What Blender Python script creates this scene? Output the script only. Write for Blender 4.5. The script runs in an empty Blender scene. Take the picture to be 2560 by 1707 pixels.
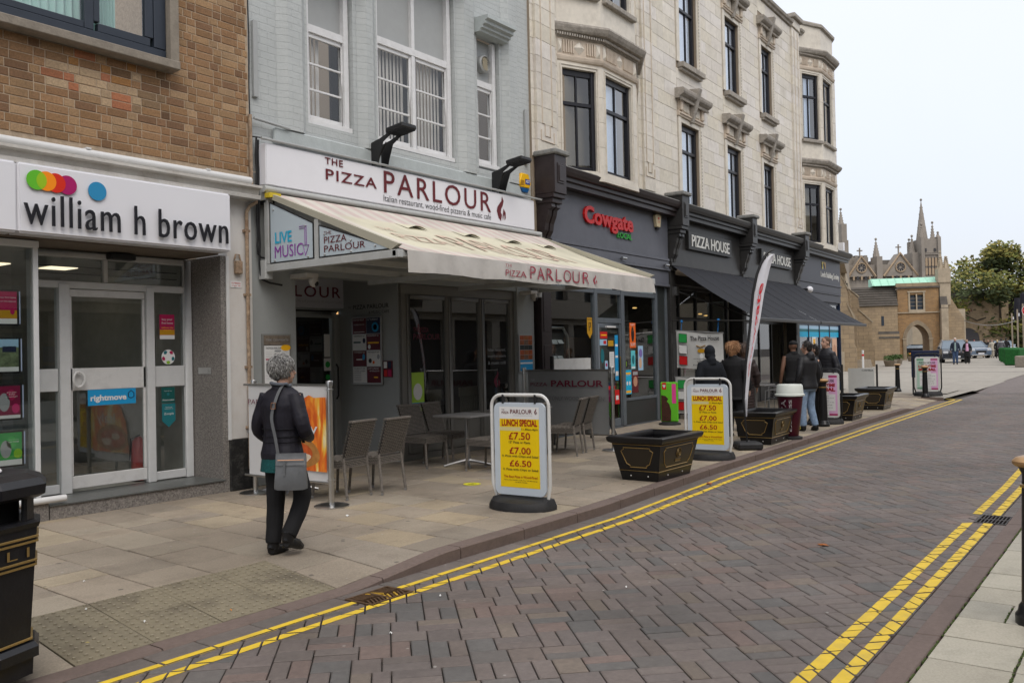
import bpy, bmesh, math, random
from mathutils import Matrix, Vector, noise
D = bpy.data
S = bpy.context.scene
COL = S.collection
RND = random.Random(11)
PI = math.pi

# ---------------------------------------------------------------- camera
cam = D.cameras.new('camera'); cam.lens = 30.94; cam.sensor_width = 36; cam.sensor_fit = 'HORIZONTAL'
cam.clip_start = 0.05; cam.clip_end = 3000
camo = D.objects.new('camera', cam); COL.objects.link(camo)
yaw, pitch, roll = math.radians(36.8), math.radians(0.75), math.radians(-1.2)
fw = Vector((math.cos(yaw)*math.cos(pitch), math.sin(yaw)*math.cos(pitch), math.sin(pitch)))
r0 = Vector((math.sin(yaw), -math.cos(yaw), 0)); u0 = r0.cross(fw)
rr = math.cos(roll)*r0 + math.sin(roll)*u0; uu = -math.sin(roll)*r0 + math.cos(roll)*u0
camo.matrix_world = Matrix(((rr.x, uu.x, -fw.x, 0), (rr.y, uu.y, -fw.y, 0), (rr.z, uu.z, -fw.z, 1.62), (0, 0, 0, 1)))
S.camera = camo

# ---------------------------------------------------------------- sky and sun (overcast)
W = D.worlds.new('World'); S.world = W; W.use_nodes = True
nt = W.node_tree; nt.nodes.clear()
out = nt.nodes.new('ShaderNodeOutputWorld'); bg = nt.nodes.new('ShaderNodeBackground')
bg2 = nt.nodes.new('ShaderNodeBackground'); addn = nt.nodes.new('ShaderNodeAddShader')
sky = nt.nodes.new('ShaderNodeTexSky'); sky.sky_type = 'NISHITA'; sky.sun_disc = False
sky.sun_elevation = math.radians(50); sky.sun_rotation = math.radians(215); sky.dust_density = 4
nt.links.new(sky.outputs[0], bg.inputs[0]); bg.inputs[1].default_value = 0.05
tc = nt.nodes.new('ShaderNodeTexCoord'); sep = nt.nodes.new('ShaderNodeSeparateXYZ')
ramp = nt.nodes.new('ShaderNodeValToRGB')
nt.links.new(tc.outputs['Generated'], sep.inputs[0]); nt.links.new(sep.outputs[2], ramp.inputs[0])
e = ramp.color_ramp.elements
e[0].position = 0.0; e[0].color = (0.67, 0.69, 0.73, 1)
e[1].position = 1.0; e[1].color = (1.35, 1.35, 1.36, 1)
k = e.new(0.10); k.color = (0.685, 0.705, 0.765, 1)
k = e.new(0.40); k.color = (0.82, 0.825, 0.86, 1)
cln = nt.nodes.new('ShaderNodeTexNoise'); cln.inputs['Scale'].default_value = 2.2; cln.inputs['Detail'].default_value = 4
nt.links.new(tc.outputs['Generated'], cln.inputs['Vector'])
mr = nt.nodes.new('ShaderNodeMapRange'); mr.inputs[3].default_value = 0.93; mr.inputs[4].default_value = 1.07
nt.links.new(cln.outputs[0], mr.inputs[0])
vm = nt.nodes.new('ShaderNodeVectorMath'); vm.operation = 'SCALE'
nt.links.new(ramp.outputs[0], vm.inputs[0]); nt.links.new(mr.outputs[0], vm.inputs['Scale'])
nt.links.new(vm.outputs[0], bg2.inputs[0]); bg2.inputs[1].default_value = 0.9
nt.links.new(bg.outputs[0], addn.inputs[0]); nt.links.new(bg2.outputs[0], addn.inputs[1])
nt.links.new(addn.outputs[0], out.inputs[0])
sun = D.lights.new('sun', 'SUN'); sun.energy = 0.7; sun.angle = math.radians(28); sun.color = (1, 0.97, 0.93)
suno = D.objects.new('sun', sun); COL.objects.link(suno)
suno.rotation_euler = (math.radians(40), 0, math.radians(-35))
S.view_settings.view_transform = 'Standard'; S.view_settings.look = 'None'
S.view_settings.exposure = 0.22; S.view_settings.gamma = 1; S.view_settings.use_curve_mapping = False

# ---------------------------------------------------------------- helpers
def H(h):
    h = h.lstrip('#'); o = []
    for i in (0, 2, 4):
        c = int(h[i:i+2], 16)/255; o.append(c/12.92 if c < .04045 else ((c+.055)/1.055)**2.4)
    return tuple(o)

MATS = {}
def mat(name, rgb=(.5, .5, .5), rough=.6, metal=0., var=0., scale=6., bump=0., bscale=None, dirt=0., dcol=(.05, .045, .035),
        dscale=1.3, tint=False, emit=0., spec=.32, coat=0., streak=0., spots=0.):
    if name in MATS: return MATS[name]
    m = D.materials.new(name); m.use_nodes = True; n = m.node_tree.nodes; l = m.node_tree.links
    b = n['Principled BSDF']; b.inputs['Roughness'].default_value = rough; b.inputs['Metallic'].default_value = metal
    b.inputs['Specular IOR Level'].default_value = spec
    if coat: b.inputs['Coat Weight'].default_value = coat; b.inputs['Coat Roughness'].default_value = .08
    co = n.new('ShaderNodeTexCoord').outputs['Object']
    rgbn = n.new('ShaderNodeRGB'); rgbn.outputs[0].default_value = (*rgb, 1); cur = rgbn.outputs[0]
    if tint:
        a = n.new('ShaderNodeAttribute'); a.attribute_name = 'tint'
        cur = a.outputs['Color']
    if var:
        t = n.new('ShaderNodeTexNoise'); t.inputs['Scale'].default_value = scale; t.inputs['Detail'].default_value = 6
        t.inputs['Roughness'].default_value = .7
        l.new(co, t.inputs['Vector'])
        r = n.new('ShaderNodeMapRange'); r.inputs[1].default_value = .3; r.inputs[2].default_value = .7
        r.inputs[3].default_value = 1-var; r.inputs[4].default_value = 1+var
        l.new(t.outputs[0], r.inputs[0]); v = n.new('ShaderNodeVectorMath'); v.operation = 'SCALE'
        l.new(cur, v.inputs[0]); l.new(r.outputs[0], v.inputs['Scale']); cur = v.outputs[0]
    if dirt:
        t = n.new('ShaderNodeTexNoise'); t.inputs['Scale'].default_value = dscale; t.inputs['Detail'].default_value = 8
        t.inputs['Roughness'].default_value = .75; l.new(co, t.inputs['Vector'])
        if streak:
            mp = n.new('ShaderNodeMapping'); mp.inputs['Scale'].default_value = (1, 1, 1-streak); l.new(co, mp.inputs['Vector']); l.new(mp.outputs[0], t.inputs['Vector'])
        r = n.new('ShaderNodeMapRange'); r.inputs[1].default_value = .48; r.inputs[2].default_value = .75
        r.inputs[3].default_value = 0; r.inputs[4].default_value = dirt; l.new(t.outputs[0], r.inputs[0])
        mx = n.new('ShaderNodeMix'); mx.data_type = 'RGBA'; l.new(r.outputs[0], mx.inputs[0]); l.new(cur, mx.inputs[6])
        mx.inputs[7].default_value = (*dcol, 1); cur = mx.outputs[2]
    if spots:
        for sc_, rad, c_ in ((3.1, .05, (.07, .062, .055)), (4.3, .035, (.42, .40, .37))):
            vo = n.new('ShaderNodeTexVoronoi'); vo.inputs['Scale'].default_value = sc_; vo.feature = 'F1'; l.new(co, vo.inputs['Vector'])
            r = n.new('ShaderNodeMapRange'); r.inputs[1].default_value = rad; r.inputs[2].default_value = rad*1.5; r.inputs[3].default_value = spots; r.inputs[4].default_value = 0; l.new(vo.outputs['Distance'], r.inputs[0])
            mx = n.new('ShaderNodeMix'); mx.data_type = 'RGBA'; l.new(r.outputs[0], mx.inputs[0]); l.new(cur, mx.inputs[6]); mx.inputs[7].default_value = (*c_, 1); cur = mx.outputs[2]
        t = n.new('ShaderNodeTexNoise'); t.inputs['Scale'].default_value = .55; t.inputs['Detail'].default_value = 5; l.new(co, t.inputs['Vector'])
        r = n.new('ShaderNodeMapRange'); r.inputs[1].default_value = .35; r.inputs[2].default_value = .65; r.inputs[3].default_value = .80; r.inputs[4].default_value = 1.12; l.new(t.outputs[0], r.inputs[0])
        v = n.new('ShaderNodeVectorMath'); v.operation = 'SCALE'; l.new(cur, v.inputs[0]); l.new(r.outputs[0], v.inputs['Scale']); cur = v.outputs[0]
    l.new(cur, b.inputs['Base Color'])
    if bump:
        t = n.new('ShaderNodeTexNoise'); t.inputs['Scale'].default_value = bscale or scale*4; t.inputs['Detail'].default_value = 5
        l.new(co, t.inputs['Vector']); bn = n.new('ShaderNodeBump'); bn.inputs['Strength'].default_value = bump
        bn.inputs['Distance'].default_value = .01; l.new(t.outputs[0], bn.inputs['Height']); l.new(bn.outputs[0], b.inputs['Normal'])
    if emit:
        l.new(cur, b.inputs['Emission Color']); b.inputs['Emission Strength'].default_value = emit
    MATS[name] = m; return m

def glass(name, tintc=(.965, .975, .97), refl=1.0, rough=.01):
    if name in MATS: return MATS[name]
    m = D.materials.new(name); m.use_nodes = True; n = m.node_tree.nodes; l = m.node_tree.links; n.clear()
    o = n.new('ShaderNodeOutputMaterial'); t = n.new('ShaderNodeBsdfTransparent'); t.inputs[0].default_value = (*tintc, 1)
    g = n.new('ShaderNodeBsdfGlossy'); g.inputs['Roughness'].default_value = rough
    f = n.new('ShaderNodeFresnel'); f.inputs[0].default_value = 1.52
    mu = n.new('ShaderNodeMath'); mu.operation = 'MULTIPLY_ADD'; mu.inputs[1].default_value = 1.5*refl; mu.inputs[2].default_value = .03*refl
    mu.use_clamp = True
    ge = n.new('ShaderNodeNewGeometry'); iv = n.new('ShaderNodeMath'); iv.operation = 'SUBTRACT'; iv.inputs[0].default_value = 1; l.new(ge.outputs['Backfacing'], iv.inputs[1])
    m5 = n.new('ShaderNodeMath'); m5.operation = 'MULTIPLY'; l.new(mu.outputs[0], m5.inputs[0]); l.new(iv.outputs[0], m5.inputs[1])
    x = n.new('ShaderNodeMixShader'); l.new(f.outputs[0], mu.inputs[0]); l.new(m5.outputs[0], x.inputs[0]); l.new(t.outputs[0], x.inputs[1]); l.new(g.outputs[0], x.inputs[2])
    l.new(x.outputs[0], o.inputs[0]); MATS[name] = m; return m

def brickmat(name, c1, c2, mortar, bw, bh, ms=.01, bumps=.5, rough=.85, dirt=.3, vertical='XZ', dcol=(.05, .045, .035), moff=.5):
    """courses that are too small or too thickly painted to pick apart"""
    if name in MATS: return MATS[name]
    m = D.materials.new(name); m.use_nodes = True; n = m.node_tree.nodes; l = m.node_tree.links
    b = n['Principled BSDF']; b.inputs['Roughness'].default_value = rough
    co = n.new('ShaderNodeTexCoord').outputs['Object']; sp = n.new('ShaderNodeSeparateXYZ'); l.new(co, sp.inputs[0])
    cb = n.new('ShaderNodeCombineXYZ'); ad = n.new('ShaderNodeMath'); ad.operation = 'ADD'
    l.new(sp.outputs[0], ad.inputs[0]); l.new(sp.outputs[1], ad.inputs[1]); l.new(ad.outputs[0], cb.inputs[0]); l.new(sp.outputs[2], cb.inputs[1])
    t = n.new('ShaderNodeTexBrick'); t.inputs['Scale'].default_value = 1; t.inputs['Brick Width'].default_value = bw; t.inputs['Row Height'].default_value = bh
    t.inputs['Mortar Size'].default_value = ms; t.inputs['Mortar Smooth'].default_value = .3; t.offset = moff
    t.inputs['Color1'].default_value = (*c1, 1); t.inputs['Color2'].default_value = (*c2, 1); t.inputs['Mortar'].default_value = (*mortar, 1)
    l.new(cb.outputs[0], t.inputs['Vector'])
    nz = n.new('ShaderNodeTexNoise'); nz.inputs['Scale'].default_value = 1.1; nz.inputs['Detail'].default_value = 9; nz.inputs['Roughness'].default_value = .75
    l.new(co, nz.inputs['Vector'])
    r = n.new('ShaderNodeMapRange'); r.inputs[1].default_value = .4; r.inputs[2].default_value = .75; r.inputs[3].default_value = 0; r.inputs[4].default_value = dirt
    l.new(nz.outputs[0], r.inputs[0]); mx = n.new('ShaderNodeMix'); mx.data_type = 'RGBA'; l.new(r.outputs[0], mx.inputs[0]); l.new(t.outputs[0], mx.inputs[6]); mx.inputs[7].default_value = (*dcol, 1)
    l.new(mx.outputs[2], b.inputs['Base Color'])
    nz2 = n.new('ShaderNodeTexNoise'); nz2.inputs['Scale'].default_value = 30; l.new(co, nz2.inputs['Vector'])
    m2 = n.new('ShaderNodeMath'); m2.operation = 'MULTIPLY_ADD'; l.new(t.outputs['Fac'], m2.inputs[0]); m2.inputs[1].default_value = -1
    m3 = n.new('ShaderNodeMath'); m3.operation = 'MULTIPLY'; l.new(nz2.outputs[0], m3.inputs[0]); m3.inputs[1].default_value = .8; l.new(m3.outputs[0], m2.inputs[2])
    bn = n.new('ShaderNodeBump'); bn.inputs['Strength'].default_value = bumps; bn.inputs['Distance'].default_value = .008
    l.new(m2.outputs[0], bn.inputs['Height']); l.new(bn.outputs[0], b.inputs['Normal'])
    MATS[name] = m; return m

def tag(o, label=None, cat=None, group=None, kind=None):
    if label: o['label'] = label
    if cat: o['category'] = cat
    if group: o['group'] = group
    if kind: o['kind'] = kind
    return o

def thing(name, label, cat, loc=(0, 0, 0), rz=0., group=None):
    o = D.objects.new(name, None); COL.objects.link(o); o.empty_display_size = .2
    o.location = loc; o.rotation_euler = (0, 0, rz); return tag(o, label, cat, group)

def lk(name, me, parent=None, M=None):
    o = D.objects.new(name, me); COL.objects.link(o)
    if parent is not None: o.parent = parent
    if M is not None: o.matrix_local = M
    return o

class MB:
    def __init__(s, M=None): s.v = []; s.f = []; s.m = []; s.t = []; s.M = M
    def add(s, vs, fs, mi=0, tint=None):
        k = len(s.v)
        if s.M is not None: vs = [s.M @ Vector(p) for p in vs]
        s.v.extend([tuple(p) for p in vs])
        for f in fs: s.f.append([i+k for i in f]); s.m.append(mi); s.t.append(tint or (1, 1, 1))
        return s
    def box(s, x0, x1, y0, y1, z0, z1, mi=0, tint=None):
        if x0 > x1: x0, x1 = x1, x0
        if y0 > y1: y0, y1 = y1, y0
        if z0 > z1: z0, z1 = z1, z0
        v = [(x0, y0, z0), (x1, y0, z0), (x1, y1, z0), (x0, y1, z0), (x0, y0, z1), (x1, y0, z1), (x1, y1, z1), (x0, y1, z1)]
        return s.add(v, [(0, 3, 2, 1), (4, 5, 6, 7), (0, 1, 5, 4), (1, 2, 6, 5), (2, 3, 7, 6), (3, 0, 4, 7)], mi, tint)
    def obox(s, c, sx, sy, sz, rz=0, rx=0, ry=0, mi=0, tint=None):
        A = Matrix.Translation(c) @ Matrix.Rotation(rz, 4, 'Z') @ Matrix.Rotation(rx, 4, 'X') @ Matrix.Rotation(ry, 4, 'Y')
        v = [A @ Vector((a*sx/2, b*sy/2, c_*sz/2)) for c_ in (-1, 1) for a, b in ((-1, -1), (1, -1), (1, 1), (-1, 1))]
        return s.add(v, [(0, 3, 2, 1), (4, 5, 6, 7), (0, 1, 5, 4), (1, 2, 6, 5), (2, 3, 7, 6), (3, 0, 4, 7)], mi, tint)
    def prism(s, pts, a, b, ax='z', mi=0, tint=None):
        """pts ccw 2D; ax z: (x,y)->z ; ax y: (x,z) extruded y ; ax x: (y,z) extruded x"""
        n = len(pts)
        P = {'z': lambda p, h: (p[0], p[1], h), 'y': lambda p, h: (p[0], h, p[1]), 'x': lambda p, h: (h, p[0], p[1])}[ax]
        v = [P(p, a) for p in pts]+[P(p, b) for p in pts]
        f = [tuple(range(n))[::-1], tuple(range(n, 2*n))]+[(i, (i+1) % n, n+(i+1) % n, n+i) for i in range(n)]
        ar = sum(pts[i][0]*pts[(i+1) % n][1]-pts[(i+1) % n][0]*pts[i][1] for i in range(n))
        flip = (ar < 0) ^ (b < a) ^ (ax == 'y')
        if flip: f = [q[::-1] for q in f]
        return s.add(v, f, mi, tint)
    def tube(s, pts, r, n=8, closed=False, mi=0, cap=True, tint=None, flat=1.):
        pts = [Vector(p) for p in pts]; N = len(pts); rs = r if isinstance(r, (list, tuple)) else [r]*N
        vs = []; prev = None
        for i, p in enumerate(pts):
            if closed: d = pts[(i+1) % N]-pts[i-1]
            else: d = (pts[min(i+1, N-1)]-pts[max(i-1, 0)])
            d = d.normalized() if d.length > 1e-9 else Vector((0, 0, 1))
            if prev is None:
                a = Vector((0, 0, 1)) if abs(d.z) < .9 else Vector((1, 0, 0)); x = d.cross(a).normalized()
            else:
                x = (prev-d*prev.dot(d)); x = x.normalized() if x.length > 1e-6 else d.orthogonal().normalized()
            prev = x; y = d.cross(x)
            for j in range(n):
                t = 2*PI*j/n; vs.append(p+(x*math.cos(t)+y*math.sin(t)*flat)*rs[i])
        fs = []
        for i in range(N if closed else N-1):
            for j in range(n):
                a = i*n+j; b = i*n+(j+1) % n; c = ((i+1) % N)*n+(j+1) % n; d_ = ((i+1) % N)*n+j; fs.append((a, b, c, d_))
        if cap and not closed: fs.append(tuple(range(n))[::-1]); fs.append(tuple((N-1)*n+j for j in range(n)))
        return s.add(vs, fs, mi, tint)
    def loft(s, rings, n=16, mi=0, tint=None, pw=2.0):
        """rings: (center, hx, hy, rotz) ellipses in xy, capped"""
        vs = []
        for c, hx, hy, rz in rings:
            for j in range(n):
                t = 2*PI*j/n; ct, st = math.cos(t), math.sin(t)
                x = hx*math.copysign(abs(ct)**(2/pw), ct); y = hy*math.copysign(abs(st)**(2/pw), st)
                vs.append((c[0]+x*math.cos(rz)-y*math.sin(rz), c[1]+x*math.sin(rz)+y*math.cos(rz), c[2]))
        fs = []
        for i in range(len(rings)-1):
            for j in range(n): fs.append((i*n+j, i*n+(j+1) % n, (i+1)*n+(j+1) % n, (i+1)*n+j))
        if rings[0][0][2] > rings[-1][0][2]: fs = [f[::-1] for f in fs]; fs += [tuple(range(n)), tuple((len(rings)-1)*n+j for j in range(n))[::-1]]
        else: fs += [tuple(range(n))[::-1], tuple((len(rings)-1)*n+j for j in range(n))]
        return s.add(vs, fs, mi, tint)
    def lathe(s, prof, c=(0, 0, 0), n=20, mi=0, tint=None):
        return s.loft([((c[0], c[1], c[2]+z), r, r, 0) for r, z in prof], n, mi, tint)
    def ball(s, c, r, nu=12, nv=8, mi=0, M=None, tint=None):
        if not isinstance(r, (tuple, list)): r = (r, r, r)
        vs = [(0, 0, -1)]; fs = []
        for i in range(1, nv):
            a = -PI/2+PI*i/nv
            for j in range(nu): b = 2*PI*j/nu; vs.append((math.cos(a)*math.cos(b), math.cos(a)*math.sin(b), math.sin(a)))
        vs.append((0, 0, 1)); T = len(vs)-1
        for j in range(nu):
            fs.append((0, 1+(j+1) % nu, 1+j))
            for i in range(nv-2): a = 1+i*nu; fs.append((a+j, a+(j+1) % nu, a+nu+(j+1) % nu, a+nu+j))
            a = 1+(nv-2)*nu; fs.append((a+j, a+(j+1) % nu, T))
        A = Matrix.Translation(c) @ (M or Matrix.Identity(4))
        return s.add([A @ Vector((p[0]*r[0], p[1]*r[1], p[2]*r[2])) for p in vs], fs, mi, tint)
    def wall(s, x0, x1, z0, z1, y, depth, holes, mi=0, rmi=None):
        """front face at y with openings whose reveals go back by depth (towards +y); solid back not built"""
        rmi = mi if rmi is None else rmi
        xs = sorted({x0, x1}|{a for h in holes for a in h[:2]}); zs = sorted({z0, z1}|{a for h in holes for a in h[2:4]})
        xs = [a for a in xs if x0 <= a <= x1]; zs = [a for a in zs if z0 <= a <= z1]
        inh = lambda x, z: any(h[0] < x < h[1] and h[2] < z < h[3] for h in holes)
        for i in range(len(xs)-1):
            for j in range(len(zs)-1):
                if not inh((xs[i]+xs[i+1])/2, (zs[j]+zs[j+1])/2):
                    s.add([(xs[i], y, zs[j]), (xs[i+1], y, zs[j]), (xs[i+1], y, zs[j+1]), (xs[i], y, zs[j+1])], [(0, 1, 2, 3)], mi)
        for a, b, c, d in [h[:4] for h in holes]:
            q = [(a, c), (b, c), (b, d), (a, d)]
            for i in range(4):
                p, r_ = q[i], q[(i+1) % 4]
                s.add([(p[0], y, p[1]), (r_[0], y, r_[1]), (r_[0], y+depth, r_[1]), (p[0], y+depth, p[1])], [(3, 2, 1, 0)], rmi)
        return s
    def mesh(s, name, mats, smooth=True, bevel=0., seg=1):
        me = D.meshes.new(name); me.from_pydata(s.v, [], s.f)
        for m in (mats if isinstance(mats, (list, tuple)) else [mats]): me.materials.append(m)
        me.polygons.foreach_set('material_index', s.m)
        if any(t != (1, 1, 1) for t in s.t):
            a = me.attributes.new('tint', 'FLOAT_COLOR', 'FACE')
            a.data.foreach_set('color', [c for t in s.t for c in (*t, 1)])
        if bevel:
            bm = bmesh.new(); bm.from_mesh(me); bmesh.ops.remove_doubles(bm, verts=bm.verts, dist=1e-5)
            es = [e_ for e_ in bm.edges if len(e_.link_faces) == 2 and e_.calc_face_angle(0) > .5]
            bmesh.ops.bevel(bm, geom=es, offset=bevel, segments=seg, affect='EDGES', clamp_overlap=True); bm.to_mesh(me); bm.free()
        if smooth:
            me.polygons.foreach_set('use_smooth', [True]*len(me.polygons)); me.update()
            me.set_sharp_from_angle(angle=math.radians(35))
        me.update(); return me
    def build(s, name, mats, parent=None, smooth=True, bevel=0., M=None, seg=1):
        return lk(name, s.mesh(name, mats, smooth, bevel, seg), parent, M)

def copy_tree(o, parent=None):
    c = o.copy(); COL.objects.link(c); c.parent = parent
    for ch in list(KIDS.get(o.name, [])) or list(o.children): copy_tree(ch, c)
    return c
KIDS = {}
def dup(root, loc, rz, label, group=None):
    r = copy_tree(root); r.location = loc; r.rotation_euler = (0, 0, rz); r['label'] = label
    if group: r['group'] = group
    return r

_dg = None
def text_mesh(s, bold=0., sp=1.):
    cu = D.curves.new('text', 'FONT'); cu.body = s; cu.space_character = sp; cu.resolution_u = 3; cu.offset = bold
    o = D.objects.new('text', cu); COL.objects.link(o)
    dg = bpy.context.evaluated_depsgraph_get(); me = D.meshes.new_from_object(o.evaluated_get(dg)); D.objects.remove(o); D.curves.remove(cu)
    vs = [v.co.copy() for v in me.vertices]; fs = [tuple(p.vertices) for p in me.polygons]; D.meshes.remove(me)
    return vs, fs
TC_ = {}
def text(name, s, x0, x1, z0, z1, y, m, parent=None, M=None, depth=.002, bold=0., split=False, curve=None, sp=1.):
    """lettering that fills the rectangle x0..x1, z0..z1 on the plane y (facing -y) of the parent's frame"""
    key = (s, bold, sp)
    if key not in TC_: TC_[key] = text_mesh(s, bold, sp)
    vs, fs = TC_[key]
    ax, bx = min(v.x for v in vs), max(v.x for v in vs); az, bz = min(v.y for v in vs), max(v.y for v in vs)
    sx = (x1-x0)/(bx-ax); sz = (z1-z0)/(bz-az)
    P = [(x0+(v.x-ax)*sx, z0+(v.y-az)*sz) for v in vs]
    # boundary edges for the sides of raised letters
    from collections import Counter
    ec = Counter(); 
    for f in fs:
        for i in range(len(f)): ec[(f[i], f[(i+1) % len(f)])] += 1
    def emit(fset, nm):
        mb = MB(); used = sorted({i for f in fset for i in f}); ix = {v: i for i, v in enumerate(used)}; n = len(used)
        V = [(P[i][0], y-depth, P[i][1]) for i in used]; F = [tuple(ix[i] for i in f) for f in fset]
        # make faces look to -y
        f = F[0]; A = sum(V[f[i]][0]*V[f[(i+1) % len(f)]][2]-V[f[(i+1) % len(f)]][0]*V[f[i]][2] for i in range(len(f)))
        if A < 0: F = [q[::-1] for q in F]
        if depth > .004:
            V += [(p[0], y, p[2]) for p in V[:n]]
            Fs = []
            es = {(q[i], q[(i+1) % len(q)]) for q in F for i in range(len(q))}
            for a, b in es:
                if (b, a) not in es: Fs.append((b, a, a+n, b+n))
            F = F+Fs
        if curve: V = [curve(p) for p in V]
        mb.add(V, F); return mb.build(nm, m, parent, smooth=False, M=M)
    if not split: return emit(fs, name)
    # split by x overlap of islands
    par = list(range(len(vs)))
    def fd(a):
        while par[a] != a: par[a] = par[par[a]]; a = par[a]
        return a
    for f in fs:
        for i in f[1:]: par[fd(i)] = fd(f[0])
    isl = {}
    for f in fs: isl.setdefault(fd(f[0]), []).append(f)
    L = sorted([[min(P[i][0] for f in F for i in f), max(P[i][0] for f in F for i in f), F] for F in isl.values()])
    gs = []
    for a, b, F in L:
        if gs and a < gs[-1][1]-.6*min(b-a, gs[-1][1]-gs[-1][0]): gs[-1][1] = max(b, gs[-1][1]); gs[-1][2] += F
        else: gs.append([a, b, list(F)])
    return [emit(g[2], name) for g in gs]

def rect(mb, x0, x1, z0, z1, y, mi=0, tint=None):
    """thin print on a plane facing -y"""
    return mb.add([(x0, y, z0), (x1, y, z0), (x1, y, z1), (x0, y, z1)], [(0, 1, 2, 3)], mi, tint)
def disc(mb, cx, cz, r, y, n=28, mi=0, tint=None, d=0., rz=None):
    rz = rz or r
    p = [(cx+r*math.cos(2*PI*i/n), cz+rz*math.sin(2*PI*i/n)) for i in range(n)]
    if d: return mb.prism(p, y, y-d, 'y', mi, tint)
    return mb.add([(a, y, b) for a, b in p], [tuple(range(n))], mi, tint)
def flame(mb, x0, x1, z0, z1, y, mi=0):
    """the little flame mark: two tongues"""
    A = [(.45, 0), (.2, .12), (.02, .38), (.1, .55), (.3, .68), (.52, .8), (.6, 1), (.78, .82), (.66, .62), (.5, .5), (.45, .36), (.56, .25)]
    B = [(.66, .02), (.62, .2), (.7, .36), (.74, .52), (.98, .36), (.96, .15), (.85, .05), (.84, .22), (.78, .3)]
    for Q in (A, B):
        mb.add([(x0+(x1-x0)*a, y, z0+(z1-z0)*b) for a, b in Q], [tuple(range(len(Q)))], mi)
    return mb
def RZ(loc, rz=0): return Matrix.Translation(loc) @ Matrix.Rotation(rz, 4, 'Z')

def clip(poly, a, b, c):
    """keep a*x+b*y<=c"""
    o = []
    for i in range(len(poly)):
        p, q = poly[i], poly[(i+1) % len(poly)]; dp = a*p[0]+b*p[1]-c; dq = a*q[0]+b*q[1]-c
        if dp <= 0: o.append(p)
        if (dp < 0 < dq) or (dq < 0 < dp):
            t = dp/(dp-dq); o.append((p[0]+(q[0]-p[0])*t, p[1]+(q[1]-p[1])*t))
    return o
def parea(p): return .5*sum(p[i][0]*p[(i+1) % len(p)][1]-p[(i+1) % len(p)][0]*p[i][1] for i in range(len(p)))
def inset(poly, d):
    n = len(poly)
    if parea(poly) < 0: poly = poly[::-1]
    o = poly
    for i in range(n):
        p, q = poly[i], poly[(i+1) % n]; ex, ey = q[0]-p[0], q[1]-p[1]; L = math.hypot(ex, ey)
        if L < 1e-6: continue
        a, b = ey/L, -ex/L; o = clip(o, a, b, a*p[0]+b*p[1]-d)
        if len(o) < 3: return []
    return o
def slab_piece(mb, poly, zf, gap, ch, drop, tint, jitter=.0015, rnd=RND):
    """one stone: chamfered top, sides going down; zf(x,y) gives the surface height"""
    p1 = inset(poly, gap/2)
    if len(p1) < 3: return None
    p2 = inset(p1, ch)
    if len(p2) != len(p1): p2 = None
    cx = sum(p[0] for p in p1)/len(p1); cy = sum(p[1] for p in p1)/len(p1)
    dz = rnd.uniform(-1, 1)*jitter; tx = rnd.uniform(-1, 1)*jitter*2; ty = rnd.uniform(-1, 1)*jitter*2
    z = lambda p: zf(p[0], p[1])+dz+tx*(p[0]-cx)+ty*(p[1]-cy)
    n = len(p1)
    if p2:
        k = max(range(n), key=lambda i: 0)
        v = [(p[0], p[1], z(p)) for p in p2]+[(p[0], p[1], z(p)-ch*.7) for p in p1]+[(p[0], p[1], z(p)-drop) for p in p1]
        # align p2 start with p1 by nearest
        j = min(range(n), key=lambda i: (p2[i][0]-p1[0][0])**2+(p2[i][1]-p1[0][1])**2)
        v[:n] = v[j:n]+v[:j]
        f = [tuple(range(n))]+[(n+i, n+(i+1) % n, (i+1) % n, i) for i in range(n)]+[(2*n+i, 2*n+(i+1) % n, n+(i+1) % n, n+i) for i in range(n)]
    else:
        v = [(p[0], p[1], z(p)) for p in p1]+[(p[0], p[1], z(p)-drop) for p in p1]
        f = [tuple(range(n))]+[(n+i, n+(i+1) % n, (i+1) % n, i) for i in range(n)]
    mb.add(v, f, 0, tint); return p1, z

def lerp(a, b, t): return a+(b-a)*t
def pw(x, pts):
    if x <= pts[0][0]: return pts[0][1]
    for (a, b), (c, d) in zip(pts, pts[1:]):
        if x <= c: return lerp(b, d, (x-a)/(c-a))
    return pts[-1][1]
def dist0(x, y): return math.hypot(x, y)
# ================================================================ the ground
def gz(x): return pw(x, [(32, 0), (56, .25)])
KL = [(-5, 4.82), (8, 4.82), (11, 5.03), (19.5, 5.32), (30, 5.56)]          # kerb face of the left pavement
kl = lambda x: pw(x, KL)
KR = [(-5, 1.13), (60, 1.9)]
kr = lambda x: pw(x, [(-5, 1.12), (12, 1.24), (60, 2.4)])
m_bed = mat('bedding sand', (.045, .038, .032), .95, var=.4, scale=30)
m_sq = mat('square paving', (.30, .275, .235), .85, var=.14, scale=3, dirt=.4, dscale=.6, dcol=(.2, .18, .15))
def brick_over(m, bw, bh, c=.8):
    return m
g = MB(); xs = [-80, -20, 5, 30, 32, 56, 120, 300, 900]
g.add([(x, y, gz(x)-.17) for x in xs for y in (-700, 900)], [(2*i, 2*i+2, 2*i+3, 2*i+1) for i in range(len(xs)-1)])
tag(g.build('ground', m_bed), kind='structure')
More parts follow.
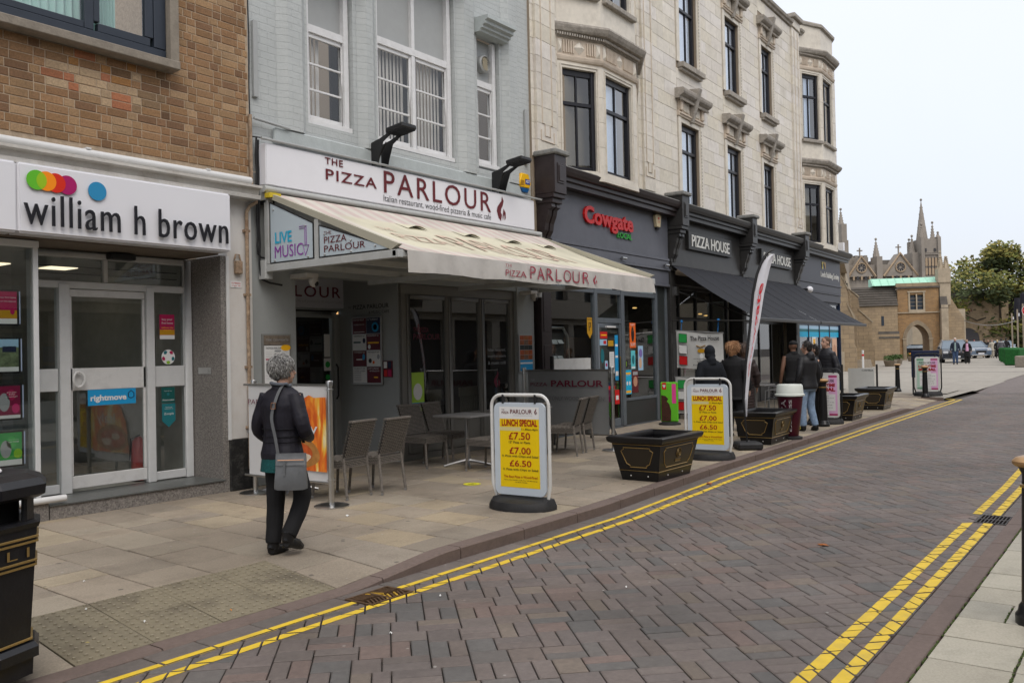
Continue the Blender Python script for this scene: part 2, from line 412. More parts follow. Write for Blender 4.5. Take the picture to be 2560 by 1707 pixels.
# light square beyond the terrace
q = MB()
for x0, x1, y0, y1 in [(33.7, 40, 6.98, 60), (40, 47.1, 5.4, 60), (47, 56, -60, 60), (56, 130, -60, 90)]:
    q.add([(x0, y0, gz(x0)), (x1, y0, gz(x1)), (x1, y1, gz(x1)), (x0, y1, gz(x0))], [(0, 1, 2, 3)])
q.add([(31.6, 5.9, -.004), (33.7, 5.9, gz(33.7)-.0), (33.7, 9.7, gz(33.7)), (31.6, 9.7, -.004)], [(0, 1, 2, 3)])
q.add([(29.1, 5.62, -.06), (33.7, 5.5, gz(33.7)-.03), (33.7, 9.7, gz(33.7)-.004), (29.1, 9.7, -.03)], [(0, 1, 2, 3)]); q.add([(33.7, 5.4, gz(33.7)-.03), (40.02, 5.3, gz(40)-.004), (40.02, 6.985, gz(40)-.002), (33.7, 6.985, gz(33.7)-.004)], [(0, 1, 2, 3)])
sq = tag(q.build('square', m_sq), kind='structure')
q = MB()
for i in range(12):   # darker bands of setts across the square
    x = 49+i*6.3; q.add([(x, -20, gz(x)+.004), (x+.5, -20, gz(x+.5)+.004), (x+.5, 13, gz(x+.5)+.004), (x, 13, gz(x)+.004)], [(0, 1, 2, 3)])
q.build('paving_band', mat('band setts', (.2, .185, .165), .9, var=.2, scale=8), sq)

# ---- road of clay pavers laid at 45 degrees
m_pav = mat('clay paver', tint=True, rough=.72, var=.16, scale=26, bump=.4, bscale=160, dirt=.42, dcol=(.06, .054, .047), dscale=2.6, spots=.55)
PT = [(.150, .127, .118), (.156, .131, .122), (.145, .125, .120), (.160, .131, .117), (.128, .122, .118), (.114, .116, .116), (.172, .142, .116), (.172, .125, .110), (.145, .122, .114), (.138, .120, .115), (.150, .129, .120), (.148, .124, .118)]
zr = lambda x, y: gz(x)-.1
WW = .222
pieces = []
c45 = math.sqrt(.5)
def add_rect(u0, v0, u1, v1): pieces.append((u0, v0, u1, v1))
U0, U1 = -10, 220
rp = random.Random(3)
for i in range(-32, 228):
    for j in range(-165, 66):
        k = (i-j) % 4
        if k not in (0, 3): continue
        cx, cy = (i+.5)*WW, (j+.5)*WW
        X = (cx-cy)*c45; Y = (cx+cy)*c45
        X, Y = (cx-cy)*c45*1.0, (cx+cy)*c45
        # u axis along (-45deg), v along (+45deg)
        if not (1.6 < X < 42 and .4 < Y < 6.4): continue
        u, v = i*WW, j*WW
        a = rp.choice((.17, .185, .20)); h = rp.random() < .5; s_ = rp.choice((.106, .116))
        if k == 0:      # long in u
            if h: R_ = [(u, v, u+a, v+WW), (u+a, v, u+2*WW, v+s_), (u+a, v+s_, u+2*WW, v+WW)]
            else: R_ = [(u+2*WW-a, v, u+2*WW, v+WW), (u, v, u+2*WW-a, v+s_), (u, v+s_, u+2*WW-a, v+WW)]
        else:           # long in v
            if h: R_ = [(u, v, u+WW, v+a), (u, v+a, u+s_, v+2*WW), (u+s_, v+a, u+WW, v+2*WW)]
            else: R_ = [(u, v+2*WW-a, u+WW, v+2*WW), (u, v, u+s_, v+2*WW-a), (u+s_, v, u+WW, v+2*WW-a)]
        pieces.extend(R_)
def uv2xy(u, v): return ((u-v)*c45, (u+v)*c45)
road = tag(lk('road', MB().box(1.0, 46, 1.1, 6.2, -.16, -.128).mesh('road', m_bed, smooth=False)), kind='structure')
m_rd = mat('road far paving', (.15, .125, .115), .8, var=.22, scale=5)
fr = MB()
for x0, x1, d0, d1 in ((34, 36.5, .1, .02), (36.5, 41, .02, .012), (41, 47.6, .012, .012)):
    fr.add([(x0, 1.5, gz(x0)-d0), (x1, 1.5, gz(x1)-d1), (x1, 6.3, gz(x1)-d1), (x0, 6.3, gz(x0)-d0)], [(0, 1, 2, 3)])
fr.build('far_carriageway', m_rd, road)
inner = lambda x: kl(x)-.235   # inner boundary of the channel course
polys = []
for u0_, v0_, u1_, v1_ in pieces:
    P = [uv2xy(u0_, v0_), uv2xy(u1_, v0_), uv2xy(u1_, v1_), uv2xy(u0_, v1_)]
    cx = sum(p[0] for p in P)/4; cy = sum(p[1] for p in P)/4
    if cx > 34.2 or cx < 1.6: continue
    s1 = (kl(cx+.5)-kl(cx-.5)); yl = kl(cx)-.235
    P = clip(P, -s1, 1, yl-s1*cx)
    s2 = kr(cx+.5)-kr(cx-.5); yr = kr(cx)+.16
    P = clip(P, s2, -1, -(yr-s2*cx))
    if len(P) < 3 or abs(parea(P)) < .0012: continue
    polys.append((P, 0))
def course(yf0, yf1, x0, x1, L, kind):
    x = x0
    while x < x1:
        l = L*rp.uniform(.85, 1.2); b = min(x+l, x1)
        polys.append(([(x, yf0(x)), (b, yf0(b)), (b, yf1(b)), (x, yf1(x))], kind)); x = b
course(lambda x: kl(x)-.235, lambda x: kl(x)+.06, 1.2, 29, .4, 1)
course(lambda x: kr(x)-.02, lambda x: kr(x)+.16, 2.5, 34, .2, 1)
def cutbox(P, x0, x1, y0, y1):
    if max(a[0] for a in P) < x0 or min(a[0] for a in P) > x1 or max(a[1] for a in P) < y0 or min(a[1] for a in P) > y1: return [P]
    o = [clip(P, 1, 0, x0), clip(P, -1, 0, -x1)]; M_ = clip(clip(P, 1, 0, x1), -1, 0, -x0)
    if M_: o += [clip(M_, 0, 1, y0), clip(M_, 0, -1, -y1)]
    return [q_ for q_ in o if len(q_) > 2 and abs(parea(q_)) > .0004]
polys = [(q_, k_) for P, k_ in polys for q_ in cutbox(P, 4.275, 4.705, 4.455, 4.735)]
polys = [(q_, k_) for P, k_ in polys for q_ in cutbox(P, 9.435, 9.905, 1.245, 1.565)]
import heapq
def seen(P):
    cx = sum(p[0] for p in P)/len(P); cy = sum(p[1] for p in P)/len(P)
    v = Vector((cx, cy, -1.7)); d = v.dot(fw); px = v.dot(rr)/d; py = v.dot(uu)/d
    return d > 0 and abs(px) < .58 and abs(py) < .385, d, cx, cy
near = sorted([(seen(p[0])[1]/max(.2, abs(parea(p[0]))/.03)**.5, i) for i, p in enumerate(polys) if seen(p[0])[0]])[:300]
near = {i for _, i in near}
rest = MB(); paint = MB()
LINES = [(lambda x: kl(x)-.245, lambda x: kl(x)-.175), (lambda x: kl(x)-.42, lambda x: kl(x)-.35),
         (lambda x: kr(x)+.42, lambda x: kr(x)+.34), (lambda x: kr(x)+.25, lambda x: kr(x)+.17)]
me_n = 0
for i, (P, kd) in enumerate(polys):
    t = PT[rp.randrange(len(PT))] if not kd else (.150*rp.uniform(.92, 1.08), .128, .118)
    k_ = rp.uniform(.90, 1.08)*1.0; t = (lerp(t[0], .146, .3)*.98, lerp(t[1], .126, .3)*.955, lerp(t[2], .117, .3)*.92); t = tuple(c*k_ for c in t)
    mb = MB() if i in near else rest
    r_ = slab_piece(mb, P, zr, .008, .007, .04, t, .0018, rp)
    if i in near and r_: mb.build('paver', m_pav, road, smooth=False)
    if r_:
        p1, zz = r_
        p1 = inset(p1, .003)
        if len(p1) > 2:
            for li, (a, b) in enumerate(LINES):
                cx = sum(p[0] for p in p1)/len(p1)
                lo, hi = sorted((a(cx), b(cx)))
                if li < 2 and (cx > 28.4 or 4.27 < cx < 4.72 and False): continue
                if li >= 2 and 9.42 < cx < 9.92: continue
                sl = (a(cx+.1)-a(cx-.1))/.2
                Q = clip(clip(p1, -sl, 1, hi-sl*cx), sl, -1, -(lo-sl*cx))
                if len(Q) > 2 and abs(parea(Q)) > 1e-5: paint.add([(q_[0], q_[1], zz(q_)+.0025) for q_ in (Q if parea(Q) > 0 else Q[::-1])], [tuple(range(len(Q)))])
o = rest.build('pavers', m_pav, road, smooth=False); o['kind'] = 'stuff'
m_yel = mat('yellow road paint', (.70, .48, .035), .65, var=.16, scale=18, dirt=.85, dscale=9, dcol=(.35, .25, .07), bump=.2, bscale=90)
# lines that turn the corner at the side street
for off, w in ((.21, .07), (.385, .07)):
    pts = [(28.4, kl(28.4)-off), (29.6+off*.6, kl(29.6)-off), (29.9+off, kl(29.9)+.3), (29.7+off, 7.4)]
    for (a, b), (c, d) in zip(pts, pts[1:]):
        L = math.hypot(c-a, d-b); nx, ny = -(d-b)/L*w/2, (c-a)/L*w/2
        paint.add([(a-nx, b-ny, gz(a)-.094), (c-nx, d-ny, gz(c)-.094), (c+nx, d+ny, gz(c)-.094), (a+nx, b+ny, gz(a)-.094)], [(0, 1, 2, 3)])
pt = paint.build('double_yellow_line', m_yel, road, smooth=False)

# ---- left pavement: sandstone coloured slabs, falling to the dropped kerb on the near side
def dip(x, y):
    a = 1-pw(x, [(4.5, 0), (5.45, 1)]); b = pw(y, [(4.95, 1), (5.85, 0)])
    return -.088*a*b
def dk(x): return -.088*(1-pw(x, [(4.5, 0), (5.45, 1)]))-.1*pw(x, [(24.0, 0), (25.2, .93)])
zl = lambda x, y: dip(x, y)+gz(x)-.093*pw(x, [(24.0, 0), (25.2, 1)])*pw(y, [(kl(25)+.12, 1), (kl(25)+.9, 0)])
m_slab = mat('riven slab', tint=True, rough=.82, var=.22, scale=70, bump=.35, bscale=220, dirt=.62, dcol=(.13, .105, .08), dscale=1.9, spots=.7)
m_slabd = mat('slab bedding', (.035, .028, .021), .95)
pave = tag(lk('pavement', MB().box(-1.5, 31.5, 4.98, 11.2, -.16, -.135).mesh('pavement', m_slabd, smooth=False)), kind='structure')
rs = random.Random(5)
sl = []
x = -1.263
PAL = [(.355, .298, .228), (.37, .31, .238), (.34, .288, .222), (.36, .30, .23), (.40, .325, .225), (.345, .295, .235), (.385, .33, .255), (.325, .275, .215), (.365, .305, .235), (.42, .35, .25), (.31, .265, .21)]
while x < 31.5:
    x2 = x+.483; y = kl(x)+.15; ph = rs.uniform(.25, .7)
    if x+.24 > 2.6 and x+.24 < 4.45:
        y = 5.86
    first = True
    while y < 11.1:
        l = rs.choice((.3, .42, .48, .55, .62, .7)) if not first else ph
        if y+l > 11.1: l = 11.12-y
        y2 = y+l
        s0 = kl(x)+.15 if first and not (2.6 < x+.24 < 4.45) else y
        s1 = kl(x2)+.15 if first and not (2.6 < x+.24 < 4.45) else y
        sl.append([(x, s0), (x2, s1), (x2, y2), (x, y2)]); y = y2; first = False
    x = x2
def sk(p, sh=.062): # the courses lean very slightly
    return [(a-(b-7)*-sh*.9, b) for a, b in p]
order = sorted([(seen(p)[1]/(abs(parea(p))/.2)**.5, i) for i, p in enumerate(sl) if seen([(a, b) for a, b in p])[0]])[:300]
nr = {i for _, i in order}; rest = MB()
for i, P in enumerate(sl):
    k_ = rs.uniform(.94, 1.03)*.84; t = tuple(c*k_ for c in PAL[rs.randrange(len(PAL))])
    mb = MB() if i in nr else rest
    if slab_piece(mb, sk(P), zl, .013, .006, .06, t, .0025, rs) and i in nr: mb.build('slab', m_slab, pave, smooth=False)
o = rest.build('slabs', m_slab, pave, smooth=False); o['kind'] = 'stuff'
# tactile slabs with blisters at the dropped kerb
m_tac = mat('tactile paving', (.20, .172, .118), .85, var=.15, scale=25, bump=.4, bscale=150, dirt=.85, dcol=(.06, .047, .037), dscale=2.1)
for i in range(4):
    for j in range(2):
        x0 = 2.601+i*.483; y0 = 4.975+j*.444; mb = MB()
        slab_piece(mb, sk([(x0, y0), (x0+.483, y0), (x0+.483, y0+.444), (x0, y0+.444)]), zl, .006, .003, .05, None, .001, rs)
        for a in range(7):
            for b in range(7):
                (px, py), = sk([(x0+.036+a*.0685, y0+.034+b*.0625)])
                z0 = zl(px, py); n = 10; v = [(px+.0145*math.cos(2*PI*q_/n), py+.0145*math.sin(2*PI*q_/n), z0-.002) for q_ in range(n)]+[(px+.009*math.cos(2*PI*q_/n), py+.009*math.sin(2*PI*q_/n), z0+.0085) for q_ in range(n)]
                mb.add(v, [tuple(range(n, 2*n))]+[(q_, (q_+1) % n, n+(q_+1) % n, n+q_) for q_ in range(n)])
        mb.m = [1 if len(f) == 10 else k_ for f, k_ in zip(mb.f, mb.m)]; mb.build('tactile_slab', [m_tac, mat('worn blister tops', (.27, .235, .165), .8, var=.25, scale=30)], pave)
# kerb stones
m_kerb = mat('kerb stone', (.155, .115, .098), .8, var=.14, scale=30, bump=.3, bscale=120, dirt=.4, dcol=(.05, .04, .035), dscale=1.5)
x = .2
while x < 28.9:
    x2 = x+(.91 if x > 0 else 1); N = 6; v = []
    for i in range(N+1):
        a = x+.006+(x2-x-.012)*i/N; zt = dk(a)+gz(a)+.002
        v += [(a, kl(a), -.14), (a, kl(a), zt-.012), (a, kl(a)+.012, zt), (a, kl(a)+.148, zt), (a, kl(a)+.148, -.14)]
    f = []
    for i in range(N):
        for j in range(4): f.append((i*5+j, i*5+j+1, (i+1)*5+j+1, (i+1)*5+j)[::-1])
    f += [(0, 1, 2, 3, 4), tuple(N*5+j for j in (4, 3, 2, 1, 0))]
    MB().add(v, f).build('kerb_stone', m_kerb, pave, smooth=False); x = x2
for i in range(5):
    MB().box(29.0+.0, 29.14, kl(29)+i*.9+.004, kl(29)+i*.9+.89, -.14, .003-.06*(i > 1)).build('kerb_stone', m_kerb, pave, smooth=False)
# yellow floor sticker
fs_ = MB(); n = 24
fs_.add([(8.465+.11*math.cos(2*PI*i/n), 7.0+.11*math.sin(2*PI*i/n), .0045) for i in range(n)], [tuple(range(n))], 0)
for a in (-.03, .03): fs_.add([(8.465+a-.012, 6.95, .006), (8.465+a+.012, 6.95, .006), (8.465+a+.012, 7.04, .006), (8.465+a-.012, 7.04, .006)], [(0, 1, 2, 3)], 1)
tag(fs_.build('floor_sticker', [mat('sticker yellow', (.72, .68, .03), .5), mat('ink black', (.02, .02, .02), .6)]), 'round yellow distance sticker with black footprints stuck on the slabs', 'floor sticker')

# ---- right pavement with its flat kerb
m_slabr = mat('grey slab', tint=True, rough=.85, var=.14, scale=70, bump=.35, bscale=200, dirt=.4, dcol=(.14, .13, .10), dscale=2.5)
pr = tag(lk('near_pavement', MB().box(-6, 46, -4.3, kr(0)-.12, -.16, -.06).mesh('near_pavement', m_slabd, smooth=False)), kind='structure')
m_moss = mat('moss', (.06, .085, .02), .95, var=.5, scale=60, bump=1, bscale=90)
moss = MB()
x = 3.0; rest = MB(); cnt = 0
while x < 30:
    x2 = x+rs.choice((.3, .42, .42, .38)); y = kr(x)-.135; first = True
    while y > -4.2:
        l = rs.choice((.3, .45, .6)) if not first else rs.choice((.25, .4, .5)); y2 = max(y-l, -4.25)
        k_ = rs.uniform(.9, 1.08); t = tuple(c*k_ for c in rs.choice([(.40, .37, .30), (.37, .345, .285), (.42, .385, .31)]))
        P = [(x, y2), (x2, y2), (x2, y), (x, y)]; vis = seen(P)[0] and cnt < 60
        mb = MB() if vis else rest
        slab_piece(mb, P, lambda a, b: gz(a)+.001, .012, .004, .05, t, .002, rs)
        if vis: mb.build('slab', m_slabr, pr, smooth=False); cnt += 1
        if x < 12 and rs.random() < .5:
            for q_ in range(10):
                a = rs.uniform(x, x2); moss.ball((a, y2+rs.uniform(-.006, .006), gz(a)-.003), (rs.uniform(.01, .03), .007, .006), 6, 4)
        y = y2; first = False
    if x < 12:
        for q_ in range(9):
            a = rs.uniform(x, x2); moss.ball((a, kr(a)-.137, gz(a)-.002), (rs.uniform(.01, .035), .008, rs.uniform(.004, .012)), 6, 4)
    x = x2
o = rest.build('slabs', m_slabr, pr, smooth=False); o['kind'] = 'stuff'
tag(moss.build('moss', m_moss), 'thin green moss growing in the joints of the near pavement', 'moss', kind='stuff')
x = 2.6
while x < 34:
    x2 = x+.91
    MB().add([(x+.005, kr(x)-.13, -.14), (x2-.005, kr(x2)-.13, -.14), (x2-.005, kr(x2), -.14), (x+.005, kr(x), -.14),
              (x+.005, kr(x)-.13, gz(x)+.003), (x2-.005, kr(x2)-.13, gz(x2)+.003), (x2-.005, kr(x2), gz(x2)-.004), (x+.005, kr(x), gz(x)-.004)],
             [(0, 3, 2, 1), (4, 5, 6, 7), (0, 1, 5, 4), (1, 2, 6, 5), (2, 3, 7, 6), (3, 0, 4, 7)]).build('kerb_stone', m_kerb, pr, smooth=False, bevel=.006)
    x = x2

# ---- drains
m_iron = mat('cast iron', (.06, .05, .045), .55, .6, var=.3, scale=40)
m_rust = mat('rusty iron', (.10, .058, .03), .75, .3, var=.4, scale=30, bump=.5)
def drain(x0, x1, y0, y1, z, label, m, n, diag=True, yel=None):
    t = thing('drain_grate', label, 'drain', ((x0+x1)/2, (y0+y1)/2, z)); w, d = (x1-x0)/2, (y1-y0)/2
    MB().box(-w, w, -d, d, -.05, -.03).build('pit', mat('pit dark', (.01, .01, .01), 1), t)
    f = MB(); f.box(-w, w, -d, -d+.02, -.03, .002).box(-w, w, d-.02, d, -.03, .002).box(-w, -w+.02, -d+.02, d-.02, -.03, .002).box(w-.02, w, -d+.02, d-.02, -.03, .002)
    f.build('frame', m, t, smooth=False)
    f = MB(); f.box(-.012, .012, -d+.02, d-.02, -.028, .001)
    f.build('centre_bar', m, t, smooth=False)
    for i in range(n):
        a = -w+.03+(2*w-.06)*(i+.5)/n
        for s_ in (-1, 1):
            b = MB()
            if diag: b.obox((a, s_*d*.5, -.012), .012, d*.85, .024, rz=s_*.5)
            else: b.obox((s_*w*.5, -d+.03+(2*d-.06)*(i+.5)/n, -.012), w*.9, .01, .024)
            b.build('bar', yel if (yel and diag and rs.random() < .22) else m, t, smooth=False)
    return t
drain(4.28, 4.70, 4.46, 4.73, -.098, 'rusty gully grate with slanted bars splashed with yellow paint by the dropped kerb', m_rust, 11, yel=mat('worn yellow on iron', (.45, .27, .03), .8, var=.4, scale=30))
drain(9.44, 9.90, 1.25, 1.56, -.098, 'dark gully grate set across the double yellow line on the near side of the road', m_iron, 8, diag=False)
# litter and leaves
def bit(name, x, y, z, sx, sy, m, label, cat, rz=0):
    b = MB(RZ((x, y, z), rz)); b.add([(-sx, -sy, .003), (0, -sy*1.1, .012), (sx, -sy*.6, .004), (sx*.9, sy, .010), (0, sy*.8, .004), (-sx*.8, sy*.9, .014), (0, 0, .018)], [(0, 1, 6), (1, 2, 6), (2, 3, 6), (3, 4, 6), (4, 5, 6), (5, 0, 6)])
    tag(b.build(name, m), label, cat)
m_paper = mat('litter paper', (.7, .7, .68), .8); m_butt = mat('cigarette filter', (.55, .22, .05), .8); m_leafo = mat('dead leaf', (.30, .10, .025), .8, var=.3, scale=40); m_leafy = mat('yellow leaf', (.42, .33, .08), .8, var=.3, scale=40)
bit('fallen_leaf', 10.5, 4.76, -.098, .07, .035, m_leafo, 'curled brown leaf in the gutter beside the first planter', 'leaf', .3)
bit('fallen_leaf', 7.70, 2.45, -.098, .045, .03, m_leafo, 'orange brown leaf lying alone in the middle of the road', 'leaf', 1)
bit('fallen_leaf', 2.70, 5.25, -.075, .04, .03, m_leafy, 'yellow leaf on the slabs near the litter bin', 'leaf', .4)
bit('paper_scrap', 6.15, 6.73, 0, .02, .015, m_paper, 'tiny crumpled white paper scrap on the slabs near the barrier post', 'litter')
for i, (a, b, s_) in enumerate([(3.1, 5.3, 1), (3.6, 5.1, 1), (3.3, 6.45, 1), (2.95, 5.75, 1), (4.7, 4.2, 1), (3.9, 3.9, 1), (5.6, 3.2, 1)]):
    bit('paper_scrap', a, b, (zl(a, b) if b > 4.9 else -.098), .009, .006, m_paper if i != 1 else m_butt, ['small white scrap on the tactile slabs nearest the bin', 'orange cigarette end on the tactile slabs', 'white scrap on the slabs in front of the agency step', 'white scrap at the edge of the tactile slabs', 'white scrap in the road below the gully grate', 'white scrap beside the double yellow line in the foreground', 'white scrap in the road below the first price board'][i], 'litter', i)
# ================================================================ shared building materials
m_white = mat('white paint', (.62, .62, .61), .5, var=.06, scale=4, dirt=.25, dcol=(.3, .28, .25), dscale=2)
m_oldwhite = mat('weathered white paint', (.55, .53, .49), .7, var=.12, scale=6, dirt=.7, dcol=(.2, .16, .12), dscale=3, bump=.5, bscale=30)
m_alu = mat('white window frame', (.55, .56, .56), .4, var=.05, dirt=.15, dcol=(.25, .24, .22))
m_granite = mat('grey granite', (.19, .175, .16), .45, var=.75, scale=60)
m_granled = mat('dark polished ledge', (.10, .105, .10), .35, var=.2, scale=80)
m_blackp = mat('black wall paint', (.018, .018, .018), .45, dirt=.35, dcol=(.25, .24, .22), dscale=9)
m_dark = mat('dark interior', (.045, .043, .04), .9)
m_room = mat('interior wall', (.36, .35, .32), .9, var=.1)
m_sign = mat('glossy sign white', (.72, .72, .75), .25, var=.03, scale=2, dirt=.1, dcol=(.4, .4, .4), dscale=1)
m_navy = mat('anthracite window frame', (.028, .036, .05), .4, var=.1)
m_conc = mat('weathered concrete surround', (.24, .21, .17), .85, var=.2, scale=10, dirt=.5, dcol=(.12, .10, .08), dscale=3, bump=.4)
m_glass = glass('clear glass'); m_glassd = glass('shop glass', (.86, .885, .88), 1.15); m_glassb = glass('upper glass', (.9, .93, .94), 1.2)
m_rustp = mat('rusted pipe', (.30, .22, .15), .8, var=.5, scale=20, dirt=.7, dcol=(.16, .06, .02), dscale=7)
m_cable = mat('black cable', (.015, .015, .016), .5)
m_black = mat('black plastic', (.016, .016, .017), .45)
m_ink = mat('black lettering', (.012, .012, .016), .4)
m_mar = mat('maroon lettering', (.115, .010, .014), .45)
m_marn = mat('maroon print', (.13, .012, .03), .55)
m_chrome = mat('brushed steel', (.55, .55, .54), .28, 1., var=.08, scale=20)
m_prw = mat('print white', (.70, .70, .69), .6); m_prg = mat('print grey', (.32, .33, .34), .6)
m_brick = mat('buff brick', tint=True, rough=.88, var=.28, scale=45, bump=.7, bscale=110, dirt=.5, dcol=(.10, .062, .035), dscale=1.5)
m_mort = mat('mortar', (.40, .31, .22), .95, var=.25, scale=20, bump=.4)

# ================================================================ estate agent building
wb = thing('brick_building', 'buff brick building on the far left with an estate agent on its ground floor', 'building', (5.4, 9.26, 0))
L = Matrix.Translation((-5.4, -9.26, 0))
def P_(nm, mb, m, par=None, **k): return mb.build(nm, m, par if par is not None else wb, M=L if (par is None) else None, **k)
w = MB(); w.wall(-3.2, 6.93, 3.86, 10.5, 9.272, .35, [(3.0, 5.87, 4.96, 6.75)], 0); P_('wall', w, m_mort, smooth=False)
P_('side_wall', MB().box(6.905, 6.93, 9.29, 14, 2.9, 10.5), m_mort, smooth=False)
rb = random.Random(21); BP = [(.27, .155, .075), (.30, .175, .09), (.24, .135, .068), (.32, .20, .105), (.205, .115, .062), (.28, .165, .085), (.35, .23, .13)]
PALE = [(.44, .32, .20), (.42, .30, .185), (.38, .15, .075), (.40, .29, .18), (.42, .17, .09), (.34, .17, .06)]
br = []; z = 3.955; row = 0
while z < 6.6:
    x = 3.35-(.115 if row % 2 else 0)-.05*(row % 3 == 1); st = row % 2 == 0
    while x < 6.91:
        l = .226 if st else .107
        x1 = min(x+l, 6.915)
        if x1 > x+.03 and not (x1 > 3.0 and x < 5.87 and z+.065 > 4.96) and x > 3.2:
            br.append((x, x1, z))
        elif z+.0815 > 4.96 and x < 5.87 < x1-.03: br.append((5.875, x1, z))
        x += l+.011; st = not st
    z += .0915; row += 1
br.sort(key=lambda b: (b[2] > 6.0, b[0] < 3.8, b[2])); rest = MB()
for i, (a, b, z) in enumerate(br):
    cx = (a+b)/2
    pale = (4.45 < cx+rb.uniform(-.12, .12) < 5.5) and (4.42 < z+rb.uniform(-.04, .04) < 4.86) and rb.random() < .8
    t = rb.choice(PALE) if pale else rb.choice(BP); t = tuple(c*.62 for c in t) if (5.1 < cx < 5.8 and 4.35 < z < 4.95 and not pale and rb.random() < .7) else t; k_ = rb.uniform(.85, 1.1); t = tuple(c*k_ for c in t)
    p = rb.uniform(0, .003); mb = MB() if i < 300 else rest
    c = .005; y0 = 9.2665-p
    V = [(a, 9.30, z), (b, 9.30, z), (b, 9.30, z+.0815), (a, 9.30, z+.0815), (a, y0+c, z), (b, y0+c, z), (b, y0+c, z+.0815), (a, y0+c, z+.0815), (a+c, y0, z+c), (b-c, y0, z+c), (b-c, y0, z+.0815-c), (a+c, y0, z+.0815-c)]
    F = [(8, 9, 10, 11)]+[(4+k, 4+(k+1) % 4, 8+(k+1) % 4, 8+k) for k in range(4)]+[(k, (k+1) % 4, 4+(k+1) % 4, 4+k) for k in range(4)]
    mb.add(V, F, 0, t)
    if i < 300: P_('brick', mb, m_brick, smooth=False)
o = P_('bricks', rest, m_brick, smooth=False); o['kind'] = 'stuff'
# window
P_('surround', MB().box(5.75, 5.86, 9.10, 9.5, 4.96, 6.9).box(2.9, 5.86, 9.08, 9.5, 4.965, 5.06), m_conc, bevel=.008)
wn = P_('window', MB().box(2.9, 5.745, 9.19, 9.30, 5.062, 5.18).box(5.60, 5.745, 9.19, 9.30, 5.185, 6.9).box(4.80, 4.90, 9.20, 9.31, 5.185, 6.9).box(3.60, 3.70, 9.20, 9.31, 5.185, 6.9).box(4.95, 5.56, 9.205, 9.28, 5.185, 5.28).box(4.90, 4.97, 9.205, 9.28, 5.29, 6.8).box(5.50, 5.598, 9.205, 9.28, 5.285, 6.8).box(2.9, 4.795, 9.205, 9.28, 5.185, 5.26), m_navy, bevel=.006)
MB().box(4.96, 5.51, 9.235, 9.24, 5.27, 6.75).build('pane', m_glass, wn); MB().box(3.7, 4.8, 9.24, 9.245, 5.25, 6.75).build('pane', m_glass, wn)
cu = MB(); n = 60
for (a, b) in ((4.1, 4.85), (4.95, 5.25)):
    v = []
    for i in range(n+1):
        t = i/n; v += [(lerp(a, b, t), 9.42+.022*math.sin(t*55), 5.2), (lerp(a, b, t), 9.42+.022*math.sin(t*55+.4), 6.9)]
    cu.add(v, [(2*i, 2*i+2, 2*i+3, 2*i+1) for i in range(n)])
cu.build('curtain', mat('pale teal net curtain', (.42, .62, .58), .9), wn)
MB().box(2.9, 5.7, 10.6, 10.7, 5.0, 7).build('room_back', mat('teal room', (.10, .18, .17), .9), wn)
# gutter pipe + cornice
P_('gutter_pipe', MB().tube([(-3, 9.14, 3.80), (6.84, 9.14, 3.83)], .047, 14), m_white)
pc = MB()
for x in (1.3, 3.1, 4.75, 6.2): P_('pipe_bracket', MB().box(x, x+.05, 9.10, 9.26, 3.865, 3.885), m_white)
pass
pr_ = [(9.26, 3.60), (9.06, 3.60), (9.05, 3.645), (9.10, 3.66), (9.08, 3.72), (9.02, 3.735), (9.02, 3.765), (9.26, 3.775)]
P_('cornice', MB().prism(pr_, -3, 6.93, 'x'), m_oldwhite, smooth=False)
# sign box
sg = P_('sign_box', MB().box(-3, 3.995, 8.99, 9.25, 2.90, 3.598).box(4.0, 6.44, 8.99, 9.25, 2.90, 3.598), m_sign, bevel=.02, seg=3)
m_y = 8.985
text('letter', 'william h brown', 4.04, 6.37, 2.985, 3.30, 8.965, m_ink, sg, depth=.02, split=True, bold=-.002, sp=1.1)
for cx, cz, r_, c_, nm in [(4.17, 3.435, .098, '5fb52a', 'disc'), (4.265, 3.435, .098, 'f28c0f', 'disc'), (4.36, 3.43, .098, 'cf2a14', 'disc'), (4.475, 3.425, .098, 'a3155f', 'disc'), (4.79, 3.405, .098, '2c86b4', 'disc')]:
    y0 = 8.972+.0012*[4.17, 4.265, 4.36, 4.475, 4.79].index(cx)
    d_ = MB(); disc(d_, cx, cz, r_, y0, 32, d=.006); d_.build('logo_disc', mat('logo '+c_, H(c_), .4), sg)
ov = MB()
disc(ov, 4.2175, 3.435, .086, 8.964, 28, rz=.086*.99); 
# lens shaped overlap of the first two discs
ln = MB(); pts = []
for i in range(15):
    a = math.radians(-61+122*i/14); pts.append((4.17+.098*math.cos(a), 3.435+.098*math.sin(a)))
for i in range(15):
    a = math.radians(180-61+122*i/14); pts.append((4.265+.098*math.cos(a), 3.435+.098*math.sin(a)))
ln.add([(a, 8.9655, b) for a, b in pts], [tuple(range(len(pts)))]); ln.build('logo_overlap', mat('logo lime', H('93bb1c'), .4), sg)
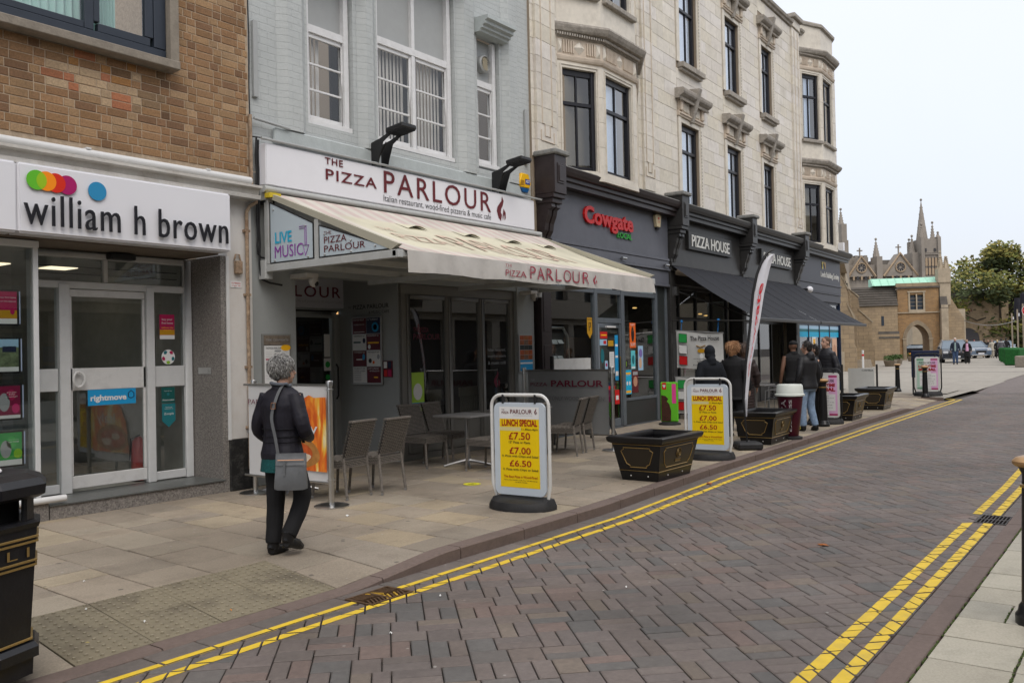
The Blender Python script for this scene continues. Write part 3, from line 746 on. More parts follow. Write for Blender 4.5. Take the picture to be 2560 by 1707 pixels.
# soffit, reveal, piers
P_('soffit', MB().box(-3, 6.44, 9.255, 10.0, 2.885, 2.93), mat('brown soffit', (.16, .13, .10), .8))
P_('white_pier', MB().box(6.56, 6.93, 9.255, 9.9, .63, 3.598), mat('white pier', (.60, .58, .55), .75, var=.08, scale=5, dirt=.5, dcol=(.35, .3, .25), dscale=2.5), bevel=.006)
P_('pier_trim', MB().box(6.535, 6.575, 9.235, 9.254, .63, 2.88), m_white)
P_('pier_plinth', MB().box(6.56, 6.93, 9.248, 9.9, 0, .628), m_blackp, bevel=.006)
P_('granite_pier', MB().box(6.47, 6.555, 9.262, 9.95, .0, 2.883), m_granite)
P_('letter_slot', MB().box(6.462, 6.471, 9.48, 9.74, 1.44, 1.52).box(6.458, 6.466, 9.52, 9.70, 1.46, 1.50), m_chrome)
P_('step', MB().box(4.40, 6.48, 9.275, 9.95, 0, .135), m_granite)
P_('step_nosing', MB().box(4.39, 6.50, 9.255, 9.95, .137, .158), m_granled, bevel=.004)
P_('stall_riser', MB().box(-3, 4.385, 9.27, 9.95, 0, .18), m_granite)
P_('window_board', MB().tube([(-3, 9.25, .215), (4.55, 9.25, .215)], .035, 12), m_white)
# bow fronted display window left, door screen right
dsp = P_('display_window', MB().box(4.28, 4.33, 9.30, 9.35, .24, 2.86).box(-3, 4.33, 9.28, 9.36, 2.80, 2.87), m_alu, bevel=.005)
MB().box(-3, 4.28, 9.32, 9.325, .2, 2.8).build('pane', m_glassd, dsp)
MB().box(4.31, 4.316, 9.36, 9.86, .2, 2.8).build('side_pane', glass('display side glass', (.93, .95, .95), .5), dsp)
scr = P_('door_screen', MB().box(4.50, 4.56, 9.86, 9.95, .16, 2.86).box(4.80, 4.92, 9.84, 9.96, .16, 2.50).box(5.84, 5.94, 9.84, 9.96, .16, 2.50).box(6.36, 6.46, 9.86, 9.95, .16, 2.86)
         .box(4.56, 6.36, 9.86, 9.95, 2.45, 2.53).box(4.56, 6.36, 9.86, 9.95, 2.80, 2.86).box(5.33, 5.38, 9.87, 9.93, 2.535, 2.795)
         .box(4.565, 4.795, 9.87, 9.92, 1.30, 1.55).box(5.945, 6.355, 9.87, 9.92, 1.30, 1.55).box(4.565, 4.795, 9.87, 9.92, .17, .27).box(5.945, 6.355, 9.87, 9.92, .17, .27), m_alu, bevel=.005)
MB().box(4.56, 4.80, 9.90, 9.905, .27, 2.45).box(5.94, 6.36, 9.90, 9.905, .27, 2.45).box(4.57, 5.33, 9.91, 9.915, 2.54, 2.79).box(5.38, 6.36, 9.91, 9.915, 2.54, 2.79).build('pane', m_glassd, scr)
dr = P_('door', MB().box(4.925, 5.835, 9.875, 9.915, 2.36, 2.44).box(4.925, 5.835, 9.875, 9.915, 1.30, 1.55).box(4.925, 5.835, 9.875, 9.915, .20, .34).box(4.925, 4.955, 9.875, 9.915, .345, 2.355).box(5.805, 5.835, 9.875, 9.915, .345, 2.355), mat('door white', (.58, .58, .57), .5, dirt=.35, dcol=(.2, .19, .17), dscale=5), bevel=.004)
MB().box(4.955, 5.805, 9.893, 9.897, .34, 2.36).build('pane', m_glassd, dr)
h = MB(); h.tube([(5.0+.07*math.cos(a)*.9, 9.84-.02*abs(math.cos(a)), 1.425+.085*math.sin(a)) for a in [2*PI*i/20 for i in range(20)]], .014, 8, closed=True); h.build('handle', m_white, dr)
bl = MB()
for z in (2.62, 2.70): bl.box(4.6, 6.34, 9.99, 10.0, z, z+.01)
P_('vent_slat', bl, m_ink)
P_('door_sensor', MB().box(5.35, 5.65, 9.72, 9.86, 2.80, 2.87), m_black, bevel=.01)
# posters on the glass
def print_(name, x0, x1, z0, z1, y, items, par=None, M=None, base=m_prw, d=.002):
    b = MB(); b.box(x0, x1, y-d, y, z0, z1, 0); ms = [base]
    for it in items:
        col = it[-1]
        if col not in ms: ms.append(col)
        k = ms.index(col)
        if it[0] == 'r': rect(b, lerp(x0, x1, it[1]), lerp(x0, x1, it[2]), lerp(z0, z1, it[3]), lerp(z0, z1, it[4]), y-d-.0008-.0003*it[5] if len(it) > 6 else y-d-.0008, k)
        if it[0] == 'd': disc(b, lerp(x0, x1, it[1]), lerp(z0, z1, it[2]), it[3]*(x1-x0), y-d-.0015, 20, k, rz=it[4]*(x1-x0))
        if it[0] == 'f': flame(b, lerp(x0, x1, it[1]), lerp(x0, x1, it[2]), lerp(z0, z1, it[3]), lerp(z0, z1, it[4]), y-d-.0016, k)
    return b.build(name, ms, par, smooth=False, M=M)
c_pink = mat('print magenta', H('a8154f'), .5); c_gold = mat('print ochre', H('b98a18'), .5); c_green = mat('print green', H('2c9a4a'), .5)
c_lime = mat('print lime', H('86b92f'), .5); c_blue = mat('print blue', H('1d8fc4'), .5); c_teal = mat('print teal', H('1e6a72'), .5); c_dkgreen = mat('print dark green', H('124f4c'), .5)
c_red = mat('print red', H('c01a1c'), .5); c_orange = mat('print orange', H('e0641a'), .5); c_photo = mat('print landscape', (.12, .15, .08), .5, var=.8, scale=14)
c_navy = mat('print navy', H('1c2440'), .5); c_skyp = mat('print sky', H('9cbfd8'), .5)
ps = print_('deposit_poster', 6.02, 6.22, 1.88, 2.18, 9.868, [('r', 0, 1, 0, .16, m_prw), ('r', 0, 1, .17, .38, c_gold)], base=c_pink)
text('lettering', 'buy your', 6.05, 6.19, 2.10, 2.135, 9.864, m_prw, ps); text('lettering', 'first home', 6.045, 6.195, 2.065, 2.09, 9.864, m_prw, ps)
text('lettering', 'without the', 6.04, 6.2, 2.01, 2.03, 9.8635, mat('print yellow', H('f0b41c'), .5), ps); text('lettering', 'deposit', 6.07, 6.17, 1.975, 2.0, 9.8635, MATS['print yellow'], ps)
tag(ps, 'magenta first home poster stuck inside the glass right of the agency door', 'poster')
st_ = MB(); disc(st_, 6.13, 1.66, .09, 9.868, 26, 0, d=.002)
for i in range(5):
    a = PI/2+2*PI*i/5+.6; disc(st_, 6.13+.062*math.cos(a), 1.66+.062*math.sin(a), .026, 9.8655, 10, 1+i % 3)
p_ = [(6.13+(.08 if i % 2 == 0 else .045)*math.cos(PI/2+PI*i/5), 1.66+(.08 if i % 2 == 0 else .045)*math.sin(PI/2+PI*i/5)) for i in range(10)]
st_.add([(a, 9.8645, b) for a, b in p_], [tuple(range(10))], 0)
tag(st_.build('award_sticker', [m_prw, c_teal, c_pink, c_lime], smooth=False), 'round white star sticker on the glass right of the agency door', 'sticker')
rm = print_('property_sticker', 5.12, 5.70, 1.12, 1.30, 9.87, [], base=c_blue); text('lettering', 'rightmove', 5.15, 5.58, 1.15, 1.24, 9.866, m_prw, rm, bold=.03)
hm = MB(); hm.tube([(5.605, 9.866, 1.20), (5.605, 9.866, 1.245), (5.64, 9.866, 1.275), (5.675, 9.866, 1.245), (5.675, 9.866, 1.20), (5.64, 9.866, 1.185)], .005, 5, closed=True); hm.build('house_mark', c_navy, rm)
tag(rm, 'bright blue rightmove sticker under the middle rail of the agency door', 'sticker')
pz = print_('green_sticker', 6.03, 6.21, 1.10, 1.29, 9.868, [('d', .5, .55, .1, .1, c_teal)], base=c_dkgreen); text('lettering', 'PrimeLocation', 6.045, 6.2, 1.125, 1.145, 9.865, m_prw, pz); text('lettering', 'Find all our', 6.07, 6.17, 1.24, 1.25, 9.865, m_prw, pz)
tag(pz, 'dark green property sticker above the pennant shaped one', 'sticker')
zp = MB().prism([(6.035, .98-.10), (6.125, .80), (6.215, .88), (6.215, 1.09), (6.035, 1.09)], 9.868, 9.866, 'y').build('pennant_sticker', c_teal)
text('lettering', 'Zoopla', 6.06, 6.19, .945, .98, 9.864, m_prw, zp); text('lettering', 'See all our', 6.08, 6.17, 1.04, 1.052, 9.864, m_prw, zp); text('lettering', 'properties on', 6.07, 6.18, 1.02, 1.032, 9.864, m_prw, zp)
tag(zp, 'teal pennant shaped sticker low on the glass right of the agency door', 'sticker')
# hanging property displays in the window
def display(x0, z0, kind, label):
    t = thing('property_display', label, 'display', (x0+.10, 9.37, z0), 0, 'framed property adverts hanging in the agency window')
    MB().box(-.155, .155, .012, .017, -.03, .41).build('acrylic_holder', glass('acrylic', (.93, .95, .97), .8), t)
    MB().box(-.13, .13, -.008, .010, 0, .365).build('frame', m_black, t, bevel=.003)
    MB().box(.137, .147, -.002, .006, .02, .35).build('light_edge', mat('edge light', (.55, .62, .85), .3), t)
    it = {'dep': ([('r', 0, 1, 0, .16, m_prw), ('r', 0, 1, .17, .42, c_gold), ('d', .8, .38, .1, .14, c_pink)], c_pink),
          'photo': ([('r', 0, 1, 0, .14, m_prw), ('r', 0, 1, .75, 1, c_skyp), ('r', .3, .9, .6, .78, c_navy)], c_photo),
          'cover': ([('r', 0, 1, 0, .1, m_prw), ('d', .3, .5, .24, .42, m_prg), ('d', .6, .72, .2, .25, c_pink), ('d', .8, .3, .17, .22, mat('print rose', H('c4266b'), .5))], mat('print wine', H('7d0f3c'), .5)),
          'money': ([('r', 0, 1, 0, .17, m_prw), ('d', .3, .5, .24, .4, m_prg), ('d', .55, .7, .22, .27, mat('print mid green', H('38ac50'), .5)), ('d', .82, .35, .19, .22, c_lime)], c_green)}[kind]
    s_ = print_('advert', -.11, .11, .02, .345, -.0085, it[0], t, base=it[1])
    tx = {'dep': [('buy your first home', -.1, .1, .27, .295), ('without the deposit', -.1, .1, .235, .255)], 'photo': [('for sale', -.08, .03, .035, .05)], 'cover': [('are you', -.02, .07, .27, .285), ('fully', 0, .06, .25, .267), ('covered?', -.03, .08, .23, .245)], 'money': [('how can you', -.02, .08, .27, .28), ('save money', -.02, .08, .24, .26)]}[kind]
    for a, b, c, d_, e_ in tx: text('lettering', a, b, c, d_, e_, -.013, m_prw, s_)
display(4.06-.13, 2.00, 'dep', 'magenta and gold property advert, topmost of the four by the window edge')
display(4.07-.13, 1.52, 'photo', 'property advert with a house photo, second from the top')
display(4.08-.13, 1.05, 'cover', 'dark pink property advert with a grey circle, third from the top')
display(4.09-.13, .58, 'money', 'green property advert with round shapes, lowest of the four')
# interior
ir = P_('shop_interior', MB().box(-3, 6.46, 13.2, 13.3, 0, 2.9).box(-3, 6.46, 9.97, 13.2, 2.88, 2.92).box(-3, 6.46, 9.97, 13.2, .10, .12).box(6.46, 6.5, 9.97, 13.2, 0, 2.9), m_room, smooth=False)
MB().box(5.2, 5.9, 12.2, 12.6, .12, 1.1).box(5.95, 6.2, 12.4, 12.7, .12, 1.0).build('desk', mat('desk white', (.4, .42, .43), .6), ir)
fe = MB(); fe.loft([((6.0, 10.35, .14), .085, .085, 0), ((6.0, 10.35, .60), .085, .085, 0), ((6.0, 10.35, .68), .03, .03, 0)], 14); fe.tube([(5.99, 10.3, .70), (5.88, 10.3, .66), (5.86, 10.3, .4)], .012, 6, mi=1)
tag(fe.build('fire_extinguisher', [mat('extinguisher red', (.35, .01, .01), .35), m_black]), 'red fire extinguisher standing behind the agency glass', 'extinguisher')
li = MB()
for x in (4.9, 5.75): li.obox((x, 11.8, 2.87), .35, .35, .01)
li.build('ceiling_light', mat('lit ceiling panel', (1, .85, .6), .5, emit=1.5), ir)
nt_ = MB()
for i in range(4):
    for j in range(2): nt_.box(5.35+i*.28, 5.57+i*.28, 13.18, 13.195, 1.35+j*.28, 1.58+j*.28)
nt_.build('wall_notice', m_prg, ir)
# rusty downpipe + cables at the party line
dp = thing('downpipe', 'rusty white downpipe in the corner between the agency and the restaurant', 'pipe', (6.9, 9.2, 0))
MB(Matrix.Translation((-6.9, -9.2, 0))).tube([(6.83, 9.215, .25), (6.83, 9.215, 3.45), (6.87, 9.2, 3.53), (6.95, 9.18, 3.58), (6.97, 9.2, 3.65), (6.93, 9.24, 3.74), (6.93, 9.245, 4.7)], .024, 10).build('pipe', m_rustp, dp)
for z in (.75, 1.5, 2.4, 3.2): MB(Matrix.Translation((-6.9, -9.2, 0))).box(6.79, 6.87, 9.20, 9.254, z, z+.03).build('clip', m_rustp, dp)
bb = thing('junction_box', 'small rusty junction box on the white pier', 'junction box', (6.7, 9.25, 2.75)); MB().box(-.05, .05, -.06, 0, -.08, .08).build('case', m_rustp, bb, bevel=.01); MB().tube([(-.05, -.02, .09), (-.03, -.02, .16), (.02, -.02, .16), (.05, -.02, .05)], .01, 6).build('conduit', m_rustp, bb)
np_ = MB().box(6.6, 6.76, 9.248, 9.253, 2.50, 2.58).build('wall_notice', m_prw); text('lettering', 'NO PARKING', 6.615, 6.745, 2.545, 2.565, 9.246, c_red, np_); text('lettering', 'AT ANY TIME', 6.615, 6.745, 2.515, 2.53, 9.246, c_red, np_)
tag(np_, 'tiny white notice with red print on the white pier', 'notice')
cb = thing('cable_run', 'black cables running down the corner beside the restaurant sign', 'cables', (7, 9.2, 0))
Lc = Matrix.Translation((-7, -9.2, 0))
for k, (x, ztop, zbot) in enumerate([(6.945, 8.5, 3.7), (7.01, 4.42, 2.95), (7.04, 4.40, 2.7)]):
    pts = [(x+.006*math.sin(i*1.7+k), 9.27-.03*(k > 0), lerp(ztop, zbot, i/14)) for i in range(15)]
    if k == 2: pts += [(7.06, 9.23, 2.62), (7.16, 9.2, 2.58), (7.35, 9.2, 2.56)]
    if k == 1: pts += [(7.05, 9.23, 2.9), (7.3, 9.22, 2.88)]
    MB(Lc).tube(pts, .008 if k == 0 else .013, 6).build('cable', m_cable, cb)
MB(Lc).tube([(6.97, 9.26, 4.43)]+[(lerp(7.0, 12.9, i/30), 9.22, 4.425+.012*math.sin(i*2.3)) for i in range(31)], .009, 5).build('cable', m_cable, cb)
MB(Lc).box(7.06, 7.2, 9.12, 9.28, 3.58, 3.74).build('cable_box', m_black, cb, bevel=.01)

# ================================================================ pizza restaurant building
m_grey = brickmat('painted grey brick', (.435, .456, .448), (.445, .466, .458), (.405, .427, .42), .24, .0915, .006, .65, .7, .35, dcol=(.22, .24, .235))
m_greyf = mat('smooth grey render', (.30, .315, .31), .6, var=.06, scale=3, dirt=.25, dcol=(.13, .13, .125), dscale=1.5)
m_grain = mat('grey painted stone', (.40, .435, .43), .75, var=.08, scale=6, bump=.3, dirt=.3, dcol=(.2, .2, .19), dscale=2)
m_wood = mat('white sash paint', (.66, .66, .66), .5, var=.05, dirt=.3, dcol=(.35, .33, .3), dscale=8)
m_pan = mat('grey blanking panel', (.34, .35, .345), .5, var=.04)
pp = thing('grey_building', 'pale grey painted brick building with white sash windows above the pizza restaurant', 'building', (10, 9.3, 0))
LP = Matrix.Translation((-10, -9.3, 0))
def Q_(nm, mb, m, par=None, **k): return mb.build(nm, m, par if par is not None else pp, M=LP if par is None else None, **k)
holes = [(7.92, 8.76, 4.80, 6.99), (9.24, 11.02, 4.74, 7.6), (11.6, 12.22, 4.76, 7.06)]
w = MB(); w.wall(6.93, 13.12, 4.0, 11.5, 9.30, .16, holes); Q_('wall', w, m_grey, smooth=False)
# brick piers standing proud between the windows
for a, b in ((7.40, 7.88), (8.83, 9.20), (11.06, 11.55), (12.28, 12.75)):
    Q_('pier', MB().prism([(a, 9.298), (a+.12, 9.21), (b-.12, 9.21), (b, 9.298)], 4.62, 11.5, 'z'), m_grey, smooth=False)
Q_('string_course', MB().box(7.3, 12.85, 9.225, 9.297, 4.42, 4.615), m_grain, bevel=.02)
vb = mat('vertical blind', (.62, .58, .54), .8)
def sash(x0, x1, z0, z1, ztr, cols, blind, vent=False):
    wn = Q_('window', MB().box(x0, x0+.07, 9.37, 9.50, z0, z1).box(x1-.085, x1, 9.37, 9.50, z0, z1).box(x0+.055, x1-.055, 9.39, 9.50, ztr, ztr+.11).box(x0-.02, x1+.02, 9.33, 9.50, z0-.07, z0), m_wood, bevel=.004)
    cw = (x1-x0-.11)/cols
    for c in range(cols):
        a = x0+.055+c*cw; b = a+cw
        if c: MB().box(a-.035, a+.035, 9.395, 9.498, z0+.001, ztr-.001).box(a-.035, a+.035, 9.395, 9.498, ztr+.111, z1).build('mullion', m_wood, wn)
        f = MB(); e0, e1 = a+(.035 if c else 0), b-(.035 if c < cols-1 else 0)
        f.box(e0, e0+.045, 9.42, 9.46, z0, ztr).box(e1-.045, e1, 9.42, 9.46, z0, ztr).box(e0+.045, e1-.045, 9.42, 9.46, z0, z0+.08).box(e0+.045, e1-.045, 9.42, 9.46, ztr-.06, ztr)
        for i in (1, 2): zz = lerp(z0+.08, ztr-.06, i/3); f.box(e0+.045, e1-.045, 9.425, 9.455, zz-.014, zz+.014)
        f.build('sash', m_wood, wn, bevel=.003)
        MB().box(e0+.045, e1-.045, 9.44, 9.443, z0+.08, ztr-.06).build('pane', glass('sash glass', (.95, .96, .96), .8), wn)
        Q = MB().box(e0, e1, 9.45, 9.47, ztr+.11, z1).build('blank_panel', m_pan, wn)
        bm_ = MB(); xx = e0+.05
        while xx < e1-.05:
            if (xx-e0)/(e1-e0) < blind: bm_.obox((xx+.035, 9.56, (z0+ztr)/2), .075, .004, ztr-z0, rz=.35+.1*math.sin(xx*40))
            xx += .078
        if bm_.v: bm_.build('blind', vb, wn)
    if vent:
        v = MB(); cx = (x0+x1)/2-.02; cz = ztr+.11+.30; v.lathe([(.15, 0), (.15, .10), (.125, .12), (.11, .06)], (0, 0, 0), 20)
        A = Matrix.Translation((cx, 9.45, cz)) @ Matrix.Rotation(math.radians(90), 4, 'X')
        v2 = MB(A); v2.lathe([(.15, 0), (.15, .10), (.125, .12), (.115, .05)], n=22); v2.build('vent', m_pan, wn)
        g_ = MB()
        for i in range(-3, 4): g_.obox((cx, 9.35, cz+i*.03), .2*math.cos(i*.33), .008, .008, ry=.7); g_.obox((cx, 9.355, cz+i*.03), .2*math.cos(i*.33), .008, .008, ry=-.7)
        g_.build('vent_grille', mat('beige grille', (.5, .44, .32), .6), wn)
    MB().box(x0-.02, x1+.02, 10.3, 10.35, z0-.3, z1).box(x0-.6, x1+.6, 9.6, 10.3, z0-.35, z0-.3).build('room_back', m_dark, wn)
    return wn
sash(7.94, 8.74, 4.88, 6.95, 6.10, 1, .42)
sash(9.26, 11.0, 4.83, 7.55, 6.30, 2, 1.)
sash(11.62, 12.2, 4.88, 7.02, 6.20, 1, .5, vent=True)
for a, b, zt in ((7.85, 8.83, 6.97), (9.15, 11.12, 7.58), (11.52, 12.32, 7.04)):
    prf = [(9.35, zt), (9.16, zt), (9.15, zt+.04), (9.10, zt+.05), (9.10, zt+.09), (9.04, zt+.11), (9.04, zt+.16), (8.98, zt+.18), (8.98, zt+.24), (9.35, zt+.25)]
    Q_('window_cornice', MB().prism(prf, a, b, 'x'), m_grain, smooth=False)
for x, z0, z1 in ((7.04, 4.95, 5.93), (12.95, 5.02, 6.02)): Q_('wall_strip', MB().box(x-.035, x+.035, 9.25, 9.296, z0, z1), m_pan, bevel=.004)
Q_('bracket_pipe', MB().tube([(6.97, 9.22, 4.66), (7.52, 9.20, 4.62)], .02, 8), m_pan)
# main sign
sb = Q_('sign_board', MB().box(7.05, 12.92, 9.10, 9.27, 3.81, 4.345), m_sign, bevel=.012, seg=2)
Q_('sign_seam', MB().box(10.22, 10.224, 9.0975, 9.0995, 3.815, 4.34), m_prg)
Q_('sign_rail', MB().tube([(6.97, 9.08, 4.385), (13.12, 9.08, 4.385)], .018, 8), m_pan)
for s_, a, b, c, d_ in [('THE', 8.02, 8.34, 4.23, 4.32), ('PIZZA', 8.03, 8.98, 4.02, 4.165)]: text('lettering', s_, a, b, c, d_, 9.094, m_mar, sb, depth=.006, bold=.005, sp=1.15)
text('letter', 'PARLOUR', 9.13, 11.64, 3.985, 4.31, 9.094, m_mar, sb, depth=.006, bold=.0, split=True, sp=1.2)
text('lettering', 'Italian restaurant, wood-fired pizzeria & music café', 9.12, 11.64, 3.832, 3.958, 9.096, m_ink, sb, bold=-.006)
fl = MB(); flame(fl, 11.80, 12.06, 3.87, 4.30, 9.094); fl.build('flame_mark', m_mar, sb, smooth=False)
# small serif feet on the big letters
sf = MB()
for x in (9.165, 9.47, 9.62, 9.98, 10.02, 10.36): pass
# ground floor: pillars, recess, panels
Q_('left_pillar', MB().box(6.94, 7.65, 9.30, 9.55, 0, 3.99), m_greyf, bevel=.006)
Q_('right_pillar', MB().box(12.60, 13.12, 9.30, 9.55, 0, 3.99), m_greyf, bevel=.006)
Q_('lintel', MB().box(7.66, 12.59, 9.31, 9.55, 2.72, 3.99), m_greyf)
Q_('recess_ceiling', MB().box(7.2, 9.72, 9.56, 10.75, 2.86, 2.9), m_greyf)
Q_('recess_side_wall', MB().box(9.70, 9.80, 9.42, 10.75, 0, 2.86), m_greyf)
Q_('recess_left_wall', MB().box(7.2, 7.3, 9.56, 10.75, 0, 2.86), m_greyf)
Q_('recess_back', MB().box(7.3, 8.55, 10.72, 10.78, 0, 2.86).box(9.62, 9.70, 10.72, 10.78, 0, 2.3).box(8.56, 9.70, 10.72, 10.78, 2.36, 2.86), m_greyf)
dd = Q_('restaurant_door', MB().box(8.58, 8.68, 10.70, 10.77, .02, 2.33).box(9.52, 9.62, 10.70, 10.77, .02, 2.33).box(8.68, 9.52, 10.70, 10.77, 2.24, 2.33).box(8.68, 9.52, 10.70, 10.77, .02, .28), m_greyf, bevel=.004)
MB().box(8.68, 9.52, 10.74, 10.745, .28, 2.24).build('pane', m_glassd, dd)
MB().tube([(9.56, 10.66, .95), (9.56, 10.62, 1.0), (9.56, 10.62, 1.45), (9.56, 10.66, 1.5)], .014, 8).build('handle', m_black, dd)
stk = MB(); stk.box(9.38, 9.50, 10.730, 10.736, 1.62, 1.98, 0); stk.box(9.37, 9.51, 10.729, 10.735, 1.40, 1.60, 0); disc(stk, 9.44, 1.50, .05, 10.727, 16, 1); disc(stk, 9.44, 1.30, .045, 10.727, 16, 1); disc(stk, 9.44, 1.18, .045, 10.727, 16, 2); disc(stk, 9.44, 1.06, .045, 10.727, 16, 0)
stk.build('door_stickers', [m_prw, c_green, c_red], dd, smooth=False)
ls = Q_('fascia_panel', MB().box(7.7, 9.74, 10.62, 10.68, 2.39, 2.85), mat('dim sign panel', (.46, .46, .5), .5), bevel=.004)
text('letter', 'LOUR', 8.72, 9.63, 2.55, 2.72, 10.615, m_marn, ls, depth=.005, split=True, sp=1.2); text('lettering', 'wood-fired pizzeria & music café', 8.55, 9.66, 2.455, 2.505, 10.617, m_prg, ls)
# lettering and notice board on the side wall of the recess (faces the street towards the camera)
MS = Matrix.Translation((9.70, 10.6, 0)) @ Matrix.Rotation(-PI/2, 4, 'Z')   # x runs towards the street
text('lettering', 'THE', .08, .15, 2.38, 2.41, 0, m_ink, pp, M=LP @ MS); text('lettering', 'PIZZA PARLOUR', .20, .99, 2.36, 2.43, 0, m_ink, pp, M=LP @ MS, bold=.01); text('lettering', '& MUSIC CAFE', .55, 1.0, 2.28, 2.325, 0, m_ink, pp, M=LP @ MS)
nb = thing('notice_board', 'grey framed board of eight gig posters on the recess side wall', 'notice board', (9.69, 10.6, 0), -PI/2)
MB().box(.20, .86, -.03, 0, 1.17, 2.24).build('frame', mat('silver frame', (.35, .35, .35), .4, .5), nb, bevel=.005)
cm = mat('print deep red', H('5a1020'), .5)
HD = ['NOVEMBER', '1st TUESDAY', 'WEDNESDAY #1', 'WEDNESDAY #2', 'WEDNESDAY #3', 'WEDNESDAY #4', 'THURSDAYS ON', 'LAZY SUNDAY']
for i in range(8):
    c_, r_ = i % 2, i//2; x0 = .225+c_*.31; z1 = 2.215-r_*.255
    base = [cm, c_navy, m_prw, cm, cm, m_prw, m_prw, cm][i]
    items = [[('r', .1, .9, .1, .14, m_prw)], [('d', .65, .4, .25, .25, c_blue), ('d', .65, .4, .15, .15, c_pink)], [('d', .85, .6, .1, .14, c_navy), ('r', .05, .6, .45, .55, c_dkgreen)], [('r', .1, .9, .4, .5, MATS['print yellow']), ('d', .2, .2, .1, .12, m_prw)],
             [('d', .8, .6, .1, .16, c_blue), ('r', .25, .7, .4, .48, m_prw)], [('d', .25, .35, .12, .12, m_ink), ('d', .85, .6, .1, .13, m_prg), ('d', .5, .25, .08, .08, c_orange)], [('r', .05, .6, .6-.12*k, .64-.12*k, m_prg) for k in range(5)], [('r', .5, .8, .3, .38, MATS['print yellow'])]][i]
    b_ = print_('gig_poster', x0, x0+.30, z1-.245, z1, -.031, items, nb, base=base)
    text('lettering', HD[i], x0+.02, x0+.27, z1-.04, z1-.012, -.0355, m_prw if base is not m_prw else m_ink, b_)
    if i == 0: text('lettering', 'THE PIZZA PARLOUR', x0+.03, x0+.27, z1-.11, z1-.09, -.0355, m_prw, b_)
    if i == 6: text('lettering', 'THE BIG SCREEN', x0+.02, x0+.27, z1-.075, z1-.052, -.0355, m_ink, b_)
    if i == 7: text('lettering', 'AFTERNOON', x0+.06, x0+.27, z1-.075, z1-.052, -.0355, m_prw, b_)
lf = print_('leaflet_rack', .88, 1.06, 1.29, 1.54, 0, [('r', .05, .45, .55, .95, m_prw), ('r', .55, .95, .05, .45, c_pink), ('r', .55, .95, .55, .95, c_navy), ('r', .05, .45, .05, .45, c_red)], None, base=cm, d=.02, M=Matrix.Translation((9.69, 10.6, 0)) @ Matrix.Rotation(-PI/2, 4, 'Z'))
tag(lf, 'small dark red leaflet sheet beside the gig poster board', 'leaflet')
# folding glazed doors
fd_ = thing('folding_doors', 'grey framed folding glass doors of the restaurant front', 'doors', (11.2, 9.42, 0))
LF = Matrix.Translation((-11.2, -9.42, 0)); m_gfr = mat('taupe door frame', (.155, .15, .135), .5, var=.05)
MB(LF).box(9.72, 12.60, 9.37, 9.47, 2.56, 2.715).box(9.72, 12.60, 9.37, 9.47, 0, .10).box(9.72, 9.83, 9.37, 9.47, .10, 2.56).box(12.52, 12.60, 9.37, 9.47, .10, 2.56).build('outer_frame', m_gfr, fd_, bevel=.004)
for a, b in ((9.84, 10.80), (10.82, 11.66), (11.68, 12.51)):
    lf_ = MB(LF).box(a, a+.07, 9.36, 9.42, .11, 2.55).box(b-.07, b, 9.36, 9.42, .11, 2.55).box(a+.07, b-.07, 9.36, 9.42, 2.49, 2.55).box(a+.07, b-.07, 9.36, 9.42, .11, .20).box(a+.07, b-.07, 9.36, 9.42, .56, .66).box(a+.07, b-.07, 9.375, 9.41, .20, .56).build('door_leaf', m_gfr, fd_, bevel=.003)
    MB(LF).box(a+.07, b-.07, 9.39, 9.394, .66, 2.49).build('pane', m_glassd, lf_)
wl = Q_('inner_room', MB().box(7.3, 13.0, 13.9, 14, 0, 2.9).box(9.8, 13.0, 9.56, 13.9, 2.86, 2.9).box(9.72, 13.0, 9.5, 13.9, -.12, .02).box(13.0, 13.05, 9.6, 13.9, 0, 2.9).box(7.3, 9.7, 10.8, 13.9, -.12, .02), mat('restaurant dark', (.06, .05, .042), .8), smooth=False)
text('lettering', 'THE PIZZA', 10.0, 10.35, 1.98, 2.05, 9.388, m_marn, fd_, M=LF); text('lettering', 'PARLOUR', 10.0, 10.62, 1.86, 1.95, 9.388, m_marn, fd_, M=LF)
for s_, z_ in (('Italian restaurant,', 1.65), ('wood-fired pizzeria', 1.54), ('& music café', 1.43)): text('lettering', s_, 11.85, 12.35, z_, z_+.06, 9.388, m_prg, fd_, M=LF)
fl = MB(LF); flame(fl, 12.0, 12.18, 1.02, 1.32, 9.388); fl.build('flame_mark', m_marn, fd_, smooth=False)
gp = print_('window_poster', 9.93, 10.22, .75, 1.35, 9.387, [('d', .5, .5, .35, .45, m_prw), ('r', 0, 1, .12, .22, c_blue), ('r', .2, .8, .45, .56, c_pink)], None, base=mat('print pale green', H('a7cf4a'), .5)); tag(gp, 'pale green poster stuck low on the left folding door', 'poster')
for i, x in enumerate((10.9, 11.9, 12.3)):
    c = thing('dining_chair', ['wooden slat-back chair inside, behind the middle folding door', 'wooden slat-back chair inside, behind the right folding door', 'wooden slat-back chair inside, furthest right behind the glass'][i], 'chair', (x, 10.0+.15*i, .02), .1, 'wooden chairs inside the restaurant window')
    wd_ = mat('pale wood', (.22, .19, .14), .6)
    MB().box(-.2, .2, -.2, .2, .42, .46).build('seat', wd_, c)
    for a in (-.18, .18):
        MB().box(a-.02, a+.02, -.2, -.16, 0, .42).build('leg', wd_, c); MB().box(a-.02, a+.02, .16, .2, 0, .42).build('leg', wd_, c)
    bk = MB().box(-.2, .2, -.21, -.18, .86, 1.02).build('backrest', wd_, c)
    for a in range(6): MB().box(-.17+a*.063, -.145+a*.063, -.205, -.185, .46, .86).build('slat', wd_, c)
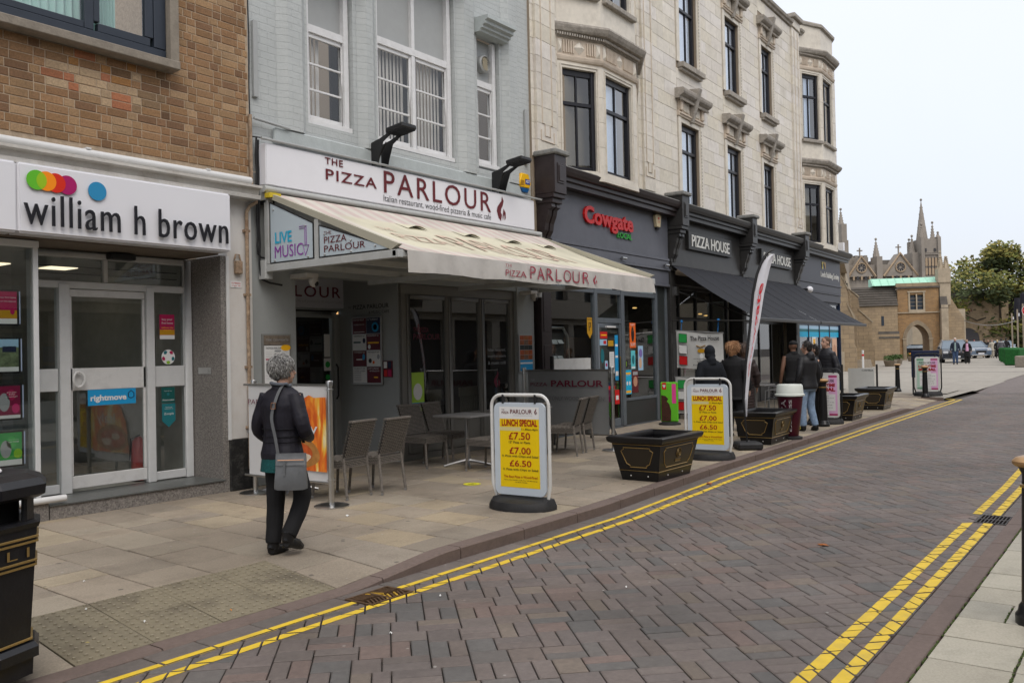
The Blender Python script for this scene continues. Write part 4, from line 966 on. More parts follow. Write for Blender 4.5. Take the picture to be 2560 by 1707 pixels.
for i, x in enumerate((10.4, 11.3, 12.1)):
    MB().ball((x, 11.5, 2.35), .05, 10, 8).build('lamp_%s' % 'bulb', mat('warm lamp', (1, .55, .2), .5, emit=.8), wl)
# framed menu on left pillar, poster on right pillar
mc = thing('menu_case', 'wall mounted menu case under the carved street name on the left pillar', 'menu case', (7.31, 9.29, 0))
MB().box(-.23, .23, -.012, .005, 1.18, 1.93).build('frame', mat('menu case frame', (.2, .2, .19), .5), mc)
cs = MB().box(-.205, .205, -.022, -.013, 1.79, 1.91).build('stone_plate', mat('weathered name plate', (.16, .13, .10), .9, var=.4, scale=15), mc); text('lettering', 'THE COWGATE', -.18, .18, 1.84, 1.865, -.024, m_prg, cs)
mp = print_('menu_sheet', -.2, .2, 1.20, 1.78, -.014, [('d', .85, .95, .2, .1, MATS['print yellow']), ('r', .05, .33, .68, .71, c_pink), ('r', .67, .95, .73, .76, c_pink), ('r', .4, .65, .86, .9, m_prg), ('r', .05, .3, .02, .1, c_red)]+[('r', .05+.31*c_, .3+.31*c_, .85-.035*k, .855-.035*k, m_prg) for c_ in range(3) for k in range(18) if k not in (4, 5)], mc)
text('lettering', 'THE PIZZA PARLOUR', -.18, .06, 1.735, 1.76, -.018, m_ink, mp)
pr2 = thing('food_poster', 'framed poster of food photos on the right pillar of the restaurant', 'poster', (12.82, 9.29, 0))
MB().box(-.22, .22, -.015, .005, 1.27, 1.95).build('frame', mat('silver frame', (.35, .35, .35)), pr2)
ms_ = [mat('food '+h_, H(h_), .5, var=.6, scale=30) for h_ in ('8a4a20', '30302c', 'a04a1c', '6a5040', '1f2a2a', '93562a')]
b = MB()
for i in range(3):
    for j in range(5): rect(b, -.19+i*.127, -.067+i*.127, 1.50+j*.087, 1.58+j*.087, -.017, (i*3+j*2) % 6)
rect(b, -.19, .19, 1.30, 1.49, -.017, 6); rect(b, -.19, .19, 1.42, 1.45, -.018, 7)
b.build('print', ms_+[c_blue, m_prw], pr2, smooth=False)
# cctv domes
for x, y, z, lb in ((7.72, 9.02, 2.62, 'white dome camera under the left end of the canopy'), (12.85, 9.1, 2.62, 'small bullet camera under the right end of the canopy')):
    t = thing('security_camera', lb, 'camera', (x, y, z)); MB().box(-.16, .05, -.05, .3, .04, .10).build('mount', m_oldwhite, t, bevel=.01); MB().ball((0, 0, 0), (.065, .065, .08), 14, 10).build('dome', m_oldwhite, t); MB().ball((.01, -.03, -.03), .04, 10, 8).build('lens', m_black, t)
# floodlights
for x, lb in ((9.02, 'black floodlight on a curved arm above PARLOUR, the left one'), (11.85, 'black floodlight on a curved arm above the flame, the right one')):
    t = thing('floodlight', lb, 'floodlight', (x, 9.2, 4.4), 0, 'floodlights over the restaurant sign')
    MB().prism([(-.0, -.03), (-.0, .30), (-.18, .34), (-.42, .42), (-.42, .38), (-.24, .28), (-.17, .10), (-.13, -.03)], -.03, -.02, 'x').prism([(-.0, -.03), (-.0, .30), (-.18, .34), (-.42, .42), (-.42, .38), (-.24, .28), (-.17, .10), (-.13, -.03)], .17, .18, 'x').build('arm', m_black, t, smooth=False)
    MB().obox((.075, -.50, .44), .30, .34, .07, rx=-.12).build('head', m_black, t, bevel=.015)
    f = MB()
    for i in range(9): f.obox((-.05+i*.031, -.50, .405), .008, .32, .03, rx=-.12)
    f.build('cooling_fins', m_black, t); MB().tube([(.08, -.01, 0), (.08, -.06, .12), (.08, -.2, .3)], .012, 6).build('cable', m_cable, t)
# alarm boxes
t = thing('alarm_box', 'yellow and blue alarm box with white letters at the right end of the restaurant sign', 'alarm box', (12.79, 9.21, 4.66))
hexp = [(-.10, -.16), (.10, -.16), (.175, .0), (.10, .17), (-.10, .17), (-.175, 0)]
MB().prism([(-.125, -.085), (.125, -.085), (.175, .0), (.10, .17), (-.10, .17), (-.175, 0)], .08, -.02, 'y').build('case', mat('alarm yellow', (.75, .42, .01), .35), t, bevel=.012)
MB().prism([(-.08, -.17), (.08, -.17), (.123, -.088), (-.123, -.088)], .08, -.015, 'y').build('strobe', mat('alarm blue', (.01, .08, .22), .25), t, bevel=.008)
b = MB().box(-.01, .13, -.026, -.021, -.02, .07).build('badge', mat('badge blue', H('1c3f94'), .4), t); text('lettering', 'ADT', 0, .12, 0, .055, -.028, m_prw, b, bold=.02)
v = MB()
for i in range(5): v.box(-.15, -.04, -.024, -.021, -.05+i*.02, -.044+i*.02)
v.build('louvre', m_mar, t)

# ---- awning
aw = thing('restaurant_awning', 'cream and pink striped awning with lettered valance and boxed grey side frame', 'awning', (10, 9.2, 3.7))
LA = Matrix.Translation((-10, -9.2, -3.7)); m_fr = mat('awning frame paint', (.42, .43, .42), .5, var=.06, dirt=.4, dcol=(.25, .24, .18), dscale=4)
AX0, AX1, AY0, AY1, AZ0, AZ1 = 7.18, 13.05, 9.07, 6.83, 3.70, 2.80
def stripe_mat():
    m = D.materials.new('awning canvas'); m.use_nodes = True; n = m.node_tree.nodes; l = m.node_tree.links; b = n['Principled BSDF']; b.inputs['Roughness'].default_value = .85
    co = n.new('ShaderNodeTexCoord').outputs['Object']; sp = n.new('ShaderNodeSeparateXYZ'); l.new(co, sp.inputs[0])
    f = n.new('ShaderNodeMath'); f.operation = 'MULTIPLY'; f.inputs[1].default_value = 1/.30; l.new(sp.outputs[0], f.inputs[0])
    fr_ = n.new('ShaderNodeMath'); fr_.operation = 'FRACT'; l.new(f.outputs[0], fr_.inputs[0])
    gt = n.new('ShaderNodeMath'); gt.operation = 'GREATER_THAN'; gt.inputs[1].default_value = .5; l.new(fr_.outputs[0], gt.inputs[0])
    # the middle of the slope is the overprinted cream panel (object y -.75..-1.9)
    a = n.new('ShaderNodeMapRange'); a.inputs[1].default_value = -.62; a.inputs[2].default_value = -.72; l.new(sp.outputs[1], a.inputs[0])
    c = n.new('ShaderNodeMapRange'); c.inputs[1].default_value = -2.12; c.inputs[2].default_value = -2.0; l.new(sp.outputs[1], c.inputs[0])
    xx = n.new('ShaderNodeMapRange'); xx.inputs[1].default_value = -2.35; xx.inputs[2].default_value = -2.2; l.new(sp.outputs[0], xx.inputs[0])
    p = n.new('ShaderNodeMath'); p.operation = 'MULTIPLY'; l.new(a.outputs[0], p.inputs[0]); l.new(c.outputs[0], p.inputs[1])
    p2 = n.new('ShaderNodeMath'); p2.operation = 'MULTIPLY'; l.new(p.outputs[0], p2.inputs[0]); l.new(xx.outputs[0], p2.inputs[1])
    m1 = n.new('ShaderNodeMix'); m1.data_type = 'RGBA'; l.new(gt.outputs[0], m1.inputs[0]); m1.inputs[6].default_value = (.60, .56, .49, 1); m1.inputs[7].default_value = (.56, .455, .415, 1)
    m2 = n.new('ShaderNodeMix'); m2.data_type = 'RGBA'; l.new(p2.outputs[0], m2.inputs[0]); l.new(m1.outputs[2], m2.inputs[6]); m2.inputs[7].default_value = (.60, .565, .43, 1)
    nz = n.new('ShaderNodeTexNoise'); nz.inputs['Scale'].default_value = 1.6; nz.inputs['Detail'].default_value = 8; l.new(co, nz.inputs['Vector'])
    r = n.new('ShaderNodeMapRange'); r.inputs[1].default_value = .35; r.inputs[2].default_value = .8; r.inputs[3].default_value = 1.0; r.inputs[4].default_value = .72; l.new(nz.outputs[0], r.inputs[0])
    v = n.new('ShaderNodeVectorMath'); v.operation = 'SCALE'; l.new(m2.outputs[2], v.inputs[0]); l.new(r.outputs[0], v.inputs['Scale']); l.new(v.outputs[0], b.inputs['Base Color'])
    return m
m_can = stripe_mat()
sag = lambda x, t: -.045*math.sin(PI*t)-.018*math.sin(PI*t)*abs(math.sin((x-AX0)*PI/1.17*.5))
fb = MB(LA); NX, NT = 72, 24
vs = []
for i in range(NX+1):
    for j in range(NT+1):
        x = lerp(AX0, AX1, i/NX); t = j/NT; vs.append((x, lerp(AY0, AY1, t), lerp(AZ0, AZ1, t)+sag(x, t)))
cells = set()
for i in range(NX):      # four cut flaps in the cloth
    for j in range(NT):
        x = lerp(AX0, AX1, (i+.5)/NX)
        hole = any(abs(x-c) < .13 and .25 < (j+.5)/NT < .30 for c in (8.95, 10.15, 11.2, 12.2))
        if not hole: cells.add((i, j))
fb.add(vs, [(i*(NT+1)+j, i*(NT+1)+j+1, (i+1)*(NT+1)+j+1, (i+1)*(NT+1)+j)[::1] for i, j in sorted(cells)])
fab = fb.build('canvas', m_can, aw)
for c in (8.95, 10.15, 11.2, 12.2):   # loose flaps curling up
    f = MB(LA); n = 8; v = []
    for i in range(n+1):
        a = i/n; x = c-.2+.4*a; t = .24; zz = lerp(AZ0, AZ1, t)
        v += [(x, lerp(AY0, AY1, .24), zz+sag(x, .24)+.004), (x+.05, lerp(AY0, AY1, .335), lerp(AZ0, AZ1, .335)+sag(x, .335)+.012+.05*math.sin(PI*a))]
    f.add(v, [(2*i, 2*i+1, 2*i+3, 2*i+2) for i in range(n)]); f.build('flap', m_can, aw)
# valance
vf = MB(LA); n = 96; v = []
for i in range(n+1):
    x = lerp(AX0+.02, AX1, i/n); yy = AY1-.012+.012*math.sin(x*9)+.006*math.sin(x*31)
    v += [(x, AY1-.004, AZ1+.002), (x, yy-.01, AZ1-.12), (x, yy-.02+.01*math.sin(x*23), AZ1-.245+.008*math.sin(x*5))]
vf.add(v, [(3*i+k, 3*i+k+1, 3*i+k+4, 3*i+k+3) for i in range(n) for k in (0, 1)])
val = vf.build('valance', mat('valance canvas', (.45, .43, .40), .85, var=.08, scale=3, dirt=.5, dcol=(.26, .25, .24), dscale=2.5), aw)
cf = lambda p: (p[0], p[1]+.012*math.sin(p[0]*9)+.006*math.sin(p[0]*31), p[2])
m_vl = mat('faded maroon print', (.30, .05, .07), .7)
text('lettering', 'THE', 8.97-.0, 9.12, 2.725, 2.765, AY1-.036, m_vl, aw, M=LA, curve=cf); text('lettering', 'PIZZA', 8.97, 9.43, 2.61, 2.69, AY1-.038, m_vl, aw, M=LA, curve=cf)
text('letter', 'PARLOUR', 9.50, 10.98, 2.60, 2.77, AY1-.038, m_vl, aw, M=LA, curve=cf, sp=1.2); fl = MB(LA); flame(fl, 11.1, 11.22, 2.60, 2.75, AY1-.04); fl.build('flame_mark', m_vl, aw, smooth=False)
# faded lettering on the slope
def slope(p):
    t = (4.2-p[2])  # p z carries down-slope coordinate
    yy = lerp(AY0, AY1, t); return (p[0], yy-.004, lerp(AZ0, AZ1, t)+sag(p[0], t)+.010)
m_fade = mat('worn pink print', (.57, .43, .34), .85)
text('lettering', 'PIZZA', 8.0, 8.95, 4.2-.66, 4.2-.52, 0, m_fade, aw, M=LA, curve=slope); text('lettering', 'PARLOUR', 9.1, 11.7, 4.2-.74, 4.2-.42, 0, m_fade, aw, M=LA, curve=slope); text('lettering', 'THE', 8.0, 8.3, 4.2-.46, 4.2-.40, 0, m_fade, aw, M=LA, curve=slope)
# frame
for x in (7.10, 13.10):
    s_ = 1 if x < 8 else -1
    sd = MB(LA).box(x-.04, x+.04, AY1-.0, 9.16, 2.71, 2.80).box(x-.04, x+.04, 9.09, 9.17, 2.805, 3.70).build('side_frame', m_fr, aw, bevel=.005)
    MB(LA).add([(x-.03, 9.12, 3.72), (x+.03, 9.12, 3.72), (x+.03, AY1+.0, 2.86), (x-.03, AY1+.0, 2.86), (x-.03, 9.12, 3.65), (x+.03, 9.12, 3.65), (x+.03, AY1+.12, 2.803), (x-.03, AY1+.12, 2.803)], [(0, 1, 2, 3)[::-1], (4, 5, 6, 7), (0, 3, 7, 4), (1, 5, 6, 2), (3, 2, 6, 7), (0, 4, 5, 1)]).build('rafter', mat('rafter cream', (.40, .38, .30), .6), aw, smooth=False)
    MB(LA).box(x-.025, x+.025, 8.17, 8.24, 2.803, 3.28).build('upright', m_fr, aw)
    MB(LA).box(x-.05, x+.05, 9.10, 9.24, 3.62, 3.80).build('wall_bracket', m_fr, aw, bevel=.005); MB(LA).box(x-.06, x+.06, 9.14, 9.27, 2.62, 2.86).build('wall_bracket', m_fr, aw, bevel=.005)
m_acp = mat('pale side panel', (.46, .53, .57), .35)
def side_panel(y0, y1, ztop0, ztop1, lab):
    p = MB(LA).prism([(y0, 2.815), (y1, 2.815), (y1, ztop1), (y0, ztop0)], 7.075, 7.085, 'x').build('side_panel', m_acp, aw, smooth=False)
    e_ = MB(LA); P4 = [(y0, 2.815), (y1, 2.815), (y1, ztop1), (y0, ztop0)]
    for a, b in zip(P4, P4[1:]+P4[:1]): e_.tube([(7.078, a[0], a[1]), (7.078, b[0], b[1])], .009, 5)
    e_.build('panel_edge', m_black, aw); return p
side_panel(9.07, 8.26, 3.58, 3.24, 0); side_panel(8.15, 6.99, 3.20, 2.84, 1)
MSD = LA @ Matrix.Translation((7.070, 9.07, 0)) @ Matrix.Rotation(-PI/2, 4, 'Z')
m_cy = mat('neon cyan print', H('19a5c8'), .4); m_vi = mat('neon violet print', H('8a3f9c'), .4)
text('lettering', 'LIVE', .10, .42, 3.05, 3.19, 0, m_cy, aw, M=MSD, bold=.02); text('lettering', 'MUSIC', .09, .63, 2.87, 3.02, 0, m_vi, aw, M=MSD)
ar = MB(MSD)
for q_ in ([(.56, 3.22), (.69, 3.22), (.69, 2.99)], [(.56, 3.195), (.665, 3.195), (.665, 2.99)]): ar.tube([(a, 0, b) for a, b in q_], .004, 5)
ar.tube([(.625, 0, 2.985), (.675, 0, 2.86), (.735, 0, 2.985)], .005, 5, closed=True); ar.build('arrow', m_vi, aw)
text('lettering', 'THE', 1.01, 1.14, 3.075, 3.115, 0, m_mar, aw, M=MSD); text('lettering', 'PIZZA', 1.01, 1.40, 2.97, 3.05, 0, m_mar, aw, M=MSD); text('lettering', 'PARLOUR', 1.01, 1.71, 2.865, 2.945, 0, m_mar, aw, M=MSD)
bt = MB(LA)
for y, z in ((9.0, 3.48), (8.4, 3.22), (8.98, 2.84), (8.35, 2.84), (8.05, 3.08), (7.6, 2.97), (7.2, 2.87), (8.05, 2.84), (7.6, 2.84)): bt.ball((7.07, y, z), .014, 8, 5)
bt.build('bolt', m_chrome, aw)
MB(LA).box(7.06, 13.08, AY1-.0+.03, AY1+.10, 2.72, 2.80).build('front_bar', m_fr, aw, bevel=.01)
MB(LA).tube([(7.02, 9.12, 3.76), (13.1, 9.12, 3.76)], .045, 12).build('roller', m_fr, aw)
for y in (8.6, 7.7): MB(LA).box(7.14, 13.06, y-.04, y+.04, 2.715, 2.78).build('cross_bar', m_fr, aw)
for x in (8.9, 10.9): MB(LA).box(x-.03, x+.03, 6.95, 9.2, 2.64, 2.71).build('fore_bar', m_fr, aw)
m_tape = mat('yellow tape', (.6, .45, .03), .6); MB(LA).box(7.02, 7.2, 9.0, 9.1, 3.64, 3.70).build('tape', m_tape, aw)
# ================================================================ the long glazed-terracotta terrace
m_ter = mat('terracotta block', tint=True, rough=.5, var=.10, scale=9, bump=.12, bscale=60, dirt=.35, dcol=(.22, .18, .13), dscale=1.7)
m_terp = mat('terracotta plain', (.61, .565, .485), .5, var=.10, scale=5, dirt=.35, dcol=(.24, .20, .15), dscale=2)
m_terd = mat('weathered terracotta moulding', (.33, .30, .26), .8, var=.25, scale=12, dirt=.7, dcol=(.10, .09, .08), dscale=4, bump=.4)
m_tern = mat('ornament terracotta', (.54, .46, .37), .6, var=.12, scale=12, dirt=.6, dcol=(.17, .12, .08), dscale=6)
m_terj = mat('terracotta joint', (.26, .21, .155), .9)
m_bw = mat('black window frame', (.012, .012, .016), .35)
m_blk = mat('brown black shopfront paint', (.030, .022, .022), .35, var=.15, scale=5, dirt=.25, dcol=(.09, .075, .07), dscale=3)
m_chl = mat('charcoal shopfront paint', (.032, .031, .030), .38, var=.12, dirt=.2, dcol=(.08, .08, .075), dscale=3)
m_slg = mat('slate blue fascia', (.105, .11, .13), .45, var=.12, scale=3, dirt=.5, dcol=(.10, .105, .12), dscale=2.2, streak=.8)
m_blu = mat('blue grey shop frame', (.10, .115, .13), .4, var=.1)
m_navf = mat('building society fascia', (.030, .031, .043), .4)
m_lead = mat('lead capping', (.20, .20, .19), .8, var=.3, scale=14, dirt=.5, dcol=(.35, .33, .28), dscale=8)
m_blind = mat('pale blue blind', (.66, .74, .88), .7, var=.04)
m_blindw = mat('cream blind', (.50, .50, .46), .7)
m_glasst = glass('terrace upper glass', (.92, .95, .97), 1.9); TA = math.atan(.03)
te = thing('terrace', 'long cream terracotta terrace of three storeys with black windows above dark shopfronts', 'building', (13.1, 9.243, 0), TA)
LEN = 20.52; WX = [(6.60, 7.68), (9.60, 10.64), (12.50, 13.44)]
B0, B1 = .92, 3.62      # first bay (local x); second mirrored
bays = [(B0, B1), (LEN+.02-B1-.1, LEN-B0)]
bays = [(.92, 4.30), (16.32, 19.70)]
F1 = (5.14, 7.16); F2 = (8.62, 10.70)
holes = [(a, b, *f) for a, b in WX for f in (F1, F2)]
w = MB(); w.wall(0, LEN, 3.4, 12.08, .012, .30, holes)
w.add([(LEN, .012, 0), (LEN, 9, 0), (LEN, 9, 12.08), (LEN, .012, 12.08)], [(0, 1, 2, 3)])
w.add([(0, .012, 12.08), (LEN, .012, 12.08), (LEN, 9, 12.08), (0, 9, 12.08)], [(0, 1, 2, 3)]); w.add([(0, .0125, 3.4), (0, 9, 3.4), (0, 9, 12.08), (0, .0125, 12.08)], [(0, 3, 2, 1)])
w.build('wall_backing', m_terj, te, smooth=False)
rt = random.Random(9); TP = [(.63, .585, .505), (.61, .565, .48), (.65, .605, .53), (.60, .555, .49), (.62, .57, .47), (.64, .60, .545)]
blocks = []
piers = [(.10, .78, 12.3, .05), ]
def cov(x0, x1, z0, z1):
    for a, b in bays:
        if x0 < b and x1 > a and z0 < 12.0: return True
    for a, b in WX:
        for c, d in (F1, F2):
            # opening incl. architrave and hood
            if x0 < b+.22 and x1 > a-.22 and z0 < d+.1 and z1 > c-.02: return 'w'
    return False
def frange(a, b, s):
    n = max(1, round((b-a)/s)); return [a+(b-a)*i/n for i in range(n+1)]
cols = [(0, .10), (.10, .78), (.78, .92), (4.30, 4.46), (4.46, 5.0), (5.0, 6.38), (7.90, 9.38), (10.86, 12.28), (13.66, 15.40), (15.40, 16.14), (16.14, 16.32), (19.70, 19.88), (19.88, 20.45)]
zz = frange(5.22, 12.06, .305)
for a, b in cols:
    pr_ = .055 if (a, b) in ((.10, .78), (4.46, 5.0), (15.40, 16.14), (19.88, 20.45)) else 0
    for r_, (z0, z1) in enumerate(zip(zz, zz[1:])):
        wdt = b-a; n = max(1, round(wdt/.62)); xs = frange(a, b, wdt/n) if n > 1 else [a, b]
        if n > 1 and r_ % 2: xs = [a]+[x+wdt/n/2 for x in xs[:-1]]+[b]
        for x0, x1 in zip(xs, xs[1:]): blocks.append((x0, x1, z0, z1, pr_))
for (a, b) in WX:  # spandrels between the storeys above the hoods, and above the top hoods
    for z0, z1 in ((7.98, 8.2),): blocks.append((a-.2, b+.2, z0, z1, 0))
    for x0, x1 in ((a-.22, (a+b)/2), ((a+b)/2, b+.22)): blocks.append((x0, x1, 11.66, 12.06, 0)); blocks.append((x0, x1, 8.2, 8.46, 0))
def blk(mb, x0, x1, z0, z1, p, t):
    g_ = .0022; c = .004; a, b, z0, z1 = x0+g_, x1-g_, z0+g_, z1-g_; y0 = -p-rt.uniform(0, .003); yb = .02
    V = [(a, yb, z0), (b, yb, z0), (b, yb, z1), (a, yb, z1), (a, y0+c, z0), (b, y0+c, z0), (b, y0+c, z1), (a, y0+c, z1), (a+c, y0, z0+c), (b-c, y0, z0+c), (b-c, y0, z1-c), (a+c, y0, z1-c)]
    mb.add(V, [(8, 9, 10, 11)]+[(4+k, 4+(k+1) % 4, 8+(k+1) % 4, 8+k) for k in range(4)]+[(k, (k+1) % 4, 4+(k+1) % 4, 4+k) for k in range(4)], 0, t)
def tsee(b):
    X = 13.1+(b[0]+b[1])/2; Y = 9.25+.03*(X-13.1); v = Vector((X, Y, (b[2]+b[3])/2-1.62)); d = v.dot(fw); return abs(v.dot(rr)/d) < .6 and abs(v.dot(uu)/d) < .4, d
blocks.sort(key=lambda b: (not tsee(b)[0], tsee(b)[1])); rest = MB(); cnt = 0
for i, b in enumerate(blocks):
    t = rt.choice(TP); k_ = rt.uniform(.93, 1.04); t = tuple(c*k_ for c in t)
    if i < 300: m_ = MB(); blk(m_, *b, t); m_.build('terracotta_block', m_ter, te, smooth=False)
    else: blk(rest, *b, t)
o = rest.build('terracotta_blocks', m_ter, te, smooth=False); o['kind'] = 'stuff'
# joints / reveals of window surrounds: blocks of the architrave
for a, b in WX:
    for fi, (c, d) in enumerate((F1, F2)):
        ar = MB()
        for x0, x1, o0, o1 in ((a-.2, a-.05, 0, 0), (b+.05, b+.2, 0, 0)): ar.box(x0, x1, -.035, .012, c-.0, d+.12)
        ar.box(a-.049, a-.001, -.015, .30, c, d).box(b+.001, b+.049, -.015, .30, c, d).box(a-.049, b+.049, -.015, .3, d+.001, d+.12)
        ar.build('architrave', m_terp, te, bevel=.006)
        bead = MB(); z = c
        if True:
            while z < d: bead.box(b+.058, b+.078, -.044, -.034, z, z+.05); z += .085
            bead.build('bead_moulding', m_terd, te, smooth=False)['kind'] = 'stuff'
        # dark timber sash window
        wn = MB().box(a+.0, a+.07, .09, .22, c, d).box(b-.09, b, .08, .22, c, d).box(a+.07, b-.09, .09, .22, d-.13, d).box(a+.07, b-.09, .09, .22, c, c+.09).box(a+.07, b-.09, .08, .21, lerp(c, d, .68)-.035, lerp(c, d, .68)+.035).build('window', m_bw, te, bevel=.004)
        zt = lerp(c, d, .68)
        for p0, p1 in ((c+.09, zt-.035), (zt+.035, d-.13)): MB().box(lerp(a, b, .58)-.018, lerp(a, b, .58)+.018, .10, .14, p0, p1).build('glazing_bar', m_bw, wn)
        MB().box(a+.07, b-.09, .125, .13, c+.09, d-.13).build('pane', m_glasst, wn)
        MB().box(a+.05, lerp(a, b, .86), .15, .16, c+.05, d-.1).build('blind', m_blind, wn)
        MB().box(a-.1, b+.6, 1.2, 1.25, c-.3, d+.2).build('room_back', mat('office wall', (.22, .23, .19), .9), wn)
        if fi == 1: MB().box(a-.12, b+.16, -.16, .1, c-.14, c-.01).box(a-.10, b+.10, -.10, .1, c-.2, c-.141).build('sill', m_terd, te, bevel=.008)
        # hood: frieze with flutes, cornice, keystone
        zt = d+.12; m_ = (a+b)/2
        MB().box(a-.22, b+.22, -.06, .012, zt+.001, zt+.12).box(a-.2, b+.2, -.09, .012, zt+.05, zt+.09).build('hood_moulding', m_tern, te, bevel=.01)
        MB().box(a-.2, b+.2, -.03, .012, zt+.121, zt+.40).build('frieze', m_tern, te)
        fl_ = MB()
        for s_ in (-1, 1):
            for k in range(5): cx = m_+s_*(.20+k*.062); fl_.box(cx-.018, cx+.018, -.065, -.03, zt+.15, zt+.37)
        fl_.build('fluting', m_terp, te, smooth=False)['kind'] = 'stuff'
        for s_ in (-1, 1): cx = m_+s_*((b-a)/2+.10); MB().box(cx-.07, cx+.07, -.10, .012, zt+.13, zt+.40).build('end_block', m_tern, te, bevel=.02)
        x0, x1 = a-.34, b+.34; zc = zt+.401
        for nm, pts in (('hood_cornice', [(.012, zc), (-.12, zc), (-.14, zc+.05), (-.17, zc+.06), (-.23, zc+.10), (-.25, zc+.14), (-.26, zc+.20), (-.23, zc+.235), (.012, zc+.25)]),):
            MB().prism(pts, x0, x1, 'x').build(nm, m_terd, te, smooth=False)
        dn = MB(); x = x0+.06
        while x < x1-.06: dn.box(x, x+.03, -.17, -.12, zc-.045, zc-.001); x += .06
        dn.build('dentils', m_terd, te, smooth=False)['kind'] = 'stuff'
        k0, k1 = zt-.04, zc+.36
        MB().add([(m_-.06, -.09, k0), (m_+.06, -.09, k0), (m_+.085, -.31, k1), (m_-.085, -.31, k1), (m_-.06, .01, k0), (m_+.06, .01, k0), (m_+.085, .01, k1+.03), (m_-.085, .01, k1+.03)], [(0, 1, 2, 3), (4, 7, 6, 5), (0, 4, 5, 1), (3, 2, 6, 7), (0, 3, 7, 4), (1, 5, 6, 2)]).build('keystone', m_terd, te, smooth=False)
# pilaster panel ornament
for x in (.44, 4.73, 15.77):
    for zb in (5.55,):
        orn = MB(); orn.tube([(x-.17, -.062, 12), (x-.17, -.062, zb+.3), (x-.09, -.062, zb+.3), (x-.09, -.062, zb+.08), (x+.09, -.062, zb+.08), (x+.09, -.062, zb+.3), (x+.17, -.062, zb+.3), (x+.17, -.062, 12)], .012, 5)
        orn.tube([(x-.22, -.062, zb+.18), (x-.22, -.062, zb-.02), (x+.22, -.062, zb-.02), (x+.22, -.062, zb+.18)], .014, 5); orn.build('panel_moulding', m_tern, te)
# parapet
for a, b in ((.92, 4.40), (5.06, 15.34), (16.20, 16.54)):
    MB().prism([(.4, 12.08), (-.06, 12.08), (-.08, 12.14), (-.13, 12.16), (-.15, 12.23), (.4, 12.25)], a, b, 'x').build('coping', m_terd, te, smooth=False)
for a, b, h in ((.05, .83, 12.35), (4.42, 5.04, 12.50), (15.35, 16.19, 12.50), (19.83, 20.52, 12.25)):
    MB().box(a+.05, b-.05, -.10, .4, 12.08, h-.15).build('parapet_pier', m_terp, te, bevel=.01); MB().box(a-.04, b+.04, -.2, .45, h-.149, h).build('pier_cap', m_terd, te, bevel=.02)
